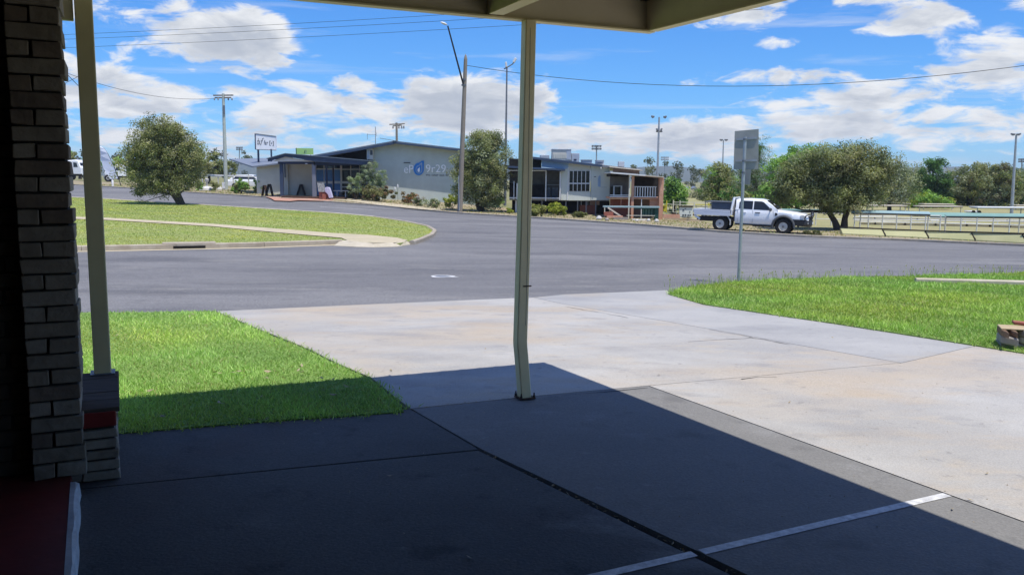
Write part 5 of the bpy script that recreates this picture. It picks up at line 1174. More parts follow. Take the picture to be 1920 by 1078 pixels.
# terrace wing: brick piers, balustrade, stair rail
YT = 52.5; tb = aty(1190, 418, YT)
ter = thing('brick_terrace', 'two storey brick terrace with white balustrade at the end of the pavilion', 'building', (tb[0], tb[1], G(tb[0], tb[1])))
frpoly(ter, 'roof', 'white_trim', [(1145, 322.8), (1210, 328.2), (1210, 330.3), (1145, 325.2)], YT - .5, 4.0)
frpoly(ter, 'roof', 'cream_roof', [(1210.2, 328.4), (1245, 331.5), (1245, 333.3), (1210.2, 330.3)], YT - .45, 4.0)
frpoly(ter, 'upper_band', 'brown_hut', [(1150, 316), (1199, 320), (1199, 326.5), (1150, 323)], YT + 2.5, .2); frpoly(ter, 'upper_roof', 'cream_roof', [(1143, 312), (1205, 319), (1205, 320.2), (1143, 313.6)], YT + 2.0, 3)
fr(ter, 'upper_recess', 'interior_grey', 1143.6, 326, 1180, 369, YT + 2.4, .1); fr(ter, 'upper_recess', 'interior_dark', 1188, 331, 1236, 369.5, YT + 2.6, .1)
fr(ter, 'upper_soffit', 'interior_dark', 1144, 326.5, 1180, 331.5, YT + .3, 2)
tw = fr(ter, 'window', 'white_trim', 1150, 348.5, 1166.5, 368, YT + 2.2, .1); fr(tw, 'pane', 'glass_dark', 1152.5, 350, 1163.5, 367, YT + 2.17, .03); fr(ter, 'window', 'glass_dark', 1144.5, 350, 1149, 366, YT + 2.25, .05)
fr(ter, 'floor_slab', 'terrace_brick', 1143.6, 370.2, 1243, 373.5, YT + .12, 2.4)
fr(ter, 'rail', 'white_trim', 1143.6, 365.5, 1183.5, 367, YT, .06); fr(ter, 'rail', 'white_trim', 1143.6, 368.7, 1183.5, 370.1, YT, .06)
fr(ter, 'rail', 'white_trim', 1188.6, 349.8, 1231, 351.2, YT, .06); fr(ter, 'rail', 'white_trim', 1188.6, 368.7, 1231, 370.1, YT, .06)
for i in range(9): fr(ter, 'baluster', 'white_trim', 1190 + i * 4.75, 351.3, 1191.5 + i * 4.75, 368.6, YT + .01, .04)
fr(ter, 'post', 'cream_pipe', 1178.6, 327, 1180.6, 417, YT - .3, .08); fr(ter, 'post', 'white_trim', 1201.8, 373.6, 1203.2, 417, YT - .05, .06); fr(ter, 'post', 'terrace_brick', 1164, 373.6, 1165, 386, YT + .1, .06)
fr(ter, 'brick_pier', 'terrace_brick', 1184, 330.5, 1188.4, 417, YT - .1, .2); fr(ter, 'brick_pier', 'terrace_brick', 1236, 333.5, 1243.5, 419, YT - .2, .5)
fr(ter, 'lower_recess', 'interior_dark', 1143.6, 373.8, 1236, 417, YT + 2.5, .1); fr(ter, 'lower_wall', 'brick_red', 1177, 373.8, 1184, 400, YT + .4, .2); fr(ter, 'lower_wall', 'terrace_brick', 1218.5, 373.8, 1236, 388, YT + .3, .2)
fr(ter, 'lower_wall', 'brick_red', 1143.6, 373.8, 1177, 417, YT + 1.9, .1); fr(ter, 'lower_wall', 'brown_hut', 1188, 373.8, 1218, 417, YT + 1.9, .1)
YR = 50.8
fr(ter, 'canopy_beam', 'shade_blue', 1131.5, 386.8, 1237, 389.5, YR, .5); fr(ter, 'canopy_shadow_rail', 'dark_green', 1190, 389.6, 1232, 392, YR + .02, .06)
fr(ter, 'green_panel', 'dark_green', 1203.5, 392.1, 1226.5, 404, YR + .3, .06); fr(ter, 'green_pillar', 'dark_green', 1227.3, 389.7, 1234.5, 418, YR + .1, .25)
for x in (1205.5, 1211, 1216.5, 1222): fr(ter, 'panel_slat', 'shade_green', x, 392.3, x + .8, 403.8, YR + .27, .03)
fr(ter, 'rail', 'cream_pipe', 1175, 403.8, 1228, 404.9, YR - .05, .05); fr(ter, 'rail', 'cream_pipe', 1133, 389.6, 1134.6, 398, YR, .05)
m = MB(); a, b = aty(1140, 389.5, YR - .1), aty(1164, 405.5, YR - .1); m.bar(a, b, .05, .09); m.build('stair_rail', 'cream_pipe', ter)
for i, (x0, y0, x1, y1) in enumerate(((1133, 398, 1150, 405), (1138, 405, 1168, 409), (1150, 408, 1178, 413), (1186, 411.5, 1212, 414))):
    p = P(x0, 416, .06); fr(ter, 'step', ('brick_red', 'terrace_brick', 'stone', 'white_trim')[i], x0, y0, x1, y1, YR - .5 - .1 * i, .35)
un = fr(ter, 'rooftop_unit', 'ac_grey', 1160, 303, 1171, 313, YT + 3, .5, .02)
for x in (1164.5, 1169): fr(un, 'duct', 'galv', x, 313, x + 1.2, 324, YT + 3, .05)
# rubble at the kerb
for k, (x, y, s) in enumerate(((1123, 412, .28), (1138, 414, .2), (1231, 416.5, .22), (1216, 415.5, .2), (1194, 415, .16))):
    p = P(x, y, .06); m = MB(); m.lathe([(s * .5, 0), (s * .62, s * .3), (s * .4, s * .7), (0, s * .85)], p, n=7); lab = ('white pointed rock on the verge left of the terrace steps', 'grey rock at the foot of the terrace steps', 'pale rock beside the dark green pillar', 'small rock left of the dark green pillar', 'small grey rock under the terrace balustrade')[k]
    tag(m.build('rock', 'stone_white' if k != 1 else 'stone'), lab, 'rock', 'rocks on the far verge')
# ------------------------------------------------------------------ the white ute (x forward, y left, z up in its own frame)
def make_ute():
    rw = np.array(P(1349.5, 433.5, .06)); fwp = np.array(P(1467, 439.8, .06)); Yr = 40.6
    rw = aty(1349.5, 433.3, 40.4); fwp = aty(1467.5, 439.6, 39.2)
    d = fwp - rw; L = np.linalg.norm(d); fx = d / L; sc = L / 3.0
    zr = G(rw[0], rw[1]) + .06; 
    left = np.cross((0, 0, 1), fx); left = left / np.linalg.norm(left); upv = np.cross(fx, left)
    # near-side wheels are the vehicle's right-hand side (y negative)
    org = (rw + fwp) / 2 + left * .74
    M = Matrix(((fx[0], left[0], upv[0], org[0]), (fx[1], left[1], upv[1], org[1]), (fx[2], left[2], upv[2], org[2]), (0, 0, 0, 1))) @ Matrix.Scale(sc, 4)
    t = bpy.data.objects.new('ute', None); COL.objects.link(t); t.matrix_world = M; ROOTM[t.name] = M
    tag(t, 'white dual cab ute with aluminium tray and black bull bar parked on the verge', 'ute')
    WB = 1.5; TR = .375; W = .86
    def B(m, name, mt, par=t, **k): return m.build(name, mt, par, local=True, **k)
    # --- body shell: half sections lofted along the length, with the front wheel arch cut into the sill line
    def arch(x):
        a = abs(x - WB)
        return .37 + math.sqrt(max(0, .47 ** 2 - a * a)) if a < .47 else 0
    def top(x):
        return np.interp(x, [-.80, 1.12, 1.25, 1.9, 2.35, 2.52, 2.62], [1.10, 1.12, 1.12, 1.06, .99, .93, .80])
    def half(x): return np.interp(x, [-.8, -.6, 1.6, 2.2, 2.5, 2.62], [.84, .86, .86, .83, .74, .62])
    def sill(x): return max(np.interp(x, [-.8, 1.0, 2.0, 2.62], [.42, .42, .46, .55]), arch(x))
    xs = sorted(set(np.round(np.r_[np.arange(-.8, 1.0, .15), np.arange(1.0, 2.05, .045), np.arange(2.05, 2.63, .06), 2.62], 3)))
    secs = []
    for x in xs:
        h, zt, zs = half(x), top(x), sill(x); zm = zs + (zt - zs) * .5
        hood = x > 1.2
        r = .10 if hood else .03
        prof = [(h * .94, zs), (h * .985, zs + (zt - zs) * .12), (h, zm), (h * .99, zs + (zt - zs) * .72), (h * .972, zt - r * 1.1), (h * .955, zt - r * .35), (h * .90, zt + (0.0 if not hood else .005)), (h * .55, zt + (.02 if hood else 0)), (0.0, zt + (.03 if hood else 0))]
        full = [(x, -y, z) for y, z in prof] + [(x, y, z) for y, z in reversed(prof[:-1])]
        secs.append(full)
    m = MB(); m.loft(secs); body = B(m, 'body', 'car_white', smooth=True)
    # --- greenhouse (cab)
    def roofz(x): return np.interp(x, [-.80, -.70, -.2, .35, .62, .9, 1.22], [1.585, 1.62, 1.645, 1.635, 1.585, 1.40, 1.13])
    secs = []
    for x in np.r_[-.8, -.72, np.arange(-.6, .61, .12), np.arange(.66, 1.23, .08)]:
        zt = roofz(x); f = (zt - 1.10) / .53; hb = .835; ht = hb - .17 * f
        prof = [(hb, 1.09), (hb - .05 * f, 1.09 + (zt - 1.09) * .35), (ht + .02, zt - .06 * f), (ht - .05, zt - .012 * f), (ht * .5, zt + .008), (0, zt + .012)]
        secs.append([(x, -y, z) for y, z in prof] + [(x, y, z) for y, z in reversed(prof[:-1])])
    m = MB(); m.loft(secs); cab = B(m, 'cab', 'car_white', smooth=True)
    # --- side glass, windscreen
    def side_y(z, f=1.0): return .835 - .155 * (z - 1.09) / .53
    for s in (-1, 1):
        for nm, pts in (('rear_window', [(-.63, 1.14), (.02, 1.13), (.02, 1.535), (-.50, 1.54), (-.63, 1.46)]), ('front_window', [(.07, 1.13), (.93, 1.12), (.86, 1.20), (.52, 1.50), (.42, 1.53), (.07, 1.535)])):
            m = MB(); m.prism([(x, s * (side_y(z) - .004), z) for x, z in pts], (0, 0, 0), (0, s * .012, 0)); B(m, nm, 'glass_car')
        # pillar shut-lines, door seams, handles
        for pts in ([(-.66, .50), (-.68, 1.10)], [(.045, .46), (.045, 1.10)], [(.98, .50), (1.02, .8), (1.0, 1.10)]):
            m = MB(); m.tube([(x, s * (half(x) * .996 - .012 * (z > 1.0)), z) for x, z in pts], .005, 5); B(m, 'door_seam', 'black_plastic')
        for x in (-.50, .16):
            m = MB(); m.obox((x + .11, s * .862, .985), (.12, 0, 0), (0, .014, 0), (0, 0, .022)); B(m, 'door_handle', 'grey_plastic' if x > 0 else 'car_white', bevel=.008)
        m = MB(); m.lathe([(0, -.05), (.07, -.05), (.085, .03), (.06, .08), (0, .09)], (.88, s * .96, 1.16), (0, s, .2), 10); mi = B(m, 'mirror', 'grey_plastic', smooth=True)
        m = MB(); m.bar((.86, s * .80, 1.13), (.88, s * .93, 1.15), .05, .05); B(m, 'arm', 'grey_plastic', mi)
        # side vent
        m = MB(); m.prism([(1.10, s * .853, .84), (1.22, s * .853, .93), (1.18, s * .853, 1.0), (1.09, s * .853, 1.02)], (0, 0, 0), (0, s * .022, 0)); B(m, 'side_vent', 'black_plastic')
        # wheel-arch flare
        m = MB(); ps = []
        for i in range(17):
            a = math.pi * (1.06 - i / 16 * 1.10) + math.pi * .0; ps.append((WB + .50 * math.cos(a), s * .855, .37 + .50 * math.sin(a)))
        sec = []
        for q in ps:
            dx, dz = (q[0] - WB) / .50, (q[2] - .37) / .50
            sec.append([(WB + dx * .455, s * .80, .37 + dz * .455), (WB + dx * .455, s * .885, .37 + dz * .455), (WB + dx * .50, s * .905, .37 + dz * .50), (WB + dx * .56, s * .868, .37 + dz * .56), (WB + dx * .55, s * .80, .37 + dz * .55)])
        m.loft(sec); B(m, 'wheel_arch_flare', 'grey_plastic', smooth=True)
        # headlight
        m = MB(); m.prism([(2.28, s * .80, .80), (2.50, s * .70, .80), (2.52, s * .70, .91), (2.36, s * .78, .96), (2.25, s * .81, .93)], (-.02, -s * .03, 0), (.01, s * .03, 0)); B(m, 'headlight', 'lamp_lens', bevel=.006)
        # sill
        m = MB(); m.box(-.8, 1.02, s * .80 - .04, s * .80 + .03, .36, .425); B(m, 'sill', 'black_plastic')
        # rear mudguard of the tray
        m = MB(); sec = []
        for i in range(9):
            a = math.pi * (.02 + .42 * i / 8); x_, z_ = -1.5 + .50 * math.cos(a), .37 + .50 * math.sin(a); sec.append([(x_, s * .62, z_), (x_, s * .88, z_), (x_ + .012, s * .88, z_ + .012), (x_ + .012, s * .62, z_ + .012)])
        m.loft(sec); B(m, 'mudguard', 'car_white')
        m = MB(); m.box(-1.02, -1.0, s * .62 if s > 0 else -.88, s * .88 if s > 0 else -.62, .32, .62); B(m, 'mud_flap', 'white_trim')
        # tray side board: three alloy planks and a lower rail with slots
        for z0, z1 in ((.92, 1.0), (1.004, 1.055)):
            m = MB(); m.box(-2.82, -1.02, s * .90 - .016, s * .90 + .016, z0, z1); B(m, 'side_board', 'tray_alu', bevel=.006)
        m = MB(); m.box(-2.80, -1.02, s * .885 - .03, s * .885 + .02, .76, .915); rl = B(m, 'tray_rail', 'tray_alu', bevel=.006)
        for x0, x1 in ((-2.70, -2.30), (-2.22, -1.78), (-1.70, -1.22)):
            m = MB(); m.box(x0, x1, s * .885 + s * .018, s * .885 + s * .026, .80, .838); B(m, 'slot', 'black_plastic', rl)
        for x in (-2.45, -2.28, -2.1, -1.9):
            m = MB(); m.lathe([(.022, 0), (.022, .03), (.01, .04), (0, .04)], (x, s * .88, .735), (0, s, 0), 8); B(m, 'rope_hook', 'rim_silver')
    m = MB(); m.prism([(.66, 0, 1.565), (1.14, 0, 1.185), (1.14, .70, 1.165), (.68, .60, 1.54)], (.012, 0, .012), (-.01, 0, -.01)); m2 = MB()
    ws = [(.665, -.58, 1.575), (.665, .58, 1.575), (1.165, .74, 1.165), (1.165, -.74, 1.165)]
    m = MB(); m.prism(ws, (.014, 0, .016), (-.01, 0, -.01)); B(m, 'windscreen', 'glass_car')
    for y in (-.3, .25):
        m = MB(); m.tube([(1.20, y, 1.165), (1.0, y + .25, 1.335)], .008, 5); B(m, 'wiper', 'black_plastic')
    # snorkel-like dark pillar at the rear of the cab and the headboard frame
    m = MB(); m.box(-.99, -.93, -.88, .88, .80, 1.05); B(m, 'headboard', 'car_white', bevel=.01)
    for s in (-1, 1):
        m = MB(); m.bar((-.985, s * .83, 1.05), (-.90, s * .70, 1.68), .07, .10); B(m, 'headboard_post', 'car_white', bevel=.01)
        m = MB(); m.bar((-.83, s * .845, .52), (-.80, s * .80, 1.55), .03, .05); B(m, 'cab_gap_trim', 'black_plastic')
    m = MB(); m.bar((-.90, -.72, 1.66), (-.90, .72, 1.66), .07, .05); B(m, 'headboard_top', 'car_white', bevel=.01)
    for i in range(7):
        y = -.6 + i * .2; m = MB(); m.bar((-.97, y, 1.05), (-.91, y, 1.64), .02, .02); B(m, 'headboard_bar', 'car_white')
    # tray floor, tailboard, chassis
    m = MB(); m.box(-2.80, -1.0, -.87, .87, .84, .89); B(m, 'tray_floor', 'tray_alu'); m = MB(); m.box(-2.845, -2.81, -.89, .89, .88, 1.06); B(m, 'tailboard', 'tray_alu', bevel=.006)
    m = MB(); m.box(-2.72, 2.0, -.55, -.42, .50, .68); B(m, 'chassis_rail', 'black_plastic'); m = MB(); m.box(-2.72, 2.0, .42, .55, .50, .68); B(m, 'chassis_rail', 'black_plastic')
    m = MB(); m.box(-2.6, -1.9, -.5, .5, .46, .60); B(m, 'spare_carrier', 'black_plastic', bevel=.03); m = MB(); m.box(.0, 1.0, -.5, .5, .30, .42); B(m, 'underbody', 'black_plastic', bevel=.03)
    m = MB(); m.box(-1.58, -1.42, -.70, .70, .30, .44); B(m, 'rear_axle', 'black_plastic', bevel=.03); m = MB(); m.box(1.02, 2.0, -.62, .62, .40, .90); B(m, 'engine_bay', 'black_plastic')
    for s in (-1, 1):
        m = MB(); m.bar((-2.78, s * .84, .74), (-2.5, s * .84, .56), .03, .10); B(m, 'tray_bracket', 'white_trim')
        m = MB(); m.box(-2.86, -2.845, s * .72 - .12, s * .72 + .12, .70, .79); B(m, 'tail_light', 'red_tile', bevel=.005)
    # toolbox with lid on the tray
    m = MB(); m.box(-1.98, -1.04, -.72, .72, .89, 1.40); tb = B(m, 'toolbox', 'toolbox', bevel=.012); m = MB(); m.box(-2.34, -1.02, -.76, .76, 1.405, 1.445); B(m, 'lid', 'grey_plastic', tb, bevel=.01)
    for x in (-2.30,):
        for s in (-1, 1): m = MB(); m.bar((x, s * .7, .89), (x, s * .7, 1.40), .03, .03); B(m, 'lid_prop', 'galv_dark', tb)
    # front bumper, bull bar, grille, plate
    bs = []
    for y in np.linspace(-.86, .86, 13):
        a = abs(y) / .86; xf = 2.74 - .30 * a ** 3; xb = xf - .30 - .25 * a
        bs.append([(xb, y, .42 + .06 * a), (xf - .10, y, .36 + .06 * a), (xf, y, .46 + .03 * a), (xf + .01, y, .66), (xf - .05, y, .74), (xb, y, .74)])
    m = MB(); m.loft(bs); B(m, 'bumper', 'black_plastic', smooth=True)
    for s in (-1, 1):
        m = MB(); m.tube([(2.66, s * .42, .72), (2.74, s * .42, .95), (2.70, s * .40, 1.10)], .03, 8); B(m, 'bull_bar_upright', 'black_plastic', smooth=True)
        m = MB(); m.tube([(2.70, s * .42, 1.02), (2.66, s * .62, 1.00), (2.50, s * .83, .93), (2.46, s * .85, .80), (2.50, s * .82, .72)], .026, 8); B(m, 'bull_bar_hoop', 'black_plastic', smooth=True)
        m = MB(); m.lathe([(0, -.03), (.09, -.03), (.10, .02), (.085, .045), (0, .05)], (2.68, s * .24, .93), (1, 0, 0), 14); B(m, 'spot_light', 'lamp_lens', smooth=True)
        m = MB(); m.lathe([(0, 0), (.05, 0), (.05, .02), (0, .025)], (2.60, s * .66, .56), (1, 0, 0), 12); B(m, 'fog_light', 'lamp_lens')
    m = MB(); m.tube([(2.70, -.42, 1.08), (2.73, 0, 1.10), (2.70, .42, 1.08)], .03, 8); B(m, 'bull_bar_top', 'black_plastic', smooth=True); m = MB(); m.tube([(2.73, -.42, .90), (2.75, 0, .90), (2.73, .42, .90)], .02, 8); B(m, 'bull_bar_cross', 'black_plastic')
    m = MB(); m.box(2.56, 2.64, -.50, .50, .74, .90); B(m, 'grille', 'grey_plastic', bevel=.01)
    m = MB(); m.box(2.755, 2.765, -.19, .19, .52, .62); B(m, 'number_plate', 'sign_white')
    m = MB(); m.tube([(2.60, -.62, .80), (2.58, -.64, 1.75)], .006, 5); 
    # wheels: tyre with tread ribs, dished steel rim, hub
    for x in (-WB, WB):
        for s in (-1, 1):
            c = (x, s * .74, TR)
            m = MB(); m.lathe([(.21, -.11), (.30, -.125), (.355, -.115), (TR, -.085), (TR, .085), (.355, .115), (.30, .125), (.21, .11), (.19, .06), (.19, -.06), (.21, -.11)], c, (0, s, 0), 32); w = B(m, 'wheel', 'rubber', smooth=True)
            m = MB(); m.lathe([(.215, .10), (.205, .118), (.19, .10), (.175, .045), (.13, .03), (.115, .065), (.07, .075), (.065, .10), (0, .10)], c, (0, s, 0), 28); rim = B(m, 'rim', 'rim_silver', w, smooth=True)
            m = MB(); m.lathe([(.055, .10), (.055, .125), (.03, .13), (0, .13)], c, (0, s, 0), 12); B(m, 'hub_cap', 'galv_dark', w)
    return t
ute = make_ute()
# ------------------------------------------------------------------ poles, wires, signs, fences, far vehicles
def gbase(px, py, dz=.0):
    p = P(px, py, dz); return p
# road sign seen from behind
sb = P(1384.5, 528, .05); YG = sb[1]
sg = thing('road_sign', 'grey backed road sign on a galvanised pole in the corner lawn', 'sign', sb)
tp = aty(1397.5, 257, YG); bt = sb.copy()
m = MB(); m.tube([bt - [0, 0, .05], bt + (tp - bt) * .5, tp], .031, 12); m.build('pole', 'galv', sg, smooth=True)
c = [aty(1378, 246, YG + .16), aty(1423, 242, YG - .02), aty(1422.5, 317.5, YG - .02), aty(1375.5, 318, YG + .16)]; n_ = np.array([.02, .012, 0])
off_ = np.array([0.012, .055, 0]); m = MB(); m.prism([q + off_ for q in c], (0, 0, 0), (0, .004, 0)); pn = m.build('sign_panel', 'sign_back', sg)
for f in (.22, .78):
    a = (c[0] + (c[3] - c[0]) * f) * .93 + (c[1] + (c[2] - c[1]) * f) * .07; b = (c[0] + (c[3] - c[0]) * f) * .07 + (c[1] + (c[2] - c[1]) * f) * .93
    m = MB(); m.bar(a + off_ - [0, .012, 0], b + off_ - [0, .012, 0], .018, .035); m.build('stiffener', 'galv', sg)
    q = bt + (tp - bt) * ((aty(1396, 246 + 72 * f, YG)[2] - bt[2]) / (tp[2] - bt[2])); m = MB(); m.lathe([(.04, -.02), (.04, .02)], q, n=12); m.build('clamp', 'galv_dark', sg)
c2 = [aty(1391.5, 319, YG + .10), aty(1409, 318, YG - .03), aty(1406.5, 346.5, YG - .03), aty(1390, 346, YG + .10)]
m = MB(); m.prism([q + off_ for q in c2], (0, 0, 0), (0, .004, 0)); m.build('lower_panel', 'sign_back', sg)
q = bt + (tp - bt) * ((aty(1393, 324, YG)[2] - bt[2]) / (tp[2] - bt[2])); m = MB(); m.lathe([(.04, -.02), (.04, .02)], q, n=12); m.build('clamp', 'galv_dark', sg)

# timber street-light pole
lb = P(862, 399, .05); YL = lb[1]
lt = thing('street_light', 'grey timber pole with a long raked street light arm', 'street light', lb)
top_ = aty(873, 112, YL); m = MB(); m.tube([lb - [0, 0, .1], lb + (top_ - lb) * .5, top_], [.17, .145, .11], 12); m.build('pole', 'timber_pole', lt, smooth=True)
m = MB(); m.lathe([(.11, 0), (.06, .22), (0, .34)], top_, n=12); m.build('pole_cap', 'timber_pole', lt)
a, b = aty(868.5, 158, YL - .18), aty(839.5, 49, YL - .9); m = MB(); m.tube([a, b], [.055, .045], 8); arm = m.build('arm', 'wire_black', lt, smooth=True)
for y in (150, 160):
    q = aty(870, y, YL); m = MB(); m.lathe([(.16, -.05), (.16, .05)], q, n=12); m.build('clamp', 'galv_dark', lt)
h0 = aty(838.5, 47.5, YL - .9); h1 = aty(826, 43, YL - 1.1)
m = MB(); dd = h1 - h0
m.loft([[h0 + dd * t + np.array([0, math.cos(k) * w, math.sin(k) * w * .45 + .02]) for k in [2 * math.pi * j / 10 for j in range(10)]] for t, w in ((0, .05), (.12, .11), (.4, .17), (.75, .15), (1.0, .05))]); m.build('lamp_head', 'lamp_white', lt, smooth=True)
m = MB(); m.tube([aty(860, 330, YL - .2), aty(861, 395, YL - .2)], .03, 6); m.build('cable_guard', 'galv', lt)

# pale power pole with crossarm (left)
pb2 = P(424, 356, .06); YQ = pb2[1]; pp = thing('power_pole', 'pale concrete power pole with a crossarm behind the island', 'pole', pb2)
t2 = aty(418.5, 176, YQ); m = MB(); m.tube([pb2 - [0, 0, .1], pb2 + (t2 - pb2) * .5, t2], [.19, .16, .12], 12); m.build('pole', 'pale_pole', pp, smooth=True)
for y, x0, x1 in ((180, 400, 437), (184.5, 403, 433)):
    a, b = aty(x0, y - .6, YQ + .3), aty(x1, y - 1.0, YQ - .3); m = MB(); m.bar(a, b, .10, .12); m.build('crossarm', 'timber_pole', pp)
for x in (402, 409, 428, 435):
    q = aty(x, 184.0, YQ); m = MB(); m.lathe([(.05, -.22), (.08, -.2), (.05, -.12), (.08, -.08), (.03, 0)], q, n=8); m.build('insulator', 'galv_dark', pp)
m = MB(); m.tube([aty(420, 198, YQ - .14), aty(420.4, 214, YQ - .14)], .09, 8); m.build('fuse_box', 'galv_dark', pp)
# small far power pole behind the club roof
YK = 98.; kb = aty(745.5, 352, YK); kp = thing('power_pole', 'dark far power pole showing above the club roof ridge', 'pole', (kb[0], kb[1], G(kb[0], kb[1])))
kt = aty(743.5, 230.5, YK); m = MB(); m.tube([(kb[0], kb[1], G(kb[0], kb[1]) - .1), kt], [.17, .12], 10); m.build('pole', 'timber_pole', kp, smooth=True)
for y, x0, x1 in ((233.5, 730, 759), (236, 737, 753)):
    m = MB(); m.bar(aty(x0, y + .4, YK), aty(x1, y - 1, YK), .12, .12); m.build('crossarm', 'timber_pole', kp)
for x in (737, 748, 753, 757): m = MB(); m.lathe([(.05, -.3), (.12, -.25), (.05, -.1), (.1, 0)], aty(x, 236.5, YK), n=8); m.build('insulator', 'galv_dark', kp)

# floodlight poles
def flood(name, label, px, pyb, pxt, pyt, Y, r, heads, matn='galv', arms=None, group='floodlight poles', lampm='lamp_white'):
    b = P(px, pyb) if Y is None else aty(px, pyb, Y); Y = b[1]; b[2] = G(b[0], b[1]); t = aty(pxt, pyt, Y); s = Y / F_PX
    o = thing(name, label, 'light pole', b, 0, group)
    m = MB(); m.tube([b, b + (t - b) * .5, t], [r * 1.3, r, r * .7], 10); m.build('pole', matn, o, smooth=True)
    for (x0, y0, x1, y1) in (arms or []):
        m = MB(); m.tube([aty(x0, y0, Y), aty((x0 + x1) / 2, (y0 + y1) / 2 + .4, Y), aty(x1, y1, Y)], r * .55, 6); m.build('arm', 'galv_dark', o)
    for (x, y, w, h, tl) in heads:
        c = aty(x, y, Y - .05); m = MB(); ax = np.array([math.cos(tl), 0, math.sin(tl)]) * w * s / 2; az = np.array([-math.sin(tl), 0, math.cos(tl)]) * h * s / 2
        m.obox(c, ax, np.array([0, h * s * .6, 0]), az); hd = m.build('floodlight', lampm, o, bevel=min(.03, h * s * .2))
        m = MB(); m.obox(c - az * 1.35, ax * .35, np.array([0, .06, 0]), az * .35); m.build('bracket', 'galv_dark', hd)
    return o
flood('floodlight_pole', 'tall thin floodlight pole behind the roadside tree with two white lamps', 947, 385, 950.5, 127, 68, .085, [(949, 122, 3.5, 9, .1), (965, 114, 4, 9, -.5)], 'galv_dark', [(945, 130, 962, 120)])
flood('floodlight_pole', 'floodlight pole in front of the terrace with a lamp pair at top and below', 1231, 388, 1236, 220, 56, .075, [(1224, 219, 6, 3.5, -.2), (1247, 219.5, 6, 3.5, .2), (1232, 243.5, 3, 5, .4), (1240, 243.5, 3, 5, -.4)], 'galv', [(1230, 247, 1242, 247)], lampm='galv_dark')
flood('floodlight_pole', 'slim floodlight pole left of the road sign', 1353.5, 372, 1356.5, 263, 88, .075, [(1352.5, 262.5, 6, 2.6, 0), (1361.5, 262.5, 6, 2.6, 0)], 'galv', lampm='galv_dark')
flood('floodlight_pole', 'tall floodlight pole beside the greens at the right edge', 1896, 408, 1905.5, 254, 66, .10, [(1899.5, 252, 8, 3, -.1), (1910, 252, 8, 3, .15)], 'galv', lampm='galv_dark')
def array_mast(label, px, pyt, w, h, Y, nr, nc, matn, pyb=345, stem=.12):
    b = aty(px, pyb, Y); b[2] = G(b[0], b[1]); o = thing('stadium_mast', label, 'light pole', b, 0, 'stadium light masts'); t = aty(px, pyt, Y)
    m = MB(); m.tube([b, t], [stem * 1.3, stem * .8], 8); m.build('mast', 'galv', o)
    for r in range(nr):
        y = pyt + h * (r + .3) / nr; m = MB(); m.bar(aty(px - w / 2, y, Y), aty(px + w / 2, y - .6, Y), .08, .08); m.build('crossbar', 'galv_dark', o)
        for k in range(nc):
            x = px - w / 2 + w * (k + .5) / nc; s = Y / F_PX; c = aty(x, y, Y - .2); m = MB(); m.obox(c, (w / nc * .36 * s, 0, 0), (0, .15, 0), (0, 0, h / nr * .36 * s)); m.build('lamp', matn, o)
array_mast('dark stadium light mast above the pavilion roof', 1118.5, 273, 19, 10, 150, 2, 4, 'galv_dark')
array_mast('pale distant stadium light mast right of the terrace', 1246.5, 294.5, 15, 8, 260, 2, 5, 'galv')
array_mast('small stadium light mast left of the white sign', 449, 276, 13, 7, 180, 2, 3, 'galv_dark', 345)
array_mast('dark stadium light mast at the right picture edge', 1916, 298, 13, 8, 140, 2, 3, 'galv_dark', 380)

# overhead wires
def wire(label, a, b, sag, r=.012, n=24):
    a, b = np.array(a), np.array(b); m = MB(); m.tube([a + (b - a) * t - np.array([0, 0, 4 * sag * t * (1 - t)]) for t in [i / n for i in range(n + 1)]], r, 5); tag(m.build('overhead_wire', 'wire_black', None), label, 'wire', 'overhead wires')
e = aty(873.5, 123, YL)
wire('single wire running right from the street light pole top', e, aty(2150, 88, YL - 12), 1.55, .016)
for k, (p, q) in enumerate((((118, 94), (1010, 52)), ((120, 78), (960, 38.5)), ((120, 70), (900, 29)))):
    wire(('lowest', 'middle', 'highest')[k] + ' of the three long wires crossing the upper left sky', aty(p[0] - 300, p[1] + 6, 58), aty(q[0] + 420, q[1] - 34, 44), .25, .010)
wire('slack wire from the pale power pole towards the left post', aty(402, 185, YQ), aty(60, 112, YQ - 22), .9, .016)
wire('short black wire crossing behind the left post', aty(60, 60, 30), aty(158, 172, 34), .1, .012); wire('thin service wire rising behind the left post', aty(60, 178, 34), aty(158, 137, 40), .1, .010)

# ------------------------------------------------------------------ bowling-green fences and shelters
def rail_shelter(label, px0, py0, px1, py1, drop, Y0, Y1, posts, matn, th=5.0, back=.4, group='shade rails round the greens', legs='cream_pipe'):
    """a long low shelter: a shallow sloping roof strip on thin posts"""
    a, b = aty(px0, py0, Y0), aty(px1, py1, Y1); c = (a + b) / 2; o = thing('shade_rail', label, 'shelter', (c[0], c[1], G(c[0], c[1]) + .05), 0, group)
    s = (Y0 + Y1) / 2 / F_PX; d = b - a; n = np.array([-d[1], d[0], 0]); n = n / np.linalg.norm(n); n = n if n[1] > 0 else -n; h = th * s
    m = MB(); m.hexa([a - [0, 0, h], b - [0, 0, h], b + n * back - [0, 0, h * .2], a + n * back - [0, 0, h * .2]], [a - [0, 0, h - .03], b - [0, 0, h - .03], b + n * back + [0, 0, 0], a + n * back + [0, 0, 0]]); m.build('roof_strip', matn, o)
    m = MB(); m.bar(a - [0, 0, h + .03] + n * .02, b - [0, 0, h + .03] + n * .02, .05, .06); m.build('edge_rail', 'rail_dark', o)
    for f in posts:
        q = a + d * f + n * .08; g = G(q[0], q[1]) + .03; m = MB(); m.tube([(q[0], q[1], g), (q[0], q[1], q[2] - h - .03)], .03, 7); m.build('post', legs, o)
    return o
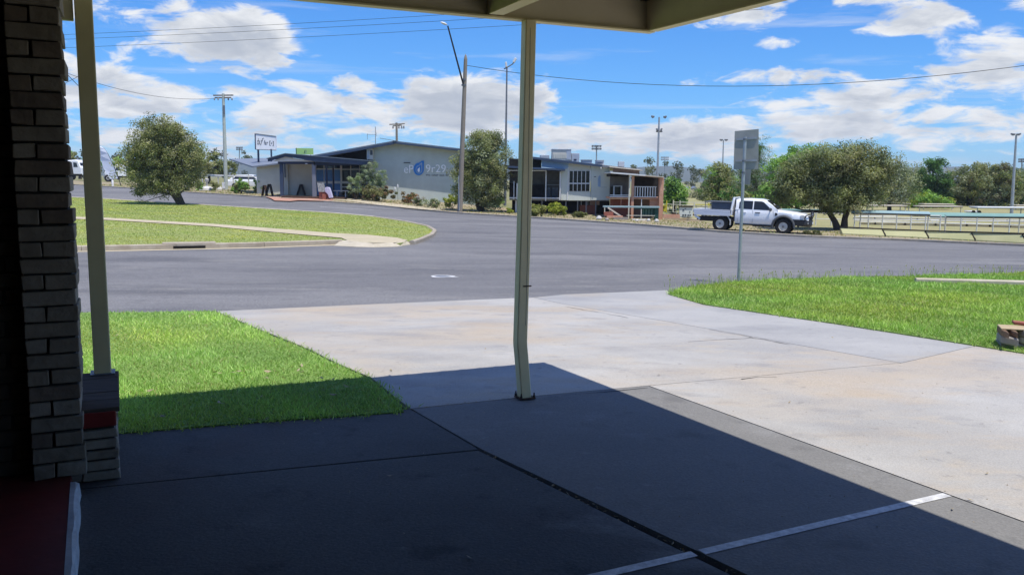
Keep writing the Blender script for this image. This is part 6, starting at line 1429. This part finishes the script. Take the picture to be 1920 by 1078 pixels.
rail_shelter('green roofed shade rail in front of the greens right of the tree', 1597, 394, 1745, 397.5, 40, 43, 42, (.12, .98), 'shade_blue', 5)
rail_shelter('long green shade rail reaching the right picture edge', 1775, 403, 1990, 405, 40, 42, 41, (.0, .65), 'shade_green', 3)
rail_shelter('green shade rail behind the bonnet of the ute', 1440, 391.5, 1592, 394, 40, 46, 44.5, (.15, .55, .95), 'shade_green', 4)
m = rail_shelter('wide green shade strip across the middle of the greens', 1745, 398.5, 1990, 402, 20, 58, 57, (.1, .3, .62, .9), 'shade_green', 8, .4)
def frame(label, px0, px1, pyt, pyb, Y, th, matn='cream_roof', posts=None, group='open shelters on the greens'):
    c = aty((px0 + px1) / 2, pyb, Y); o = thing('green_shelter', label, 'shelter', (c[0], c[1], G(c[0], c[1]) + .05), 0, group)
    fr(o, 'roof', matn, px0, pyt, px1, pyt + th, Y, 1.1, .02); fr(o, 'roof_edge', 'rail_dark', px0 + .5, pyt + th + .05, px1 - .5, pyt + th + .8, Y + .1, .9)
    for x in (posts or (px0 + 1, px1 - 2.2)):
        q = aty(x, pyb, Y + .05); m = MB(); zt = aty(x, pyt + th, Y)[2]; m.tube([(q[0], Y + .3, G(q[0], Y) + .03), (q[0], Y + .3, zt)], .035, 7); m.build('post', 'cream_pipe', o)
    return o
frame('cream open shelter nearest behind the spreading tree', 1626, 1702, 385, 403, 62, 2.2); frame('second cream open shelter above the first right of the tree', 1642, 1708, 381.5, 398, 70, 1.6, posts=(1690, 1706)); frame('cream open shelter below the dark green tree', 1725, 1806, 386.5, 410, 60, 2.0)
frame('thin cream shelter roof behind the one below the dark green tree', 1733, 1790, 382.5, 396, 72, 1.8); frame('white roofed open shelter at the right picture edge', 1833, 1985, 388.5, 412, 58, 2.6, 'white_trim', (1835, 1917)); frame('cream open shelter directly behind the cab of the ute', 1448, 1507, 382.5, 398, 66, 2.2)
frame('pale open shelter between the ute and the spreading tree', 1527, 1592, 384, 400, 66, 1.8, posts=(1528.5, 1589)); frame('small pale shelter roof far right behind the floodlight pole', 1906, 1990, 385, 398, 72, 1.2)
# low panel wall along the verge and stepped timber ledges behind
pw = bpy.data.objects.new('panel_wall', None); COL.objects.link(pw); ROOTM['panel_wall'] = Matrix.Identity(4); tag(pw, 'low pale olive panel wall with dark rail along the verge', 'wall')
js = [(1590, 441.5), (1673, 445.5), (1756, 449.5), (1846, 454.5), (1945, 460), (2060, 466)]; tops = [424.5, 428.5, 431.8, 434.5, 437.5, 441]
for i in range(len(js) - 1):
    a, b = P(*js[i], .06), P(*js[i + 1], .06); a = a + np.array([0, 1.2, 0]); b = b + np.array([0, 1.2, 0]); d = (b - a) / np.linalg.norm(b - a); a = a + d * .03; b = b - d * .03
    za = aty(js[i][0], tops[i] + 2.6, a[1])[2]; zb = aty(js[i + 1][0], tops[i + 1] + 2.6, b[1])[2]; n = np.array([0, .07, 0])
    a = a - [0, .5, 0]; b = b - [0, .5, 0]; SL = .34      # panels lie back on the bank
    za = aty(js[i][0], tops[i] + 2.6, a[1] + SL)[2]; zb = aty(js[i + 1][0], tops[i + 1] + 2.6, b[1] + SL)[2]
    m = MB(); m.hexa([(a[0], a[1], a[2] - .06), (b[0], b[1], b[2] - .06), (b[0], b[1] + SL + .1, b[2] - .06), (a[0], a[1] + SL + .1, a[2] - .06)], [(a[0], a[1] + .02, a[2] + .05), (b[0], b[1] + .02, b[2] + .05), (b[0], b[1] + SL, zb), (a[0], a[1] + SL, za)]); m.build('panel', 'panel_olive', pw, bevel=.006)
    a = a + [0, SL, 0]; b = b + [0, SL, 0]
    m = MB(); m.bar((a[0] - .03, a[1] + .03, za + .035), (b[0] + .03, b[1] + .03, zb + .035), .10, .05); m.build('top_rail', 'rail_dark', pw)
    m = MB(); m.hexa([(b[0] + .012, b[1] - SL, b[2] - .06), (b[0] + .05, b[1] - SL, b[2] - .06), (b[0] + .05, b[1], b[2] - .06), (b[0] + .012, b[1], b[2] - .06)], [(b[0] + .012, b[1] - SL, b[2] + .09), (b[0] + .05, b[1] - SL, b[2] + .09), (b[0] + .05, b[1], zb + .02), (b[0] + .012, b[1], zb + .02)]); m.build('joint_post', 'rail_dark', pw)
for k, (x0, y0, x1, y1, Y0, Y1, w) in enumerate(((1600, 409, 1930, 417, 56, 52, .3), (1612, 416, 1840, 424, 49.5, 47.5, .3), (1835, 423, 1990, 431, 47.5, 45, .3), (1600, 403, 1790, 406, 63, 61, .25))):
    a, b = aty(x0, y0, Y0), aty(x1, y1, Y1); m = MB(); za, zb = G(a[0], a[1]), G(b[0], b[1]); m.bar((a[0], a[1], za + .22), (b[0], b[1], zb + .22), w, .06); o = m.build('ledge', 'cream_roof_line', None, bevel=.008)
    tag(o, ('upper long timber ledge across the greens', 'lower timber ledge behind the panel wall', 'timber ledge running down to the right picture edge', 'farthest short timber ledge beneath the shelters')[k], 'ledge', 'timber ledges on the greens')
    m = MB(); m.bar((a[0], a[1] + .05, za + .10), (b[0], b[1] + .05, zb + .10), w * .8, .13); m.build('riser', 'timber_ledge', o)
    n = 4
    for i in range(n):
        f = (i + .5) / n; q = a + (b - a) * f; m = MB(); m.obox((q[0], q[1] - w * .5 + .02, G(q[0], q[1]) + .12), (.04, 0, 0), (0, .03, 0), (0, 0, .1)); m.build('bracket', 'rail_dark', o)
# pole fence with cream and yellow posts left of the ute
cf = P(1260, 402, .06); fen = thing('post_fence', 'cream and yellow post fence between terrace and ute', 'fence', cf)
for k, (x, y0, y1, mt) in enumerate(((1250, 376, 399, 'yellow'), (1262.5, 375.5, 398, 'cream_pipe'), (1275, 376, 399, 'cream_pipe'), (1302, 379, 398, 'cream_pipe'), (1329, 381, 399, 'yellow'))):
    fr(fen, 'post', mt, x - .9, y0, x + .9, y1, 55, .08)
fr(fen, 'rail', 'cream_pipe', 1264, 379, 1345, 380.2, 55.1, .05); fr(fen, 'rail', 'cream_pipe', 1243.5, 397.6, 1300, 398.6, 55.1, .05); fr(fen, 'rail', 'yellow', 1303, 384, 1345, 385.4, 55.2, .05)
bn = P(1247, 399, .06); bb = thing('yellow_bin', 'yellow bin beside the brick terrace pier', 'bin', bn); fr(bb, 'body', 'yellow', 1243.8, 386.5, 1248.6, 397.5, 55.4, .35, .03); fr(bb, 'lid', 'yellow', 1243.4, 385.2, 1249, 386.4, 55.35, .42, .01)
sp_ = P(1290, 408, .06); scb = thing('scoreboard', 'pale green board with dark markings on the fence left of the ute', 'board', sp_)
fr(scb, 'panel', 'wall_pale_green', 1274, 388, 1299, 407, 51, .08, .01); fr(scb, 'cap', 'rail_dark', 1273.5, 386.4, 1299.5, 388.6, 50.95, .16)
for x, y, w, h in ((1280, 393, 3, 2.5), (1284, 391, 2.2, 1.2), (1293, 396, 1.2, 3), (1279.5, 402, 3, 3.4), (1284, 402, 3, 3.2), (1289, 402.5, 3, 2.8), (1293, 402.5, 2.4, 2.6)): fr(scb, 'mark', 'letter_dark', x, y, x + w, y + h, 50.98, .015)
tb_ = P(1285, 412, .06); tbench = thing('timber_edge', 'long low timber edge on the verge left of the ute', 'edging', tb_)
m = MB(); m.bar(P(1246, 411.5, .06) + [0, 0, .06], P(1345, 416, .06) + [0, 0, .06], .2, .14); m.build('beam', 'timber_ledge', tbench, bevel=.01)
fr(tbench, 'board', 'terrace_brick', 1243.8, 402, 1275, 409, 50.6, .1)
hut = aty(1680, 382, 120); hu = thing('far_hut', 'brown far hut between the trees above the shelters', 'hut', (hut[0], hut[1], G(hut[0], hut[1])))
fr(hu, 'wall', 'brown_hut', 1664, 362, 1702, 386, 120, 4); fr(hu, 'roof', 'cream_roof', 1661, 356, 1705, 359.5, 119.4, 5.5); fr(hu, 'opening', 'interior_dark', 1672, 366, 1690, 384, 119.95, .06)
for x in (1663, 1701): fr(hu, 'post', 'bark_pale', x, 359.6, x + 1.5, 386, 119.6, .15)
cs = aty(1830, 406, 64); ct = thing('blue_cart', 'small blue and white cart on the far green', 'cart', (cs[0], cs[1], G(cs[0], cs[1]) + .05))
fr(ct, 'body', 'blue_car', 1823, 399.5, 1838.5, 405.5, 64, 1.0, .05); fr(ct, 'canopy', 'sign_white', 1822, 396, 1838, 398.5, 63.95, 1.1, .03)
for x in (1824.5, 1835): m = MB(); m.lathe([(.0, 0), (.16, 0), (.16, .1), (0, .1)], (aty(x, 406, 64)[0], 63.95, G(cs[0], cs[1]) + .21), (0, 1, 0), 12); m.build('wheel', 'rubber', ct)
for k, (x0, x1, y) in enumerate(((1288, 1292, 358), (1300, 1306, 357))):
    q = aty((x0 + x1) / 2, y, 230); h = thing('far_house', ('left one of two tiny white houses below the hills', 'right one of two tiny white houses below the hills')[k], 'house', (q[0], q[1], G(q[0], q[1])), 0, 'far white houses')
    z = aty(x0, y - 4, 230)[2]; a, b = aty(x0, y, 230)[0], aty(x1, y, 230)[0]; m = MB(); m.box(a, b, 230, 233, q[2] - 1.5, z); m.build('wall', 'white_trim', h); m = MB(); m.prism([(a - .2, 229.8, z), (b + .2, 229.8, z), ((a + b) / 2, 229.8, z + .5)], (0, 0, 0), (0, 3.4, 0)); m.build('roof', 'galv', h)

# ------------------------------------------------------------------ left side: banner, trucks, rails, boards at the entrance
bp = P(226, 350, .06); YB = bp[1]; ban = thing('feather_banner', 'white feather banner on a curved black pole right of the left post', 'banner', bp)
cv = [(227, 349), (222, 334), (216, 318), (209, 302), (202, 288), (196, 279), (189, 275)]; cp_ = [aty(x, y, YB) for x, y in cv]
m = MB(); m.tube(cp_, [.045, .04, .035, .03, .025, .02, .015], 7); m.build('pole', 'wire_black', ban, smooth=True)
inner = [(207, 336), (200, 326), (193, 314), (190, 302), (188, 292), (187, 282), (187, 276)]; m = MB()
A1 = [aty(x, y, YB - .02) for x, y in [(221, 335), (216, 318), (209, 302), (202, 288), (196, 279), (189, 275)]]; B1 = [aty(x, y, YB - .02 + .12 * math.sin(i)) for i, (x, y) in enumerate(inner[:1] + inner[2:])]
m.add(A1 + B1, [(i, i + 1, 6 + i + 1, 6 + i) for i in range(5)]); m.add([p + [0, .02, 0] for p in A1 + B1], [(6 + i, 6 + i + 1, i + 1, i) for i in range(5)]); m.build('sail', 'banner', ban, fixn=False)
bo = P(211.5, 350, .06); m = MB(); m.lathe([(.1, 0), (.1, .62), (.07, .68), (0, .68)], bo, n=10); tag(m.build('bollard', 'white_trim', None, smooth=True), 'white bollard at the foot of the feather banner', 'bollard')
def truck(name, label, px, py, scale, rotz, dual):
    b = P(px, py, .0); t = thing(name, label, 'truck', b, rotz); M = ROOTM[t.name]
    def B(m, nm, mt, par=t, **k):
        me_inv = None; return m.build(nm, mt, par, local=True, **k)
    s = scale
    m = MB(); m.loft([[(x * s, y * s, z * s) for y, z in ((-1.15, z0), (1.15, z0), (1.15, z1 - .15), (1.0, z1), (-1.0, z1), (-1.15, z1 - .15))] for x, z0, z1 in ((-1.0, .9, 2.9), (.3, .9, 3.0), (.75, .9, 2.95), (1.15, .9, 2.1), (1.25, .9, 1.95))]); B(m, 'cab', 'car_white', smooth=False, bevel=.03)
    m = MB(); m.loft([[(x * s, y * s, z * s) for y, z in ((-w, .75), (w, .75), (w, z1 - .1), (w - .12, z1), (-w + .12, z1), (-w, z1 - .1))] for x, w, z1 in ((1.25, .95, 1.9), (2.3, .85, 1.75), (2.6, .75, 1.6))]); B(m, 'bonnet', 'car_white', bevel=.03)
    m = MB(); m.prism([(.80 * s, -.95 * s, 2.75 * s), (.80 * s, .95 * s, 2.75 * s), (1.13 * s, 1.0 * s, 2.08 * s), (1.13 * s, -1.0 * s, 2.08 * s)], (.03, 0, .02), (-.03, 0, -.02)); B(m, 'windscreen', 'glass_car')
    for sy in (-1, 1):
        m = MB(); m.prism([(.0, sy * 1.155 * s, 1.9 * s), (.75 * s, sy * 1.155 * s, 1.9 * s), (.6 * s, sy * 1.155 * s, 2.55 * s), (.0, sy * 1.155 * s, 2.6 * s)], (0, -.01, 0), (0, .01, 0)); B(m, 'side_window', 'glass_car')
        m = MB(); m.tube([(-1.15 * s, sy * .95 * s, 1.0 * s), (-1.15 * s, sy * .95 * s, 3.4 * s)], .09 * s, 8); B(m, 'exhaust_stack', 'galv_dark')
        for x in ([2.0] + ([-2.2, -3.5] if dual else [-2.4])):
            m = MB(); m.lathe([(.2, -.15), (.5, -.15), (.52, 0), (.5, .15), (.2, .15)], (x * s, sy * 1.0 * s, .52 * s), (0, 1, 0), 18); w = B(m, 'wheel', 'rubber', smooth=True)
            m = MB(); m.lathe([(.28, .13), (.2, .17), (0, .10)], (x * s, sy * 1.0 * s, .52 * s), (0, sy, 0), 14); B(m, 'rim', 'rim_silver', w)
    m = MB(); m.box(-4.2 * s, 2.4 * s, -.45 * s, .45 * s, .6 * s, .9 * s); B(m, 'chassis', 'black_plastic'); m = MB(); m.box(2.55 * s, 2.75 * s, -1.1 * s, 1.1 * s, .5 * s, 1.2 * s); B(m, 'bumper', 'galv', bevel=.03)
    m = MB(); m.box(-4.3 * s, -1.3 * s, -1.1 * s, 1.1 * s, 1.0 * s, 1.2 * s); B(m, 'deck', 'galv_dark')
    return t
truck('prime_mover', 'white prime mover truck parked at the far left behind the post', 150, 338, 1.0, R_(-15), True)
truck('flatbed_truck', 'white truck parked beyond the banner, half hidden by the island tree', 228, 340, .8, R_(-165), False)
# white rail fence
rf0, rf1 = P(362, 352, .1), P(484, 358, .1); rf = thing('rail_fence', 'white pipe rail fence behind the shrubs left of the club', 'fence', (rf0 + rf1) / 2); YF = 84.
m = MB(); m.bar(aty(362, 327, YF), aty(482, 331.8, YF), .10, .13); m.build('rail', 'white_trim', rf)
for x in (363, 378, 408, 436, 465): fr(rf, 'post', 'white_trim' if x < 400 else 'cream_pipe', x, 327.5, x + 1.6, 344, YF + .02, .1)
fr(rf, 'post_cap', 'white_trim', 376, 321, 378.5, 327, YF, .12)
sc_ = P(419, 356, .08); ss = thing('small_sign', 'small white sign at the foot of the pale power pole', 'sign', sc_); fr(ss, 'panel', 'sign_white', 416.5, 342, 421.8, 353, sc_[1] - .3, .03); fr(ss, 'leg', 'galv', 418.8, 353, 419.6, 357, sc_[1] - .28, .03); fr(ss, 'print', 'letter_dark', 420, 344, 420.6, 349, sc_[1] - .31, .008)
for k, (x, y, w, h) in enumerate(((388, 357, 26, 8), (388.5, 348, 7, 10), (412, 356, 10, 6))):
    p = P(x, y if k != 1 else 355, .08); s = p[1] / F_PX; m = MB(); rr = w / 2 * s; hh = h * s; m.lathe([(rr, 0), (rr * .9, hh * .5), (rr * .55, hh * .85), (0, hh)] if k != 1 else [(rr * .6, 0), (rr * .5, hh * 1.2), (rr, hh * 1.5), (rr, hh * 1.9), (0, hh * 2)], p, n=11)
    tag(m.build('garden_stone', 'stone_white', None, smooth=True), ('wide white stone mound between the two small round shrubs', 'white garden pillar on the stone mound', 'low white stone beside the small white sign')[k], 'stone', 'white garden stones')
# parked white car by the club's left wing
pcx = P(462, 350, .0); Yc = 88.; pcar = thing('parked_car', 'white car parked behind the shrubs at the left end of the club', 'car', (aty(470, 340, Yc)[0], Yc, G(aty(470, 340, Yc)[0], Yc)))
def car_local(t, L=4.4):
    def B(m, nm, mt, par=t, **k): return m.build(nm, mt, par, local=True, **k)
    m = MB(); m.loft([[(x, y, z) for y, z in ((-w, .3), (w, .3), (w, zt - .12), (w - .12, zt), (-w + .12, zt), (-w, zt - .12))] for x, w, zt in ((-2.2, .75, .75), (-2.1, .85, .95), (-1.2, .88, 1.0), (1.0, .88, .98), (1.9, .84, .88), (2.2, .7, .65))]); B(m, 'body', 'car_white', bevel=.03)
    m = MB(); m.loft([[(x, y, z) for y, z in ((-.82, .95), (.82, .95), (w, zt), (-w, zt))] for x, w, zt in ((-1.9, .8, 1.0), (-1.35, .66, 1.42), (.1, .66, 1.48), (.45, .68, 1.40), (1.15, .8, 1.0))]); B(m, 'cabin', 'car_white', bevel=.02)
    for s in (-1, 1):
        m = MB(); m.prism([(-1.5, s * .80, 1.02), (.85, s * .80, 1.02), (.35, s * .715, 1.36), (-1.25, s * .715, 1.36)], (0, -.015, 0), (0, .015, 0)); B(m, 'side_window', 'glass_car')
        for x in (-1.35, 1.35):
            m = MB(); m.lathe([(.18, -.1), (.31, -.1), (.32, 0), (.31, .1), (.18, .1)], (x, s * .78, .32), (0, 1, 0), 16); w = B(m, 'wheel', 'rubber', smooth=True); m = MB(); m.lathe([(.19, .09), (.1, .11), (0, .08)], (x, s * .78, .32), (0, s, 0), 12); B(m, 'rim', 'rim_silver', w)
    m = MB(); m.prism([(.48, -.62, 1.38), (.48, .62, 1.38), (1.1, .74, 1.03), (1.1, -.74, 1.03)], (.03, 0, .02), (0, 0, 0)); B(m, 'windscreen', 'glass_car')
car_local(pcar)
# boards and goods at the club entrance
def aframe(label, px, py, w, h, matn, Y=None, face=None):
    b = P(px, py, .09); s = b[1] / F_PX; o = thing('sandwich_board', label, 'board', b, 0, 'boards at the club entrance'); ww, hh = w * s / 2, h * s
    for k, sx in ((0, -1), (1, 1)):
        m = MB(); foot = b + np.array([sx * ww, 0, 0]); tp_ = b + np.array([sx * .04, .1, hh]); d = np.array([0, .62, 0])
        m.prism([foot, foot + d, tp_ + d, tp_], (0, 0, 0), (sx * .03, 0, .01)); m.build('leaf', matn, o, bevel=.01)
    m = MB(); m.bar(b + np.array([0, .1, hh]), b + np.array([0, .72, hh]), .09, .06); m.build('hinge', 'black_plastic', o)
    return o
aframe('dark sandwich board leaning beside the left porch column', 503, 367.5, 12, 21, 'black_plastic'); aframe('dark sandwich board standing against the pale porch wall', 563, 366.5, 14, 20, 'black_plastic'); aframe('narrow dark sandwich board nearest the shrub left of the porch', 494, 367.5, 8, 19, 'rust')
pz = P(625, 374, .09); pst = thing('poster_stand', 'grey poster stand with a red base at the entrance steps', 'board', pz)
Yp = pz[1] - .2
frpoly(pst, 'poster', 'poster_paper', [(594.5, 343), (607, 343), (611, 360), (597, 360)], Yp, .05); fr(pst, 'base', 'brick_red', 598, 360.2, 614, 372, Yp + .1, .5, .02); fr(pst, 'back_prop', 'navy', 606, 345, 609, 371, Yp + .12, .05)
cl = P(619, 374, .09); rk = thing('draped_rack', 'small rack draped with purple and white cloth beside the poster stand', 'rack', cl)
m = MB(); pts = [(609, 352.5), (612, 351), (617.5, 352), (621, 362), (623.5, 371), (617, 372), (614, 364), (609.5, 360)]; m.prism([aty(x, y, Yp - .1) for x, y in pts], (0, 0, 0), (0, .35, 0)); m.build('cloth', 'purple_cloth', rk, bevel=.03)
fr(rk, 'box', 'brick_red', 604, 364, 611, 374, Yp - .05, .4, .02); fr(rk, 'leg', 'black_plastic', 616, 371, 618, 375, Yp, .3)
be = P(638, 371, .09); bch = thing('white_bench', 'white bench table in front of the club window', 'bench', be); Yb = be[1] - .1
fr(bch, 'top', 'white_trim', 625, 357.3, 652, 358.9, Yb, .5, .01)
for x in (631, 647): fr(bch, 'leg', 'white_trim', x, 359, x + 1.5, 370.5, Yb + .2, .08)
fr(bch, 'crate', 'grey_plastic', 635, 361, 641, 370, Yb + .15, .3, .01)
for k, (x, y0, y1) in enumerate(((740.5, 351, 358), (745.8, 344.5, 353))):
    p = aty(x, y1, 66.8); sk = thing('flower_spike', ('left white flower spike against the club wall', 'right taller white flower spike against the club wall')[k], 'flower', (p[0], p[1], G(p[0], p[1]) + .05), 0, 'white flower spikes')
    m = MB(); m.lathe([(.03, 0), (.055, .1), (.045, .22), (0, .33)], p, n=8); m.build('bloom', 'white_trim', sk); m = MB(); m.tube([(p[0], p[1], G(p[0], p[1]) + .03), p], .012, 5); m.build('stem', 'dark_green', sk)

# pale green cladding fence across the back of the greens, and thin white rails in front of it
gf = thing('green_fence', 'pale green panel fence across the back of the bowling greens', 'fence', (aty(1780, 408, 63)[0], 63, G(aty(1780, 408, 63)[0], 63) + .05))
for i in range(10):
    x0 = 1600 + i * 39; fr(gf, 'panel', ('wall_pale_green', 'shade_green', 'shade_blue')[(i * 7 + 1) % 3] if i < 4 else 'shade_green', x0 + .4, 399.5 + i * .25, x0 + 38.6, 409 + i * .25, 63, .04)
    fr(gf, 'post', 'cream_pipe', x0 - .6, 398.5 + i * .25, x0 + .4, 410 + i * .25, 62.95, .08)
for k, (x0, y0, x1, y1, Y, lab) in enumerate(((1600, 411.5, 1760, 413, 52, 'thin white rail on short posts behind the bank, nearest the tree'), (1745, 413.5, 1930, 415.5, 50, 'thin white rail on short posts behind the bank, middle of the greens'), (1610, 405, 1680, 405.6, 58, 'short white rail beneath the first cream shelter'))):
    a, b = aty(x0, y0, Y), aty(x1, y1, Y); o = thing('white_rail', lab, 'rail', ((a + b) / 2)[:2].tolist() + [G(*((a + b) / 2)[:2])], 0, 'white rails on the greens')
    m = MB(); m.tube([a, b], .03, 7); m.build('rail', 'white_trim', o)
    for f in (.02, .35, .68, .98):
        q = a + (b - a) * f; m = MB(); m.tube([(q[0], q[1], G(q[0], q[1]) + .02), q], .025, 7); m.build('post', 'white_trim', o)

# upright white post-and-rail fence in front of the greens
for k, (x0, y0, x1, y1, Y0, Y1, n, lab) in enumerate(((1602, 401.5, 1765, 405, 45.5, 43.8, 7, 'white post and rail fence behind the bank, between tree and cart'), (1772, 406, 1990, 411, 43.5, 41.5, 8, 'white post and rail fence behind the bank at the right edge'), (1445, 398, 1590, 401, 49, 47, 6, 'white post and rail fence between the ute and the spreading tree'), (1250, 383, 1346, 388.5, 58, 54, 6, 'pale post and rail fence between the brick terrace and the ute tray'))):
    a, b = aty(x0, y0, Y0), aty(x1, y1, Y1); c = (a + b) / 2; o = thing('rail_fence', lab, 'fence', (c[0], c[1], G(c[0], c[1])), 0, 'white rail fences round the greens'); mt = 'white_trim' if k < 3 else 'cream_pipe'
    m = MB(); m.tube([a, b], .028, 7); m.build('rail', mt, o)
    lo = [q - [0, 0, .42 * (q[2] - G(q[0], q[1]))] for q in (a, b)]; m = MB(); m.tube(lo, .022, 7); m.build('rail', mt, o)
    for i in range(n):
        q = a + (b - a) * (i + .04) / (n - .92); m = MB(); m.tube([(q[0], q[1], G(q[0], q[1]) + .02), q + [0, 0, .05]], .032, 7); m.build('post', mt, o)

# ------------------------------------------------------------------ clear-day air
def haze():
    m = MB(); m.box(-2800, 2800, -260, 3400, -3.2, 40); o = m.build('haze', 'paint_white'); o.data.materials.clear()
    mt = bpy.data.materials.new('haze_air'); mt.use_nodes = True; nt = mt.node_tree; nt.nodes.clear(); out = nt.nodes.new('ShaderNodeOutputMaterial'); v = nt.nodes.new('ShaderNodeVolumePrincipled')
    v.inputs['Color'].default_value = (.80, .88, 1.0, 1); v.inputs['Density'].default_value = .00028; v.inputs['Anisotropy'].default_value = .2; nt.links.new(v.outputs[0], out.inputs['Volume'])
    o.data.materials.append(mt); o['kind'] = 'stuff'; o['label'] = 'thin daylight haze in the air over the valley'; o['category'] = 'haze'
haze()
